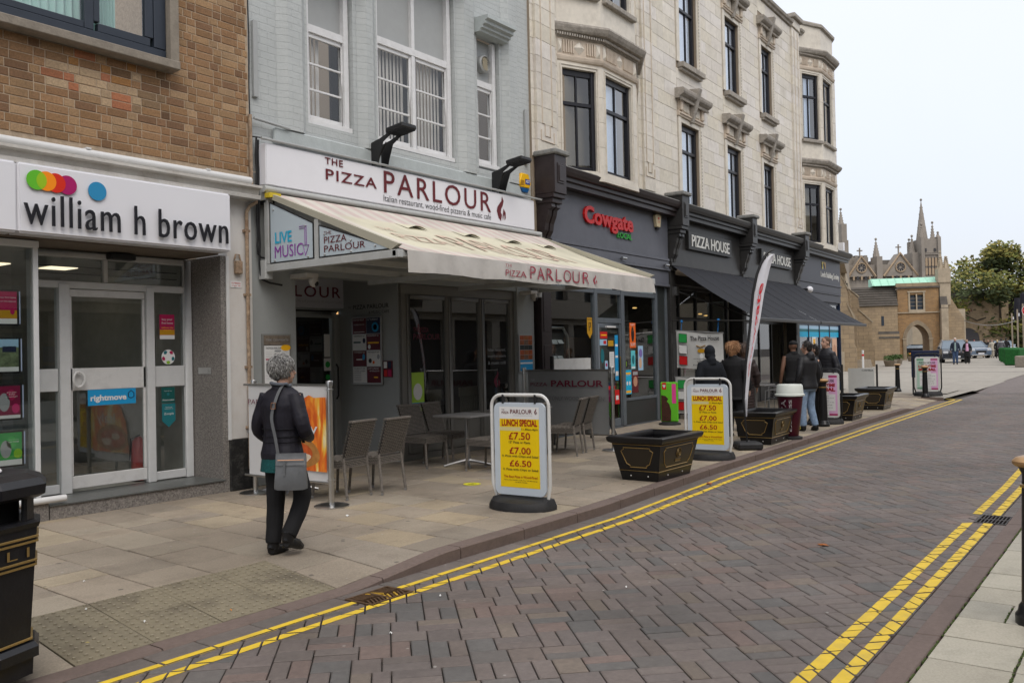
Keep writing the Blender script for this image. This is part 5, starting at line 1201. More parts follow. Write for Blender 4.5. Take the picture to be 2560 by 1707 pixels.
# canted bays
def bay(a, b, first):
    p = .44; cr_ = .96
    def ring(off, xo=0): return [(a-off-xo, .02), (a+cr_-off*.3, -p-off), (b-cr_+off*.3, -p-off), (b+off+xo, .02)]
    def band(nm, z0, z1, off0, off1, m, n=1, prof=None):
        prof = prof or [(z0, off0), (z1, off1)]; v = []; k = len(prof)
        for z, o_ in prof: v += [(x, y, z) for x, y in ring(o_)]
        f = []
        for i in range(k-1):
            for j in range(3): f.append((i*4+j, i*4+j+1, (i+1)*4+j+1, (i+1)*4+j))
        f += [(3, 2, 1, 0), tuple((k-1)*4+j for j in range(4))]
        return MB().add(v, f).build(nm, m, te, smooth=False)
    faces = []
    for (c, d, nf) in ((5.14, 7.10, 0), (8.62, 10.82, 1)):
        for j in range(3):
            P = ring(0); A, B_ = Vector((*P[j], 0)), Vector((*P[j+1], 0)); L_ = (B_-A).length; dr_ = (B_-A).normalized()
            MM = Matrix.Translation(A) @ Matrix.Rotation(math.atan2(dr_.y, dr_.x), 4, 'Z')
            w0, w1 = (.13, L_-.15) if j == 0 else ((.16, L_-.20) if j == 1 else (.15, L_-.13))
            if j == 1: w0, w1 = .14, L_-.22
            W_ = MB(); W_.wall(0, L_, c-.10, d+.12, 0, .2, [(w0, w1, c, d)]); W_.build('bay_face', m_terp, te, smooth=False, M=MM)
            jt = MB()
            for z in frange(c, d, .48)[1:-1]: jt.box(.0, w0, -.0012, .002, z-.004, z+.004); jt.box(w1, L_, -.0012, .002, z-.004, z+.004)
            MB().box(w0-.05, w0-.03, -.018, 0, c, d+.05).box(w1+.03, w1+.05, -.018, 0, c, d+.05).box(w0-.05, w1+.05, -.018, 0, d+.052, d+.07).build('face_moulding', m_terp, te, M=MM)
            jt.build('face_joints', m_terj, te, smooth=False, M=MM)['kind'] = 'stuff'
            zt = lerp(c, d, .66)
            wn = MB().box(w0, w0+.05, .08, .18, c, d).box(w1-.08, w1, .06, .18, c, d).box(w0+.05, w1-.08, .08, .18, d-.12, d).box(w0+.05, w1-.08, .08, .18, c, c+.08).box(w0+.05, w1-.08, .07, .17, zt-.035, zt+.035).build('window', m_bw, te, bevel=.004, M=MM)
            cx = (w0+w1)/2-.02
            for p0, p1 in ((c+.08, zt-.035), (zt+.035, d-.12)): MB().box(cx-.018, cx+.018, .085, .13, p0, p1).build('glazing_bar', m_bw, wn)
            MB().box(w0+.05, w1-.08, .11, .114, c+.08, d-.12).build('pane', m_glasst if (j == 1 or nf) else m_glassd, wn)
            if j == 1 or nf: MB().box(w0+.05, w0+.66*(w1-w0), .17, .18, c+.08, d-.1).build('blind', m_blind, wn)
            elif first and j == 0:
                pass
    prof_f = [(7.10+.121, .0), (7.13+.121, .05), (7.16+.121, .06), (7.20+.12, .085), (7.24+.12, .06)]
    for z0 in (7.22, 10.94):
        band('lower_moulding', 0, 0, 0, 0, m_tern, prof=[(z0, .0), (z0+.02, .04), (z0+.06, .06), (z0+.10, .07), (z0+.12, .03)])
        band('frieze', z0+.121, z0+.45, .01, .01, m_tern)
        P = ring(.01)
        for j in (0, 1):
            A, B_ = Vector((*P[j], 0)), Vector((*P[j+1], 0)); L_ = (B_-A).length; dr_ = (B_-A).normalized(); MM = Matrix.Translation(A) @ Matrix.Rotation(math.atan2(dr_.y, dr_.x), 4, 'Z')
            o_ = MB(); mz = z0+.285; m_ = L_/2
            o_.add([(m_-.13, -.002, mz), (m_, -.002, mz-.13), (m_+.13, -.002, mz), (m_, -.002, mz+.13), (m_, -.06, mz)], [(0, 1, 4), (1, 2, 4), (2, 3, 4), (3, 0, 4)])
            for s_ in (-1, 1): cx = m_+s_*(L_/2-.09); o_.add([(cx-.05, -.002, mz-.13), (cx+.05, -.002, mz-.13), (cx+.05, -.002, mz+.13), (cx-.05, -.002, mz+.13), (cx, -.05, mz-.06)], [(0, 1, 4), (1, 2, 4), (2, 3, 4), (3, 0, 4)])
            o_.build('boss_row', m_terp, te, smooth=False, M=MM)['kind'] = 'stuff'
            f_ = MB(); k = 0; x = .17
            while x < L_-.17:
                if abs(x-m_) > .13: f_.box(x-.014, x+.014, -.03, 0, mz-.12, mz+.12)
                x += .055
            f_.build('fluting', m_tern, te, smooth=False, M=MM)['kind'] = 'stuff'
            dn = MB(); x = -.02
            while x < L_+.02: dn.box(x, x+.028, -.10, -.05, z0+.47, z0+.52); x += .056
            dn.build('dentils', m_terd, te, smooth=False, M=MM)['kind'] = 'stuff'
        band('bay_cornice', 0, 0, 0, 0, m_terd, prof=[(z0+.451, .03), (z0+.53, .05), (z0+.55, .16), (z0+.60, .20), (z0+.66, .23), (z0+.70, .22), (z0+.73, .10)])
    band('spandrel', 7.951, 8.519, .0, .0, m_terp)
    for j in (0, 1):
        P = ring(0); A, B_ = Vector((*P[j], 0)), Vector((*P[j+1], 0)); L_ = (B_-A).length; dr_ = (B_-A).normalized(); MM = Matrix.Translation(A) @ Matrix.Rotation(math.atan2(dr_.y, dr_.x), 4, 'Z')
        MB().box(.06, L_-.06, -.10, .1, 8.49, 8.60).build('sill', m_terd, te, bevel=.015, M=MM)
    band('bay_parapet', 11.671, 12.45, .0, .0, m_terp); band('bay_coping', 0, 0, 0, 0, m_terd, prof=[(12.45, .02), (12.47, .08), (12.55, .09), (12.60, .04)])
    band('bay_base', 4.95, 5.039, .02, .02, m_terp)
for i, (a, b) in enumerate(bays): bay(a, b, i == 0)
bi = MB().box(.9, 3.9, 3.0, 3.1, 5, 7.4).build('room_back', mat('office wall lit', (.36, .36, .26), .9), te)
MB().box(.9, 3.9, .3, 3.0, 7.25, 7.3).build('room_ceiling', MATS['office wall lit'], te)
MB().box(1.5, 2.1, 1.0, 1.8, 7.235, 7.245).box(2.6, 3.2, 1.0, 1.8, 7.235, 7.245).build('ceiling_light', mat('lit office panel', (1, .9, .62), .5, emit=1.5), te)
wbd = MB().box(1.1, 1.9, 1.0, 1.03, 5.2, 6.0).build('whiteboard', mat('whiteboard', (.45, .55, .48), .4), te)
text('x', '.', 0, .01, 0, .01, 0, m_ink, te) if False else None

# ---- shopfront brackets and cornice
def bracket(x0, x1, label_m, z3=3.55):
    xm = (x0+x1)/2; d = .44
    MB().box(x0-.05, x1+.05, -d-.06, .0, 5.20, 5.29).build('bracket_cap', m_lead, te, bevel=.02)
    MB().box(x0, x1, -d, 0, 4.50, 5.20).build('bracket_block', label_m, te, bevel=.008)
    MB().box(x0+.09, x1-.09, -d-.015, -d, 4.68, 5.05).box(x0+.12, x1-.12, -d-.03, -d-.015, 4.72, 5.01).build('raised_panel', label_m, te, bevel=.008)
    MB().box(x0+.0, x1-.0, -d+.03, 0, 4.42, 4.50).box(x0+.03, x1-.03, -d+.08, 0, 4.33, 4.42).build('bracket_moulding', label_m, te, bevel=.01)
    sc = [(0, 4.33), (-d+.12, 4.33), (-d+.11, 4.26), (-d+.18, 4.22), (-d+.20, 4.12), (-d+.26, 3.98), (-.16, 3.85), (-.10, 3.75), (-.09, 3.68), (0, 3.66)]
    MB().prism(sc, x0+.05, xm-.025, 'x').prism(sc, xm+.025, x1-.05, 'x').build('scroll', label_m, te, smooth=False)
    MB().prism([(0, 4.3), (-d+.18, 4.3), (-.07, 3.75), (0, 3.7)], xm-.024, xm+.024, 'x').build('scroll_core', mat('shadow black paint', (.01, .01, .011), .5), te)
    MB().box(x0, x1, -.14, 0, 3.58, 3.66).box(x0+.02, x1-.02, -.11, 0, 3.48, 3.579).build('capital', label_m, te, bevel=.008)
    MB().box(x0+.03, x1-.03, -.07, .25, 0, 3.479).build('pilaster', label_m, te, bevel=.006)
    MB().box(x0+.09, x1-.09, -.08, -.07, 2.0, 3.3).box(x0+.09, x1-.09, -.08, -.07, .45, 1.75).build('pilaster_panel', label_m, te, bevel=.004)
    MB().box(x0, x1, -.10, .25, 0, .25).build('pilaster_base', label_m, te, bevel=.01)
BR = [(.05, .45), (5.58, 5.95), (10.22, 10.58), (15.02, 15.42)]
for i, (a, b) in enumerate(BR): bracket(a, b, m_blk if i == 0 else m_chl)
cpf = [(0, 4.72), (-.26, 4.72), (-.26, 4.80), (-.31, 4.82), (-.31, 4.88), (-.37, 4.90), (-.40, 4.96), (-.42, 5.03), (-.38, 5.05), (0, 5.10)]
for i, (a, b) in enumerate([(.45, 5.58), (5.95, 10.22), (10.58, 15.02), (15.42, 20.95)]):
    MB().prism(cpf, a, b, 'x').build('cornice', m_blk if i == 0 else m_chl, te, smooth=False)
    MB().prism([(0, 5.101), (-.39, 5.051), (-.36, 5.075), (0, 5.14)], a, b, 'x').build('cornice_flashing', m_lead, te, smooth=False)
# fascias
def fascia(a, b, m, zb=3.74, y=-.05): return MB().box(a, b, y, .0, zb, 4.72).build('fascia', m, te, bevel=.004)
f1 = fascia(.45, 5.58, m_slg)
MB().box(.46, 5.57, -.09, 0, 3.68, 3.735).box(.46, 5.57, -.075, 0, 3.50, 3.675).box(.46, 5.57, -.11, 0, 3.45, 3.495).box(.46, 5.57, -.06, 0, 3.14, 3.445).box(.46, 5.57, -.09, 0, 3.08, 3.135).build('fascia_moulding', m_slg, te, bevel=.006)
text('letter', 'Cowgate', 1.66, 3.74, 4.06, 4.52, -.055, mat('bright red lettering', (.50, .008, .008), .3), te, depth=.05, bold=.03, split=True)
text('letter', 'LOCAL', 3.06, 3.72, 4.00, 4.12, -.055, mat('bright green lettering', (.02, .28, .03), .3), te, depth=.03, bold=.01, split=True)
t = thing('alarm_box', 'cream tapered alarm box with small red print beside the red shop name', 'alarm box', (13.1+4.95, 9.243+.03*4.95-.07, 4.55), TA)
MB().prism([(-.09, -.14), (.09, -.14), (.15, .12), (.08, .16), (-.08, .16), (-.15, .12)], .02, -.06, 'y').build('case', mat('cream plastic', (.52, .44, .28), .5), t, bevel=.012); MB().box(-.06, .06, -.05, .02, -.19, -.14).build('strobe', m_black, t, bevel=.01); b = MB(); disc(b, 0, .06, .03, -.063, 12); b.build('badge', c_red, t); text('lettering', 'CIA', -.05, .05, -.04, .0, -.063, c_red, t)
for i, x in enumerate((.95, 3.2, 5.3)):
    t = thing('fascia_lamp', ['small tube lamp under the slate fascia, nearest the restaurant sign', 'small tube lamp under the middle of the slate fascia', 'small tube lamp under the right end of the slate fascia'][i], 'lamp', (13.1+x, 9.243+.03*x-.12, 3.57), TA, 'small lamps under the slate fascia')
    MB().tube([(-.09, -.03, 0), (.09, -.03, 0)], .028, 10).build('tube', m_chrome, t); MB().box(-.02, .02, -.02, .05, -.02, .02).build('clip', m_black, t)
f2 = fascia(5.95, 10.22, m_chl, 3.62); f3 = fascia(10.58, 15.02, m_chl, 3.62)
f4 = MB().box(15.42, 20.54, -.05, .0, 3.84, 4.72).build('fascia', m_navf, te, bevel=.004)
MB().box(15.43, 20.56, -.09, 0, 3.78, 3.835).box(15.43, 20.54, -.06, 0, 3.52, 3.775).box(15.43, 20.55, -.08, 0, 3.47, 3.515).box(15.43, 20.54, -.05, 0, 3.2, 3.465).build('fascia_moulding', m_navf, te, bevel=.006)
m_gw = mat('white gilt lettering', (.62, .62, .58), .4)
for x0 in (6.58, 11.74):
    s_ = MB().box(x0, x0+2.80, -.14, -.051, 4.05, 4.51).build('sign_board', mat('black sign board', (.022, .022, .021), .4), te, bevel=.008)
    text('letter', 'PIZZA HOUSE', x0+.17, x0+2.63, 4.13, 4.42, -.141, m_gw, te, depth=.012, bold=.01, split=True)
text('lettering', 'Leeds Building Society', 18.0, 20.35, 4.0, 4.26, -.052, m_gw, te, depth=.01, bold=.01)
lg = MB(); lg.add([(18.15, -.06, 4.35), (18.33, -.06, 4.35), (18.33, -.06, 4.60), (18.15, -.06, 4.60)], [(0, 1, 3)]); lg.add([(18.15, -.06, 4.33), (18.36, -.06, 4.60), (18.15, -.06, 4.60)], [(0, 1, 2)], 0); lg.add([(18.62, -.06, 4.33), (18.62, -.06, 4.60), (18.38, -.06, 4.60)], [(0, 1, 2)], 1); lg.add([(18.36, -.062, 4.55), (18.40, -.062, 4.55), (18.44, -.062, 4.60), (18.32, -.062, 4.60)], [(0, 1, 2, 3)], 1)
lg.build('logo', [mat('logo yellow', (.62, .50, .05), .4), mat('logo amber', (.50, .30, .05), .4)], te, smooth=False)
t = thing('globe_lamp', 'white globe light on the building society front under the fascia', 'lamp', (13.1+15.9, 9.243+.03*15.9-.15, 3.5), TA); MB().ball((0, -.12, 0), (.17, .11, .11), 14, 10).build('globe', m_sign, t); MB().box(-.2, -.1, -.12, .1, -.03, .03).build('arm', m_black, t)
# shop 1: convenience store
s1 = MB()
def fr(mb, x0, x1, z0, z1, y0=.0, y1=.09): return mb.box(x0, x1, y0, y1, z0, z1)
Z1 = 2.86
for a, b in ((.46, .52), (2.18, 2.30), (3.30, 3.46), (5.02, 5.12), (5.5, 5.58)): fr(s1, a, b, .001, 3.079)
MB().box(.45, 5.58, .02, .09, 0, .03).build('threshold', m_blu, te)
s1 = MB()
for a, b in ((.45, .52), (2.16, 2.28), (3.30, 3.44), (4.96, 5.06), (5.48, 5.58)): s1.box(a, b, 0, .10, .031, 3.079)
for a, b in ((.52, 2.16), (3.44, 4.96)): s1.box(a, b, .01, .09, 2.80, 2.90).box(a, b, .01, .09, .54, .60)
s1.box(2.28, 3.30, .01, .09, 2.80, 2.90).box(2.28, 3.30, .01, .09, 2.20, 2.30)
s1.build('shop_frame', m_blu, te, bevel=.005)
for a, b, z in ((.52, 2.16, .54), (3.44, 4.96, .54), (5.06, 5.48, 3.079)): MB().box(a, b, .03, .08, .031, z).build('stall_riser', mat('dark green grey panel', (.03, .034, .034), .35), te, bevel=.004)
MB().box(.52, 2.16, .05, .054, .6, 2.80).box(3.44, 4.96, .05, .054, .6, 2.80).box(2.28, 3.3, .05, .054, 2.30, 2.80).build('pane', m_glassd, te)
for a, b in ((.52, 1.3), (1.34, 2.16), (2.28, 3.0), (3.44, 4.1), (4.15, 4.96)): MB().box(a, b, .05, .06, 2.90, 3.079).build('fanlight', mat('frosted fanlight', (.38, .46, .46), .3), te)
sd_ = MB().box(2.29, 2.36, .02, .07, .04, 2.19).box(3.22, 3.29, .02, .07, .04, 2.19).box(2.36, 3.22, .02, .07, 2.10, 2.19).box(2.36, 3.22, .02, .07, .04, .2).build('shop_door', m_blu, te, bevel=.004)
MB().box(2.36, 3.22, .04, .044, .2, 2.1).build('pane', m_glassd, sd_); MB().box(2.62, 3.0, -.02, .02, 2.105, 2.14).build('closer', m_white, sd_); MB().tube([(3.17, -.02, .8), (3.17, -.02, 1.5)], .012, 8).build('handle', mat('brass', (.4, .24, .06), .35, 1), sd_)
def sticker(x0, x1, z0, z1, base, items, nm='window_poster', y=.038): return print_(nm, x0, x1, z0, z1, y, items, te, base=base)
ye = MATS['print yellow']
sticker(2.42, 2.72, 1.88, 2.02, c_red, [('r', .1, .9, .4, .6, ye)]); sticker(2.40, 2.70, 1.74, 1.86, c_skyp, [('r', .5, .9, .2, .8, c_red)])
sticker(2.75, 2.98, 1.72, 1.84, c_gold, []); sticker(2.80, 3.0, 1.15, 1.60, m_prw, [('r', .1, .9, .9-.09*k, .93-.09*k, m_prg) for k in range(9)]); sticker(2.60, 2.72, 1.0, 1.42, c_skyp, [('d', .5, .8, .3, .3, c_pink)])
sticker(3.04, 3.18, 1.0, 1.95, c_blue, [('r', .1, .9, .1, .2, m_prw), ('r', .1, .9, .5, .55, m_prw), ('r', .1, .9, .75, .8, m_prw)]); sticker(2.40, 3.0, .90, .97, c_navy, []); sticker(2.4, 3.0, .82, .89, c_red, []); sticker(3.0, 3.2, .5, .8, c_red, [('r', .2, .8, .3, .6, m_prw)])
dsk = MB(); disc(dsk, 2.50, 1.52, .075, .037, 20, 0, rz=.15); dsk.build('teal_badge', [c_teal], te)
tag_ = MB().prism([(1.92, 1.99), (2.02, 1.88), (2.12, 1.99), (2.12, 2.30), (1.92, 2.30)], .048, .046, 'y').build('parcel_sticker', c_gold, te); text('lettering', 'PayPoint', 1.93, 2.11, 2.24, 2.28, .045, m_ink, tag_); disc_ = MB(); disc_.tube([(1.99, .044, 2.03), (1.99, .044, 2.2), (2.05, .044, 2.2), (2.06, .044, 2.15), (2.05, .044, 2.11), (1.99, .044, 2.11)], .008, 5); disc_.build('letter_mark', m_ink, tag_)
po = sticker(3.74, 4.02, 1.68, 2.22, c_orange, [('d', .5, .55, .25, .6, m_ink), ('d', .5, .75, .18, .2, mat('print skin', H('b98a70'), .6))], y=.048); text('lettering', 'FUNKY', 3.78, 3.98, 2.16, 2.2, .044, m_prw, po); text('lettering', 'SALE NOW', 3.77, 3.99, 1.72, 1.79, .044, m_prw, po)
sticker(3.78, 3.98, 1.22, 1.62, mat('print aqua', H('5fc0c8'), .5), [('d', .5, .5, .3, .5, c_teal), ('r', .1, .9, .02, .12, m_prw)], y=.048)
sticker(4.12, 4.36, 1.18, 1.72, c_skyp, [('d', .5, .7, .35, .4, mat('print violet', H('7c6ab0'), .5)), ('d', .4, .3, .3, .5, mat('print peach', H('d3a98c'), .5))], y=.048)
cy = sticker(3.50, 3.78, .68, 1.20, mat('print cyan', H('15a6cf'), .5), [('d', .3, .45, .14, .16, m_prw), ('d', .7, .45, .14, .16, m_prw), ('r', .1, .9, .82, .9, ye), ('r', .1, .9, .05, .15, ye)], y=.048); text('lettering', 'cycle', 3.54, 3.7, 1.07, 1.11, .044, m_prw, cy)
sticker(3.82, 4.10, .70, 1.18, m_mar, [('r', .1, .9, .8, .95, m_prg), ('d', .5, .5, .35, .4, mat('print skin'))], y=.048); sticker(3.5, 3.62, 1.25, 1.42, m_ink, [('r', .4, .6, .2, .8, c_lime)], y=.048)
# interior of shop 1
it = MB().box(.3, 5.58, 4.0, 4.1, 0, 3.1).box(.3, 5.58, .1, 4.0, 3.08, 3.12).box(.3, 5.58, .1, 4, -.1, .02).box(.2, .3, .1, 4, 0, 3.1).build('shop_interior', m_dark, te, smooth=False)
MB().box(3.46, 4.95, .7, .72, .6, 2.8).build('back_panel', mat('shop grey panel', (.22, .215, .20), .8), it)
sh = MB()
for k in range(12): sh.box(3.9, 4.9, .60, .70, .75+k*.14, .765+k*.14)
sh.build('display_slat', mat('slatwall', (.30, .28, .24), .7), it)['kind'] = 'stuff'
tr = MB(); tr.box(.75, 1.75, .5, .9, .7, 2.0)
tr.build('magazine_stand', m_dark, it)
sv = MB()
for k, z in enumerate((1.15, 1.5, 1.82)):
    for j in range(4): sv.obox((.86+j*.22, .44, z), .18, .02, .09, rx=-.5+.1*math.sin(j*3+k))
sv.build('magazine', mat('magazine paper', (.42, .43, .44), .5), it)['kind'] = 'stuff'
MB().tube([(.7, .42, 2.1), (1.6, .42, 2.1), (1.75, .42, 1.95), (1.85, .42, .9)], .03, 8).build('stand_rail', m_chrome, it)
MB().box(.8, 1.3, 1.2, 1.4, 2.95, 3.0).build('strip_light', mat('strip light', (1, 1, .95), .5, emit=4), it)
mg = MB(); rm_ = random.Random(4)
for i in range(60):
    x = rm_.uniform(.55, 3.2); z = rm_.uniform(.4, 1.6); mg.obox((x, 1.2+rm_.random()*.4, z), .12, .02, .16, rz=rm_.uniform(-.3, .3), mi=i % 4)
mg.build('stock', [c_red, c_blue, c_gold, c_green], it)['kind'] = 'stuff'
# pizza house glazing and interior
def opening(a, b, cols, m, zt=3.2, zr=.45, y=.35):
    f = MB(); xs = [lerp(a, b, i/cols) for i in range(cols+1)]
    for x in xs: f.box(x-.035, x+.035, y, y+.08, .0, zt)
    for x0, x1 in zip(xs, xs[1:]): f.box(x0+.035, x1-.035, y+.005, y+.075, zt-.08, zt).box(x0+.035, x1-.035, y+.005, y+.075, zr, zr+.07).box(x0+.035, x1-.035, y+.005, y+.075, 2.35, 2.43).box(x0+.035, x1-.035, y+.02, y+.06, 0, zr)
    o = f.build('shop_frame', m, te, bevel=.004)
    MB().box(a, b, y+.03, y+.034, zr+.07, zt-.08).build('pane', m_glassd, te)
    return o
opening(5.95, 10.22, 4, m_chl); opening(10.58, 15.02, 4, m_chl)
MB().box(5.95, 15.02, .1, .36, 3.2, 3.62).build('soffit_panel', m_chl, te)
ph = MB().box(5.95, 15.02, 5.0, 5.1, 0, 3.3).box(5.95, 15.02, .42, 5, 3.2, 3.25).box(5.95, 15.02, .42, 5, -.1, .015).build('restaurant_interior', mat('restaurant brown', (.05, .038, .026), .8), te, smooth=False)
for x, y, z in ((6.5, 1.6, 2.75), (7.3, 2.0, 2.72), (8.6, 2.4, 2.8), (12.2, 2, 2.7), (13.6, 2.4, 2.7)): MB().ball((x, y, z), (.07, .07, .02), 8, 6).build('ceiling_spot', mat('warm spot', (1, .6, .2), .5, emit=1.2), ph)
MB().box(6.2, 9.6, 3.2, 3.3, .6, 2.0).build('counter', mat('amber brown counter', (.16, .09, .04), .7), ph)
m_nf = mat('navy frame', (.012, .022, .05), .4)
opening(15.46, 20.48, 4, m_nf, zr=.55, y=.02)
MB().box(15.44, 20.5, .02, .1, 3.2, 3.21).build('head_bead', m_nf, te)
MB().box(20.50, 20.56, -.02, .5, 0, 3.2).build('corner_post', m_nf, te)
bs = MB().box(15.42, 20.5, 3.0, 3.1, 0, 3.3).box(15.42, 20.5, .1, 3, 3.2, 3.25).build('office_interior', m_room, te, smooth=False)
for k in range(4):
    a = 15.5+k*1.255
    p_ = print_('window_graphic', a, a+1.17, 1.95, 2.34, .045, [('r', 0, 1, .45, .7, c_teal), ('r', 0, 1, .7, 1, c_skyp)], te, base=mat('print cyan'))
    if k == 1: q_ = print_('window_poster', a+.35, a+.75, 1.35, 1.95, .04, [('r', .2, .8, .2, .26, m_prg), ('r', .2, .8, .35, .41, m_prg), ('r', .3, .9, .6, .9, ye)], te)
    if k == 2: q_ = print_('window_poster', a+.3, a+.75, 1.2, 1.9, .04, [], te, base=c_gold); text('lettering', 'TODAY', a+.36, a+.7, 1.45, 1.52, .036, m_ink, q_)
    if k == 3: q_ = print_('window_poster', a+.3, a+.9, .9, 1.9, .04, [('d', .5, .6, .3, .3, mat('print skin')), ('d', .5, .2, .4, .4, c_orange)], te, base=mat('print peach'))
# black awnings of the pizza house
m_bc = mat('black awning canvas', (.012, .013, .018), .75, var=.15, scale=3)
for i, (a, b) in enumerate(((5.62, 10.30), (10.36, 15.25))):
    t = thing('shop_awning', ['black canvas awning of the pizza house, nearer one', 'black canvas awning of the pizza house, farther one'][i], 'awning', (13.1+a, 9.243+.03*a, 3.5), TA, 'black awnings of the pizza house')
    L_ = b-a; y1, z0, z1 = -2.13, .12, -1.22; n = 5
    for k in range(n):
        x0, x1 = L_*k/n, L_*(k+1)/n; f = MB(); v = []
        for q_ in range(9):
            u = q_/8
            for s_ in range(5): ww = s_/4; v.append((lerp(x0, x1, ww), lerp(-.08, y1, u), lerp(z0, z1, u)-.05*math.sin(PI*u)-.012*math.sin(PI*ww)))
        f.add(v, [(q_*5+s_, (q_+1)*5+s_, (q_+1)*5+s_+1, q_*5+s_+1) for q_ in range(8) for s_ in range(4)]); f.build('canvas_strip', m_bc, t)
    for k in range(1, n): x = L_*k/n; MB().tube([(x, lerp(-.08, y1, u), lerp(z0, z1, u)-.05*math.sin(PI*u)+.004) for u in [q_/8 for q_ in range(9)]], .006, 5).build('seam', mat('seam grey', (.05, .05, .055), .7), t)
    MB().box(0, L_, y1-.05, y1+.02, z1-.07, z1+.01).build('front_rail', m_chl, t, bevel=.01)
    for x in (.25, L_-.25): MB().tube([(x, -.1, -.5), (x+.5*(1 if x < 1 else -1), -1.1, -.92), (x, y1+.05, z1-.03)], .022, 6).build('folding_arm', m_chl, t); MB().box(x-.06, x+.06, -.15, 0, -.6, -.4).build('arm_bracket', m_chrome, t)
# small roofline details and far corner rain pipe
MB().box(20.3, 20.5, -.25, .0, 5.15, 5.45).build('floodlight_box', m_sign, te)

# ================================================================ the other side of the street (behind the camera, seen only in reflections)
ob = thing('opposite_terrace', 'long pale terrace on the near side of the street, mirrored in the windows', 'building', (15, -6, 0))
m_op = mat('opposite stone', (.36, .33, .28), .8, var=.1)
hs = [(x, x+1.3, z, z+2.0) for x in [-30+3.2*i for i in range(25)] for z in (4.4, 7.6)]+[(x, x+2.6, .5, 3.1) for x in [-30+3.2*i for i in range(25)]]
w = MB(); w.wall(-31, 50, 0, 8.0, 0, .3, [h for h in hs if h[3] < 7.9]); o = w.build('wall', m_op, ob, smooth=False); o.matrix_local = Matrix.Rotation(PI, 4, 'Z') @ Matrix.Translation((-9, 0, 0))
MB().box(-41, 40, -8, -.31, 0, 7.9).build('dark_glazing', mat('opposite glazing', (.03, .035, .04), .15), ob, smooth=False)
MB().box(-41, 40, -.3, .45, 8.0, 8.4).box(-41, 40, .0, .3, 3.4, 3.9).build('cornice', m_op, ob)
# ================================================================ street furniture
Wm = -PI/2      # things that face back along the street towards the camera (local -y -> world -x)
m_al = mat('tubular aluminium', (.34, .34, .34), .38, .8); m_whf = mat('white powder coat', (.62, .62, .60), .35, dirt=.3, dcol=(.3, .28, .25), dscale=6)
m_rub = mat('rubber base', (.020, .020, .021), .6, var=.2, scale=8, dirt=.2, dcol=(.08, .075, .07), dscale=4)
m_ylw = mat('poster yellow', H('e6c400'), .4, var=.03); m_prr = mat('poster red', H('9c1512'), .5); m_brd = mat('pale board', (.50, .56, .62), .35)
def aboard(name, label, cat, x, y, rz, frame, panel_fn, s=1., group=None):
    t = thing(name, label, cat, (x, y, gz(x)), rz, group); t.scale = (s, s, s)
    B = MB(); n = 30; prof = []
    for i in range(n+1):
        a = PI*i/n; prof.append((.37*math.cos(a), -.26*math.sin(a)*1.0))
    for r_, z0, z1 in ((1., .0, .035), (.98, .035, .075)):
        pass
    v = []; N = len(prof)
    prof2 = [(a, b) for a, b in prof]+[(-.37, .10), (.37, .10)]; N = len(prof2)
    for sc, z in ((1., .0), (1., .04), (.93, .085), (.80, .10)): v += [(a*sc, b*sc, z+(.02 if b > -.05 and z > .05 else 0)) for a, b in prof2]
    f = [tuple(range(N))]+[tuple((3*N+i) for i in range(N))[::-1]]
    for k in range(3): f += [(k*N+i, (k+1)*N+i, (k+1)*N+(i+1) % N, k*N+(i+1) % N) for i in range(N)]
    B.add(v, f); B.build('base', m_rub, t)
    fr_ = MB(); pts = [(-.33, .03, .02), (-.315, .02, .10), (-.355, .0, .25)]
    w, h, r = .355, 1.18, .12
    pts += [(-w, 0, z) for z in (.4, .7, h-r)]+[(-w+r-r*math.cos(a), 0, h-r+r*math.sin(a)) for a in [PI/2*i/6 for i in range(1, 7)]]
    pts += [(w-r+r*math.sin(a), 0, h-r+r*math.cos(a)) for a in [PI/2*i/6 for i in range(0, 7)]]+[(w, 0, z) for z in (.7, .4)]+[(.355, 0, .25), (.315, .02, .10), (.33, .03, .02)]
    fr_.tube(pts, .018, 8); fr_.build('frame', frame, t)
    for sx in (-.2, .2): MB().box(sx-.012, sx+.012, -.025, .02, 1.09, 1.185).build('hook', m_black, t, bevel=.004)
    for sx in (-.3, .33):
        MB(Matrix.Translation((sx, .12, .03)) @ Matrix.Rotation(PI/2, 4, 'Y')).lathe([(.03, -.012), (.03, .012)], n=14).build('wheel', m_oldwhite, t)
    # rounded panel
    w, z0, z1, r = .315, .135, 1.10, .07; P = []
    for cx, cz, a0 in ((w-r, z0+r, -PI/2), (w-r, z1-r, 0), (-w+r, z1-r, PI/2), (-w+r, z0+r, PI)):
        P += [(cx+r*math.cos(a0+PI/2*i/5), cz+r*math.sin(a0+PI/2*i/5)) for i in range(6)]
    pn = MB().prism(P, .012, -.016, 'y').build('panel', m_brd if frame is m_whf else m_whf, t, smooth=False)
    panel_fn(pn); return t
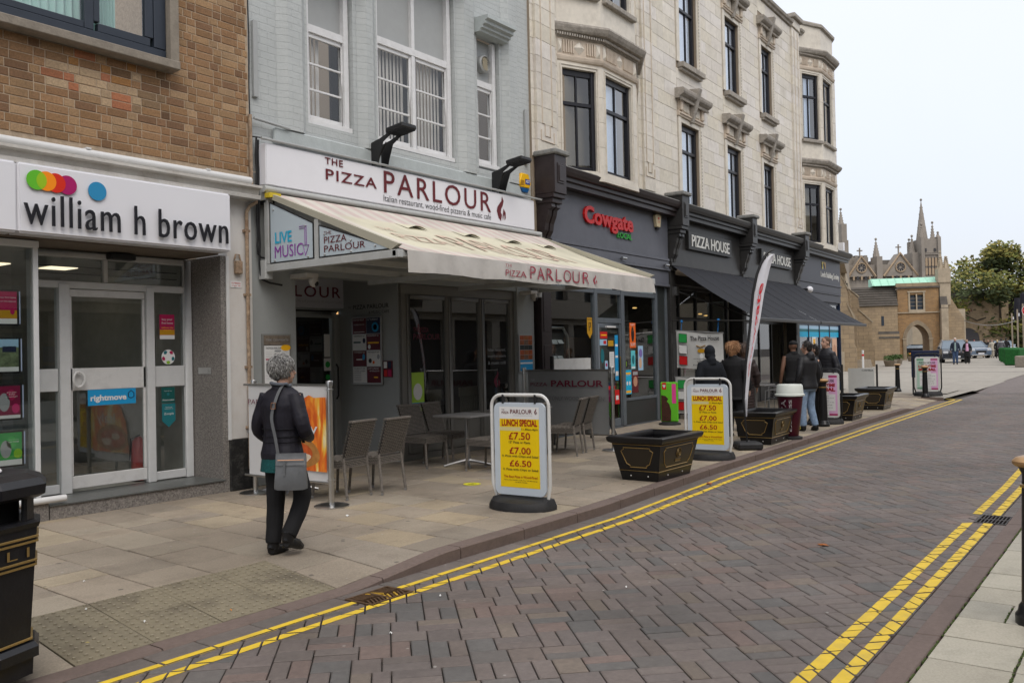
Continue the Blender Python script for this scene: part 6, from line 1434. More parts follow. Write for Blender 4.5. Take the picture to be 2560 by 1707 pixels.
def lunch(p):
    b = MB(); rect(b, -.245, .245, .215, 1.055, -.0175, 0); rect(b, -.245, .245, .93, 1.055, -.0182, 1); rect(b, -.245, .02, .805, .845, -.0182, 2)
    b.build('poster', [m_ylw, m_prw, mat('taped patch', (.62, .55, .25), .5)], p, smooth=False)
    y = -.0195
    for s_, a, b_, c, d, m in [('THE', -.215, -.18, 1.02, 1.032, m_mar), ('PIZZA', -.215, -.125, .985, 1.008, m_mar), ('PARLOUR', -.105, .165, .985, 1.03, m_mar), ('Italian restaurant, wood-fired pizzeria & music café', -.07, .165, .962, .972, m_prg),
                             ('LUNCH SPECIAL', -.215, .225, .855, .925, m_prr), ('11.30am-4pm', .03, .23, .808, .835, m_ink), ('£7.50', -.13, .135, .715, .79, m_prr), ('12" Pizza or Pasta', -.13, .135, .675, .70, m_ink),
                             ('£7.00', -.125, .14, .565, .635, m_prr), ('½ Pizza with Chips and Salad', -.22, .23, .525, .553, m_ink), ('£6.50', -.125, .145, .435, .50, m_prr), ('½ Pizza with Chips or Salad', -.21, .225, .385, .415, m_ink),
                             ('The Best Pizza is Wood-Fired', -.20, .215, .315, .34, m_prr), ('Dine-in Only. Excludes "La Mia Pizza" with 4/5 toppings', -.20, .215, .285, .298, m_ink), ('and Bank Holidays', -.06, .09, .265, .277, m_ink)]:
        text('lettering', s_, a, b_, c, d, y, m, p, bold=.03 if c > .85 and d < .93 else .01)
    f = MB(); flame(f, .19, .225, .975, 1.045, y); f.build('flame_mark', m_mar, p, smooth=False)
aboard('pavement_sign', 'yellow lunch special board nearest the camera, in front of the wicker chairs', 'sign board', 7.42, 5.47, Wm+.06, m_whf, lunch, 1.0, 'yellow lunch special boards')
aboard('pavement_sign', 'yellow lunch special board behind the first black planter', 'sign board', 12.15, 5.50, Wm+.05, m_whf, lunch, 1.0, 'yellow lunch special boards')
m_pgr = mat('poster sage', H('5c8c6c'), .5); m_plg = mat('poster pale green', H('a9c4b4'), .5); m_ppk = mat('poster pink', H('d9a9cf'), .5); m_pmg = mat('poster crimson', H('a83265'), .5)
def house(p):
    b = MB(); rect(b, -.27, -.09, .19, 1.05, -.0175, 0); rect(b, -.09, .09, .19, 1.05, -.0175, 2); rect(b, .09, .27, .19, 1.05, -.0175, 1)
    rect(b, -.27, -.09, 1.0, 1.04, -.018, 3); rect(b, .09, .27, 1.0, 1.04, -.018, 4); rect(b, -.27, -.12, .20, .23, -.018, 3); rect(b, .1, .27, .18, .22, -.018, 4); rect(b, -.2, .23, .28, .64, -.018, 2)
    b.build('poster', [m_plg, m_ppk, m_prw, m_pgr, m_pmg], p, smooth=False)
    for s_, a, b_, c, d, m, bo in [('PIZZA HOUSE', -.21, .21, .90, .96, m_ink, .01), ('LUNCHTIME', -.23, .23, .80, .87, m_prr, .05), ('SPECIAL', -.23, .23, .70, .78, m_prr, .06), ('Monday to Friday 12-4pm', -.15, .18, .665, .68, m_prg, 0),
                                 ('Any 7" Pizza', -.1, .1, .585, .605, m_ink, 0), ('with Salad or Chips £6.50', -.18, .2, .545, .565, m_ink, 0), ('Any 7" Pizza', -.1, .1, .49, .51, m_ink, 0), ('Salad and Chips £7.90', -.18, .2, .45, .47, m_ink, 0), ('Pasta £7.90', -.05, .16, .395, .415, m_ink, 0), ('Any Pizza £7.90', -.07, .17, .335, .355, m_ink, 0), ('dine in or takeaway, see menu', -.15, .22, .255, .265, m_prg, 0)]:
        text('lettering', s_, a, b_, c, d, -.0195, m, p, bold=bo)
aboard('pavement_sign', 'black framed pink and green lunchtime board with a bollard right in front', 'sign board', 18.75, 5.85, Wm+.05, m_black, house, .97, 'pizza house lunchtime boards')
aboard('pavement_sign', 'black framed pink and green lunchtime board standing farthest along the kerb', 'sign board', 30.0, 6.15, Wm+.03, m_black, house, 1.12, 'pizza house lunchtime boards')
# planters
m_plb = mat('black planter paint', (.006, .006, .007), .3, dirt=.12, dcol=(.04, .036, .03), dscale=6, coat=.12); m_gold = mat('gold paint', (.32, .21, .07), .35, .4, var=.1); m_soil = mat('dark soil', (.02, .016, .012), .95, bump=1)
m_plbr = mat('bronze black panel', (.028, .022, .015), .3)
def planter(x, y, rz, label):
    t = thing('planter', label, 'planter', (x, y, gz(x)), rz, 'black and gold planters along the kerb')
    bx, by, tx, ty, h = .44, .25, .535, .345, .50
    def Rg(z): k = z/h; return lerp(bx, tx, k), lerp(by, ty, k)
    v = []
    for z in (0, h):
        a, b = Rg(z); v += [(-a, -b, z), (a, -b, z), (a, b, z), (-a, b, z)]
    a, b = tx-.05, ty-.05; v += [(-a, -b, h), (a, -b, h), (a, b, h), (-a, b, h)]; a, b = bx+.03, by+.03; v += [(-a, -b, .22), (a, -b, .22), (a, b, .22), (-a, b, .22)]
    f = [(3, 2, 1, 0)]+[(k, (k+1) % 4, 4+(k+1) % 4, 4+k) for k in range(4)]+[(4+k, 4+(k+1) % 4, 8+(k+1) % 4, 8+k) for k in range(4)]+[(8+k, 8+(k+1) % 4, 12+(k+1) % 4, 12+k) for k in range(4)]+[(12, 13, 14, 15)]
    MB().add(v, f).build('body', m_plb, t, smooth=False)
    rm = MB()
    for (o0, z0, o1, z1) in ((.02, h-.01, .05, h+.02), (.05, h+.021, .05, h+.048)):
        pass
    R1 = [(.0, h-.035), (.03, h-.02), (.045, h+.005), (.05, h+.04), (.03, h+.052), (-.04, h+.052), (-.055, h+.02), (-.055, h-.02)]
    v = []
    for o_, z in R1: v += [(-tx-o_, -ty-o_, z), (tx+o_, -ty-o_, z), (tx+o_, ty+o_, z), (-tx-o_, ty+o_, z)]
    f = [(k*4+j, k*4+(j+1) % 4, (k+1)*4+(j+1) % 4, (k+1)*4+j) for k in range(len(R1)-1) for j in range(4)]
    MB().add(v, f).build('rim', m_plb, t)
    MB().box(-bx-.02, bx+.02, -by-.02, by+.02, .30, .32).build('soil', m_soil, t)
    for z in (.125, .455):
        a, b = Rg(z); a += .004; b += .004; g_ = MB(); g_.tube([(-a, -b, z), (a, -b, z), (a, b, z), (-a, b, z)], .0055, 5, closed=True); g_.build('gold_line', m_gold, t)
    for side, (ww, off) in enumerate(((bx, by), (by, bx), (bx, by), (by, bx))):
        A = Matrix.Rotation(PI/2*side if side else 0, 4, 'Z')
        A = Matrix.Rotation([0, PI/2, PI, -PI/2][side], 4, 'Z')
        tilt = math.atan2((ty-by), h); d0 = [by, bx][side % 2]; w0 = [bx, by][side % 2]
        def pt(u, z, o_=.003): k = z/h; return A @ Vector((u, -(lerp([by, bx][side % 2], [ty, tx][side % 2], k)+o_), z))
        hw0 = w0-.09; hw1 = w0-.02; z0, z1, c = .17, .415, .045
        L_ = [(-hw0+c, z0), (hw0-c, z0), (hw0-c, z0+c*.5), (hw0, z0+c), (lerp(hw0, hw1, .9), z1-c), (hw1-c, z1-c*.5), (hw1-c, z1), (-hw1+c, z1), (-hw1+c, z1-c*.5), (-lerp(hw0, hw1, .9), z1-c), (-hw0, z0+c), (-hw0+c, z0+c*.5)]
        MB().tube([pt(*q_) for q_ in L_], .0055, 5, closed=True).build('gold_outline', m_gold, t)
        MB().add([tuple(pt(*q_, .001)) for q_ in L_], [tuple(range(len(L_)))]).build('side_panel', m_plbr, t, smooth=False)
        if side in (0, 2):
            e_ = MB(); e_.tube([pt(.055*math.cos(a_), .325+.055*math.sin(a_), .008) for a_ in [2*PI*i/18 for i in range(18)]], .008, 5, closed=True)
            e_.tube([pt(.03*math.cos(a_), .325+.03*math.sin(a_), .008) for a_ in [2*PI*i/12 for i in range(12)]], .006, 5, closed=True); e_.tube([pt(-.03, .325, .008), pt(.03, .325, .008)], .005, 4); e_.tube([pt(0, .295, .008), pt(0, .355, .008)], .005, 4)
            e_.build('crest', mat('bronze', (.16, .11, .045), .4, .5), t)
            e_ = MB(); q4 = [pt(-.075, .215, .006), pt(.075, .215, .006), pt(.075, .25, .006), pt(-.075, .25, .006)]; e_.add(q4, [(0, 1, 2, 3)])
            e_.tube(q4, .004, 4, closed=True); e_.build('name_plate', MATS['bronze'], t)
    for u in (-.2, .2):
        MB().ball((-bx-.012, u*.6, .06), .011, 8, 6).build('bolt', m_chrome, t); MB().ball((u, -by-.01, .06), .011, 8, 6).build('bolt', m_chrome, t)
    return t
planter(10.15, 5.32, .0, 'empty black and gold planter nearest the camera, between the two lunch special boards')
planter(14.70, 5.62, .04, 'empty black and gold planter behind the base of the feather flag')
planter(20.05, 5.82, .05, 'black and gold planter just behind the nearer pink and green board')
planter(23.55, 6.05, .05, 'black and gold planter farthest along, before the far bollards')
# bollards
m_boll = mat('bollard black', (.012, .012, .013), .3)
def bollard(x, y, label, s=1.):
    t = thing('bollard', label, 'bollard', (x, y, gz(x)), 0, 'black cast bollards with gold bands'); t.scale = (s, s, s)
    MB().lathe([(.12, 0), (.12, .05), (.105, .07), (.10, .10), (.085, .12), (.068, .80), (.068, .82)]).build('post', m_boll, t)
    MB().lathe([(.068, .781), (.078, .786), (.078, .80), (.068, .805)]).build('gold_band', m_gold, t)
    MB().lathe([(.066, .806), (.066, .86), (.085, .90), (.09, .905)]).build('neck', m_boll, t)
    MB().lathe([(.10, .906), (.115, .92), (.115, .935), (.095, .955), (.05, .968), (.0, .972)]).build('cap', mat('worn gold paint', (.40, .24, .11), .35, .5, var=.15), t)
bollard(18.1, 5.68, 'black bollard standing in front of the nearer pink and green board')
bollard(32.4, 7.6, 'black bollard between the last planter and the farthest board')
bollard(29.15, 6.05, 'black bollard standing in front of the farthest pink and green board')
bollard(5.86, .645, 'black bollard at the right edge of the picture on the near pavement')
# coffee cup sign
t = thing('cup_sign', 'giant maroon takeaway cup sign with a white lid', 'cup sign', (15.42, 5.42, 0), Wm)
MB().lathe([(.20, 0), (.20, .04), (.15, .055), (.0, .056)]).build('base', m_rub, t)
MB().lathe([(.13, .057), (.135, .065), (.225, .76), (.0, .761)], n=36).build('cup', mat('cup maroon', (.055, .004, .014), .35), t)
MB().lathe([(.255, .762), (.258, .79), (.235, .80), (.22, .94), (.205, .965), (.0, .966)], n=36).build('lid', mat('cup lid', (.62, .65, .60), .4), t)
def onc(r0, r1):
    def f(p):   # p.x runs down the cup (vertical text), p.z across
        z = .70-(p[0]); rr_ = lerp(.135, .225, (z-.065)/.695)+.004; a = -PI/2+p[2]/.2; return (rr_*math.cos(a), rr_*math.sin(a), z)
    return f
def vtext(s_, zlo, zhi, u0, u1, m):   # reads upwards
    key = (s_, .02)
    if key not in TC_: TC_[key] = text_mesh(s_, .02)
    vs, fs = TC_[key]; ax, bx = min(v.x for v in vs), max(v.x for v in vs); az, bz = min(v.y for v in vs), max(v.y for v in vs)
    V = []
    for v in vs:
        z = lerp(zlo, zhi, (v.x-ax)/(bx-ax)); u = lerp(u1, u0, (v.y-az)/(bz-az)); rr_ = lerp(.135, .225, (z-.065)/.695)+.003; a = -PI/2+u/.2; V.append((rr_*math.cos(a), rr_*math.sin(a), z))
    MB().add(V, [f[::-1] for f in fs]+fs).build('lettering', m, t, smooth=False)
vtext('COSTA', .12, .70, -.09, .0, m_prw); vtext('EXPRESS', .14, .70, .05, .095, m_prw)
# feather flag
FR = -math.radians(53.2)
t = thing('feather_flag', 'tall white feather flag with red sideways lettering on a black pole and block base', 'flag', (13.60, 5.50, 0), FR)
MB().box(-.2, .2, -.26, .14, 0, .12).build('base', m_rub, t, bevel=.03)
px_ = lambda x, y: ((x-1870)/158., (1112-y)/158.)
pole = [px_(1869, 1100), px_(1866, 1050), px_(1862, 990), px_(1873, 880), px_(1884, 800), px_(1893, 724), px_(1904, 675), px_(1916, 645), px_(1930, 623), px_(1942, 614), px_(1950, 613)]
MB().tube([(a, -.05+.0*b, b+.03) for a, b in pole], [.012, .012]+[.022]*7+[.014, .008], 8).build('pole', m_black, t)
Lf = [(1868, 1034), (1864, 991), (1872, 905), (1884, 838), (1890, 780), (1897, 724), (1911, 664), (1922, 642), (1936, 627), (1949, 623)]
Rt = [(1870, 1034), (1874, 991), (1884, 905), (1896, 845), (1909, 787), (1921, 724), (1937, 664), (1942, 648), (1947, 636), (1950, 623.5)]
ff = MB(); v = []; K = 6
for (a, b), (c, d) in zip(Lf, Rt):
    for k in range(K):
        u = k/(K-1); x, z = px_(lerp(a, c, u), lerp(b, d, u)); v.append((x, -.05+.02*math.sin(u*5+z*3), z+.03))
ff.add(v, [(i*K+k, i*K+k+1, (i+1)*K+k+1, (i+1)*K+k) for i in range(len(Lf)-1) for k in range(K-1)]); ff.build('sail', mat('flag cloth', (.62, .62, .66), .8, var=.04), t)
def flagtext():
    s_ = 'Cowgate'; key = (s_, .02); TC_[key] = text_mesh(s_, .02); vs, fs = TC_[key]
    ax, bx = min(v.x for v in vs), max(v.x for v in vs); az, bz = min(v.y for v in vs), max(v.y for v in vs); V = []
    for v in vs:
        g_ = (v.x-ax)/(bx-ax); u = (v.y-az)/(bz-az)  # text climbs the flag, tops of letters to the left
        Y = lerp(935, 697, g_); 
        xl = pw(-Y, [(-b, a) for a, b in Lf]); xr = pw(-Y, [(-b, a) for a, b in Rt])
        X = lerp(xr-4, xl+5, u); x, z = px_(X, Y); V.append((x, -.078, z+.03))
    MB().add(V, fs).build('lettering', mat('flag red', (.55, .03, .04), .7), t, smooth=False)
flagtext()
KIDS.clear(); r2 = dup(t, (21.9, -1.3, 0), PI+.15, 'white feather flag with red lettering on the near pavement, mirrored in the restaurant doors')
# ice cream sign
t = thing('ice_cream_sign', 'small green ice cream sign on a round black base by the shop corner', 'sign board', (17.3, 8.72, 0), Wm+.3)
MB().lathe([(.24, 0), (.24, .03), (.16, .06), (0, .061)]).build('base', m_rub, t)
b = MB().box(-.19, .19, -.02, .02, .06, .92).build('panel', mat('sign green', H('5fb52a'), .4), t, bevel=.02)
pic = MB(); pts = [(-.17, .08), (.03, .08), (.04, .3), (0, .45), (-.05, .50), (-.02, .56), (-.08, .62), (-.17, .64)]
pic.add([(a, -.022, c) for a, c in pts], [tuple(range(len(pts)))]); pic.build('ice_cream_print', mat('chocolate print', (.05, .018, .01), .5, var=.5, scale=30), b, smooth=False)
rd = MB(); rect(rd, -.15, -.06, .76, .91, -.022); rd.build('brand_tab', c_red, b, smooth=False); hh = MB(); disc(hh, -.118, .845, .018, -.0235); disc(hh, -.092, .845, .018, -.0235); hh.add([(-.136, -.0235, .84), (-.105, -.0235, .79), (-.074, -.0235, .84)], [(0, 1, 2)]); hh.build('heart', m_prw, b, smooth=False)
pk = MB(); rect(pk, .06, .15, .46, .88, -.022); pk.build('pink_label', mat('print hot pink', H('d8458f'), .5), b, smooth=False)
# ---- crowd barriers with printed canvas
def post(label, x, y, h=1.36):
    t = thing('barrier_post', label, 'barrier post', (x, y, 0), 0, 'steel cafe barrier posts')
    MB().lathe([(.19, 0), (.19, .012), (.17, .02), (.05, .03), (.0, .03)], n=28).build('base', m_chrome, t); MB().lathe([(.03, .0), (.03, h-.09)]).build('pole', m_chrome, t)
    MB().lathe([(.045, h-.10), (.045, h-.092), (.03, h-.09), (.028, h-.07), (.04, h-.01), (.036, h), (0, h)]).build('cap', m_chrome, t); MB().lathe([(.045, .28), (.045, .288)]).build('ring', m_chrome, t); return t
post('steel barrier post in front of the door, right of the walking woman', 6.47, 7.33)
post('steel barrier post behind the walking woman', 6.63, 8.86)
post('steel barrier post with a flat plate at the right of the grey restaurant banner', 12.46, 7.30)
post('steel barrier post at the far end of the grey restaurant banner', 12.5, 9.1)
def canvas(label, x, y0, y1, mats_, fn, z0=.24, z1=1.31, rail=True):
    t = thing('barrier_banner', label, 'banner', (x, y1, 0), Wm); Lw = y1-y0
    v = []; n = 24
    for i in range(n+1):
        u = i/n
        for z in (z0, lerp(z0, z1, .5), z1): v.append((u*Lw, .012*math.sin(u*7)*(.5 if z > 1 else 1)+.004, z))
    MB().add(v, [(3*i+k, 3*i+3+k, 3*i+4+k, 3*i+1+k) for i in range(n) for k in (0, 1)]).build('canvas', mats_, t)
    for z in (z1, z0): MB().tube([(-.08, .004, z), (Lw+.08, .004, z)], .014, 8).build('rail', m_chrome, t)
    fn(t, Lw); return t
m_cvw = mat('barrier white canvas', (.58, .58, .58), .7)
def fire(t, Lw):
    m = D.materials.new('fire print'); m.use_nodes = True; n = m.node_tree.nodes; l = m.node_tree.links; b = n['Principled BSDF']; b.inputs['Roughness'].default_value = .5; MATS['fire'] = m
    co = n.new('ShaderNodeTexCoord').outputs['Object']; mp = n.new('ShaderNodeMapping'); mp.inputs['Scale'].default_value = (5.5, 1, 2.0); l.new(co, mp.inputs[0]); nz = n.new('ShaderNodeTexNoise'); nz.inputs['Scale'].default_value = 1; nz.inputs['Detail'].default_value = 5; nz.inputs['Distortion'].default_value = 1.2; l.new(mp.outputs[0], nz.inputs[0])
    rp_ = n.new('ShaderNodeValToRGB'); e = rp_.color_ramp.elements; e[0].position = .38; e[0].color = (.62, .10, .01, 1); e[1].position = .68; e[1].color = (.85, .78, .45, 1); k = e.new(.50); k.color = (.80, .22, .02, 1); k = e.new(.57); k.color = (.85, .48, .05, 1)
    l.new(nz.outputs[0], rp_.inputs[0]); l.new(rp_.outputs[0], b.inputs['Base Color'])
    def sh(f): return [(a*Lw, -.018, z) for a, z in f]
    q = MB(); edge = [(.30, .36), (1, .36), (1, 1.18), (.86, 1.17), (.80, 1.20), (.7, 1.14), (.62, 1.16), (.52, 1.02), (.45, 1.0), (.40, .86), (.36, .80)]
    q.add(sh(edge), [tuple(range(len(edge)))]); q.build('fire_print', m, t, smooth=False)
    pz = MB(); pz.add([(Lw*.62+.42*math.cos(a), -.0195, .52+.14*math.sin(a)*(1 if a > PI else 1.6)) for a in [2*PI*i/30 for i in range(30)] if Lw*.62+.42*math.cos(a) < Lw-.01], [tuple(range(len([1 for a in [2*PI*i/30 for i in range(30)] if Lw*.62+.42*math.cos(a) < Lw-.01])))]); pz.build('pizza_crust_print', mat('crust print', (.42, .19, .05), .5, var=.3, scale=12), t, smooth=False)
    pz = MB(); pz.add([(Lw*.6+.33*math.cos(a), -.0205, .55+.13*math.sin(a)) for a in [2*PI*i/24 for i in range(24)]], [tuple(range(24))]); pz.build('pizza_sauce_print', mat('sauce print', (.48, .09, .02), .5, var=.3, scale=14), t, smooth=False)
    pz = MB()
    for a, b_, r in ((.56, .58, .10), (.72, .50, .12)): pz.add([(a*Lw+r*(1+.25*math.sin(3*q_+a*9))*math.cos(q_), -.0215, b_+r*.5*(1+.2*math.cos(2*q_))*math.sin(q_)) for q_ in [2*PI*i/18 for i in range(18)]], [tuple(range(18))])
    pz.build('mozzarella_print', mat('mozzarella print', (.66, .55, .42), .5, var=.3, scale=20), t, smooth=False)
    text('lettering', 'Italy', Lw*.56, Lw*.90, .72, .90, -.021, m_prw, t); text('lettering', 'PARLOUR', Lw*.02, Lw*.42, 1.08, 1.14, -.02, m_marn, t); f = MB(); flame(f, Lw*.45, Lw*.5, 1.07, 1.16, -.02); f.build('flame_mark', m_marn, t, smooth=False)
canvas('orange fire and pizza banner beside the walking woman, lettered Italy', 6.50, 7.41, 8.80, m_cvw, fire)
def grey_(t, Lw):
    text('lettering', 'THE', .07, .16, 1.13, 1.16, -.02, m_prg, t); text('lettering', 'PIZZA', .07, .42, 1.04, 1.10, -.02, m_marn, t); text('lettering', 'PARLOUR', .50, Lw-.08, 1.03, 1.14, -.02, m_marn, t, bold=.02); text('lettering', "THE CITY'S ONLY WOOD FIRED OVEN!", .07, Lw-.05, .80, .87, -.02, mat('faint lettering', (.12, .12, .12), .6), t)
canvas('grey translucent restaurant banner behind the farther wicker chairs', 12.5, 7.40, 9.02, mat('grey banner cloth', (.20, .205, .205), .7, var=.05), grey_)
t = thing('display_stand', 'white display board standing behind the grey restaurant banner', 'board', (13.4, 8.7, 0), .03)
MB().box(-.62, .68, -.02, .02, 1.05, 1.50).build('panel', m_whf, t); MB().box(-.62, -.50, -.025, -.021, .35, 1.04).box(-.62, -.5, -.02, .02, .3, 1.04).build('side_panel', m_whf, t); MB().box(-.66, -.62, -.03, .03, 0, 1.55).build('upright', m_black, t); MB().box(.68, .72, -.03, .03, 0, 1.55).build('upright', m_black, t)
t = thing('folded_stand', 'folded black metal stand leaning by the shop door', 'stand', (13.9, 8.3, 0), 0)
for a, b in (((-.55, 0, 1.3), (.25, -.1, .02)), ((-.45, .05, 1.25), (.1, -.15, .02)), ((-.5, .02, 1.28), (.42, .02, .02))): MB().tube([a, b], .018, 6).build('tube', m_black, t)
# ---- wicker chairs and tables
m_wic = mat('grey woven rattan', (.155, .138, .12), .6, var=.4, scale=45); m_wick = mat('dark rattan backing', (.03, .027, .024), .9); m_tab = mat('grey table top', (.19, .185, .18), .5, var=.1, scale=20)
def weave(mb, P00, P10, P01, P11, nu, nv, thick=.006):
    """basket weave of flat strands over the quad: wavy horizontal strands and upright stakes"""
    P00, P10, P01, P11 = map(Vector, (P00, P10, P01, P11)); nrm = (P10-P00).cross(P01-P00).normalized()
    S_ = lambda u, v: P00.lerp(P10, u).lerp(P01.lerp(P11, u), v)
    for j in range(nv):
        vs = []; v0, v1 = (j+.17)/nv, (j+.83)/nv; n = nu*2
        for i in range(n+1):
            u = i/n; o = nrm*(thick*(1 if (i//1+j) % 2 else -1))
            vs += [S_(u, v0)+o, S_(u, v1)+o]
        mb.add(vs, [(2*i, 2*i+2, 2*i+3, 2*i+1) for i in range(n)])
def wicker():
    root = thing('wicker_chair', 'x', 'chair', (0, 0, 0))
    # faces +y ; back at -y leaning
    w, d = .225, .23
    sb_ = [(-w, -d, .38), (w, -d, .38)]
    s_ = MB(); s_.box(-w+.01, w-.01, -d+.01, d-.01, .37, .435); s_.build('seat_core', m_wick, root)
    s_ = MB()
    weave(s_, (-w, -d, .355), (w, -d, .355), (-w, -d, .445), (w, -d, .445), 13, 5); weave(s_, (w, -d, .355), (w, d, .355), (w, -d, .445), (w, d, .445), 13, 5)
    weave(s_, (-w, d, .355), (-w, -d, .355), (-w, d, .445), (-w, -d, .445), 13, 5); weave(s_, (w, d, .355), (-w, d, .355), (w, d, .445), (-w, d, .445), 13, 5); weave(s_, (-w, -d, .445), (w, -d, .445), (-w, d, .445), (w, d, .445), 13, 13)
    s_.build('seat', m_wic, root, smooth=False)
    yb, yt = -d+.0, -d-.13
    b_ = MB(); b_.add([(-w+.02, yb+.012, .47), (w-.02, yb+.012, .47), (w-.01, yt+.012, .87), (-w+.01, yt+.012, .87), (-w+.02, yb+.03, .47), (w-.02, yb+.03, .47), (w-.01, yt+.03, .87), (-w+.01, yt+.03, .87)], [(0, 1, 2, 3), (7, 6, 5, 4), (0, 4, 5, 1), (1, 5, 6, 2), (2, 6, 7, 3), (3, 7, 4, 0)])
    b_.build('back_core', m_wick, root)
    b_ = MB(); weave(b_, (-w+.01, yb, .47), (w-.01, yb, .47), (-w, yt, .88), (w, yt, .88), 13, 22); weave(b_, (w-.01, yb+.042, .47), (-w+.01, yb+.042, .47), (w, yt+.042, .88), (-w, yt+.042, .88), 13, 22)
    b_.box(-w, w, yt-.006, yt+.048, .875, .895); b_.build('backrest', m_wic, root, smooth=False)
    for sx in (-1, 1):
        for y0, y1, top in ((-d+.02, -d-.035, .47), (d-.02, d+.01, .37)):
            l_ = MB(); n = 16
            pts = [(sx*(w-.02+.012*(1-i/n)), lerp(y1, y0, i/n), top*i/n+.03*(1-i/n)) for i in range(n+1)]
            l_.tube(pts, [.017+.0022*(i % 2) for i in range(n+1)], 6); l_.build('leg', m_wic, root, smooth=False)
            MB().tube([(pts[0][0], pts[0][1], 0), (pts[0][0], pts[0][1], .03)], .016, 8).build('foot', m_al, root)
    return root
wc0 = wicker()
WCH = [(6.98, 7.74, .14, 'grey wicker chair with its back to the camera, nearest the orange banner'), (7.47, 7.66, .10, 'grey wicker chair with its back to the camera, second from the orange banner'),
       (7.35, 8.95, PI-.2, 'grey wicker chair in the shade behind the barrier post'), (9.50, 8.72, PI-.05, 'grey wicker chair against the folding doors, left of the middle table'),
       (10.10, 8.80, PI+.1, 'grey wicker chair against the folding doors, behind the middle table'), (9.60, 7.62, .0, 'grey wicker chair just left of the nearest lunch special board'),
       (10.25, 7.58, .0, 'grey wicker chair hidden behind the nearest lunch special board'), (11.62, 7.72, .35, 'grey wicker chair left of the first planter, nearer of the pair by the grey banner'),
       (12.15, 7.85, .25, 'grey wicker chair against the grey restaurant banner')]
for i, (x, y, a, lb) in enumerate(WCH):
    if i == 0: r = wc0; r.location = (x, y, 0); r.rotation_euler = (0, 0, a); r['label'] = lb; r['group'] = 'grey wicker chairs outside the restaurant'
    else: dup(wc0, (x, y, 0), a, lb, 'grey wicker chairs outside the restaurant')
def table():
    t = thing('cafe_table', 'x', 'table', (0, 0, 0)); MB().box(-.35, .35, -.35, .35, .72, .75).build('tabletop', m_tab, t, bevel=.008)
    MB().tube([(0, 0, .05), (0, 0, .72)], .03, 12).build('column', m_al, t)
    for a in range(4): c, s_ = math.cos(PI/4+a*PI/2), math.sin(PI/4+a*PI/2); MB().tube([(0, 0, .09), (.15*c, .15*s_, .06), (.34*c, .34*s_, .015)], [.024, .02, .016], 6).build('foot', m_al, t)
    return t
ct0 = table(); TL = [(6.95, 8.62, 0, 'square grey café table behind the orange banner'), (9.80, 8.18, .02, 'square grey café table left of the nearest lunch special board'), (11.35, 8.30, .1, 'square grey café table left of the chairs by the grey banner')]
for i, (x, y, a, lb) in enumerate(TL):
    if i == 0: ct0.location = (x, y, 0); ct0['label'] = lb; ct0['group'] = 'grey café tables outside the restaurant'
    else: dup(ct0, (x, y, 0), a, lb, 'grey café tables outside the restaurant')
# black slatted chairs of the pizza house
def slat():
    t = thing('slatted_chair', 'x', 'chair', (0, 0, 0)); w = .24
    for sx in (-w, w):
        MB().tube([(sx, -.25, 0), (sx, -.22, .45), (sx, -.29, .86)], .012, 7).build('leg', m_al, t); MB().tube([(sx, .24, 0), (sx, .21, .64), (sx, -.22, .66)], .012, 7).build('leg', m_al, t)
    MB().tube([(-w, .22, .40), (w, .22, .40)], .01, 6).build('stretcher', m_al, t)
    for k in range(5): MB().box(-w, w, -.22+k*.088, -.15+k*.088, .44, .455).build('seat_slat', m_black, t)
    for k in range(4): MB().obox((0, -.24-.017*k, .58+k*.085), 2*w, .012, .06).build('back_slat', m_black, t)
    return t
sc0 = slat()
for i, (x, y, a, lb) in enumerate([(19.9, 7.30, .2, 'black slatted metal chair nearest the long brown coat'), (20.9, 7.55, .1, 'black slatted metal chair behind the giant cup'), (20.2, 8.5, PI, 'black slatted metal chair by the window behind the queue'), (21.9, 8.0, .3, 'black slatted metal chair beside the man in the black cap')]):
    if i == 0: sc0.location = (x, y, 0); sc0.rotation_euler = (0, 0, a); sc0['label'] = lb; sc0['group'] = 'black slatted chairs outside the pizza house'
    else: dup(sc0, (x, y, 0), a, lb, 'black slatted chairs outside the pizza house')
for i, (x, y) in enumerate([(20.3, 7.95), (21.5, 8.6)]):
    t = dup(ct0, (x, y, 0), 0, ['café table among the black slatted chairs, nearer one', 'café table among the black slatted chairs, by the window'][i], 'café tables outside the pizza house')
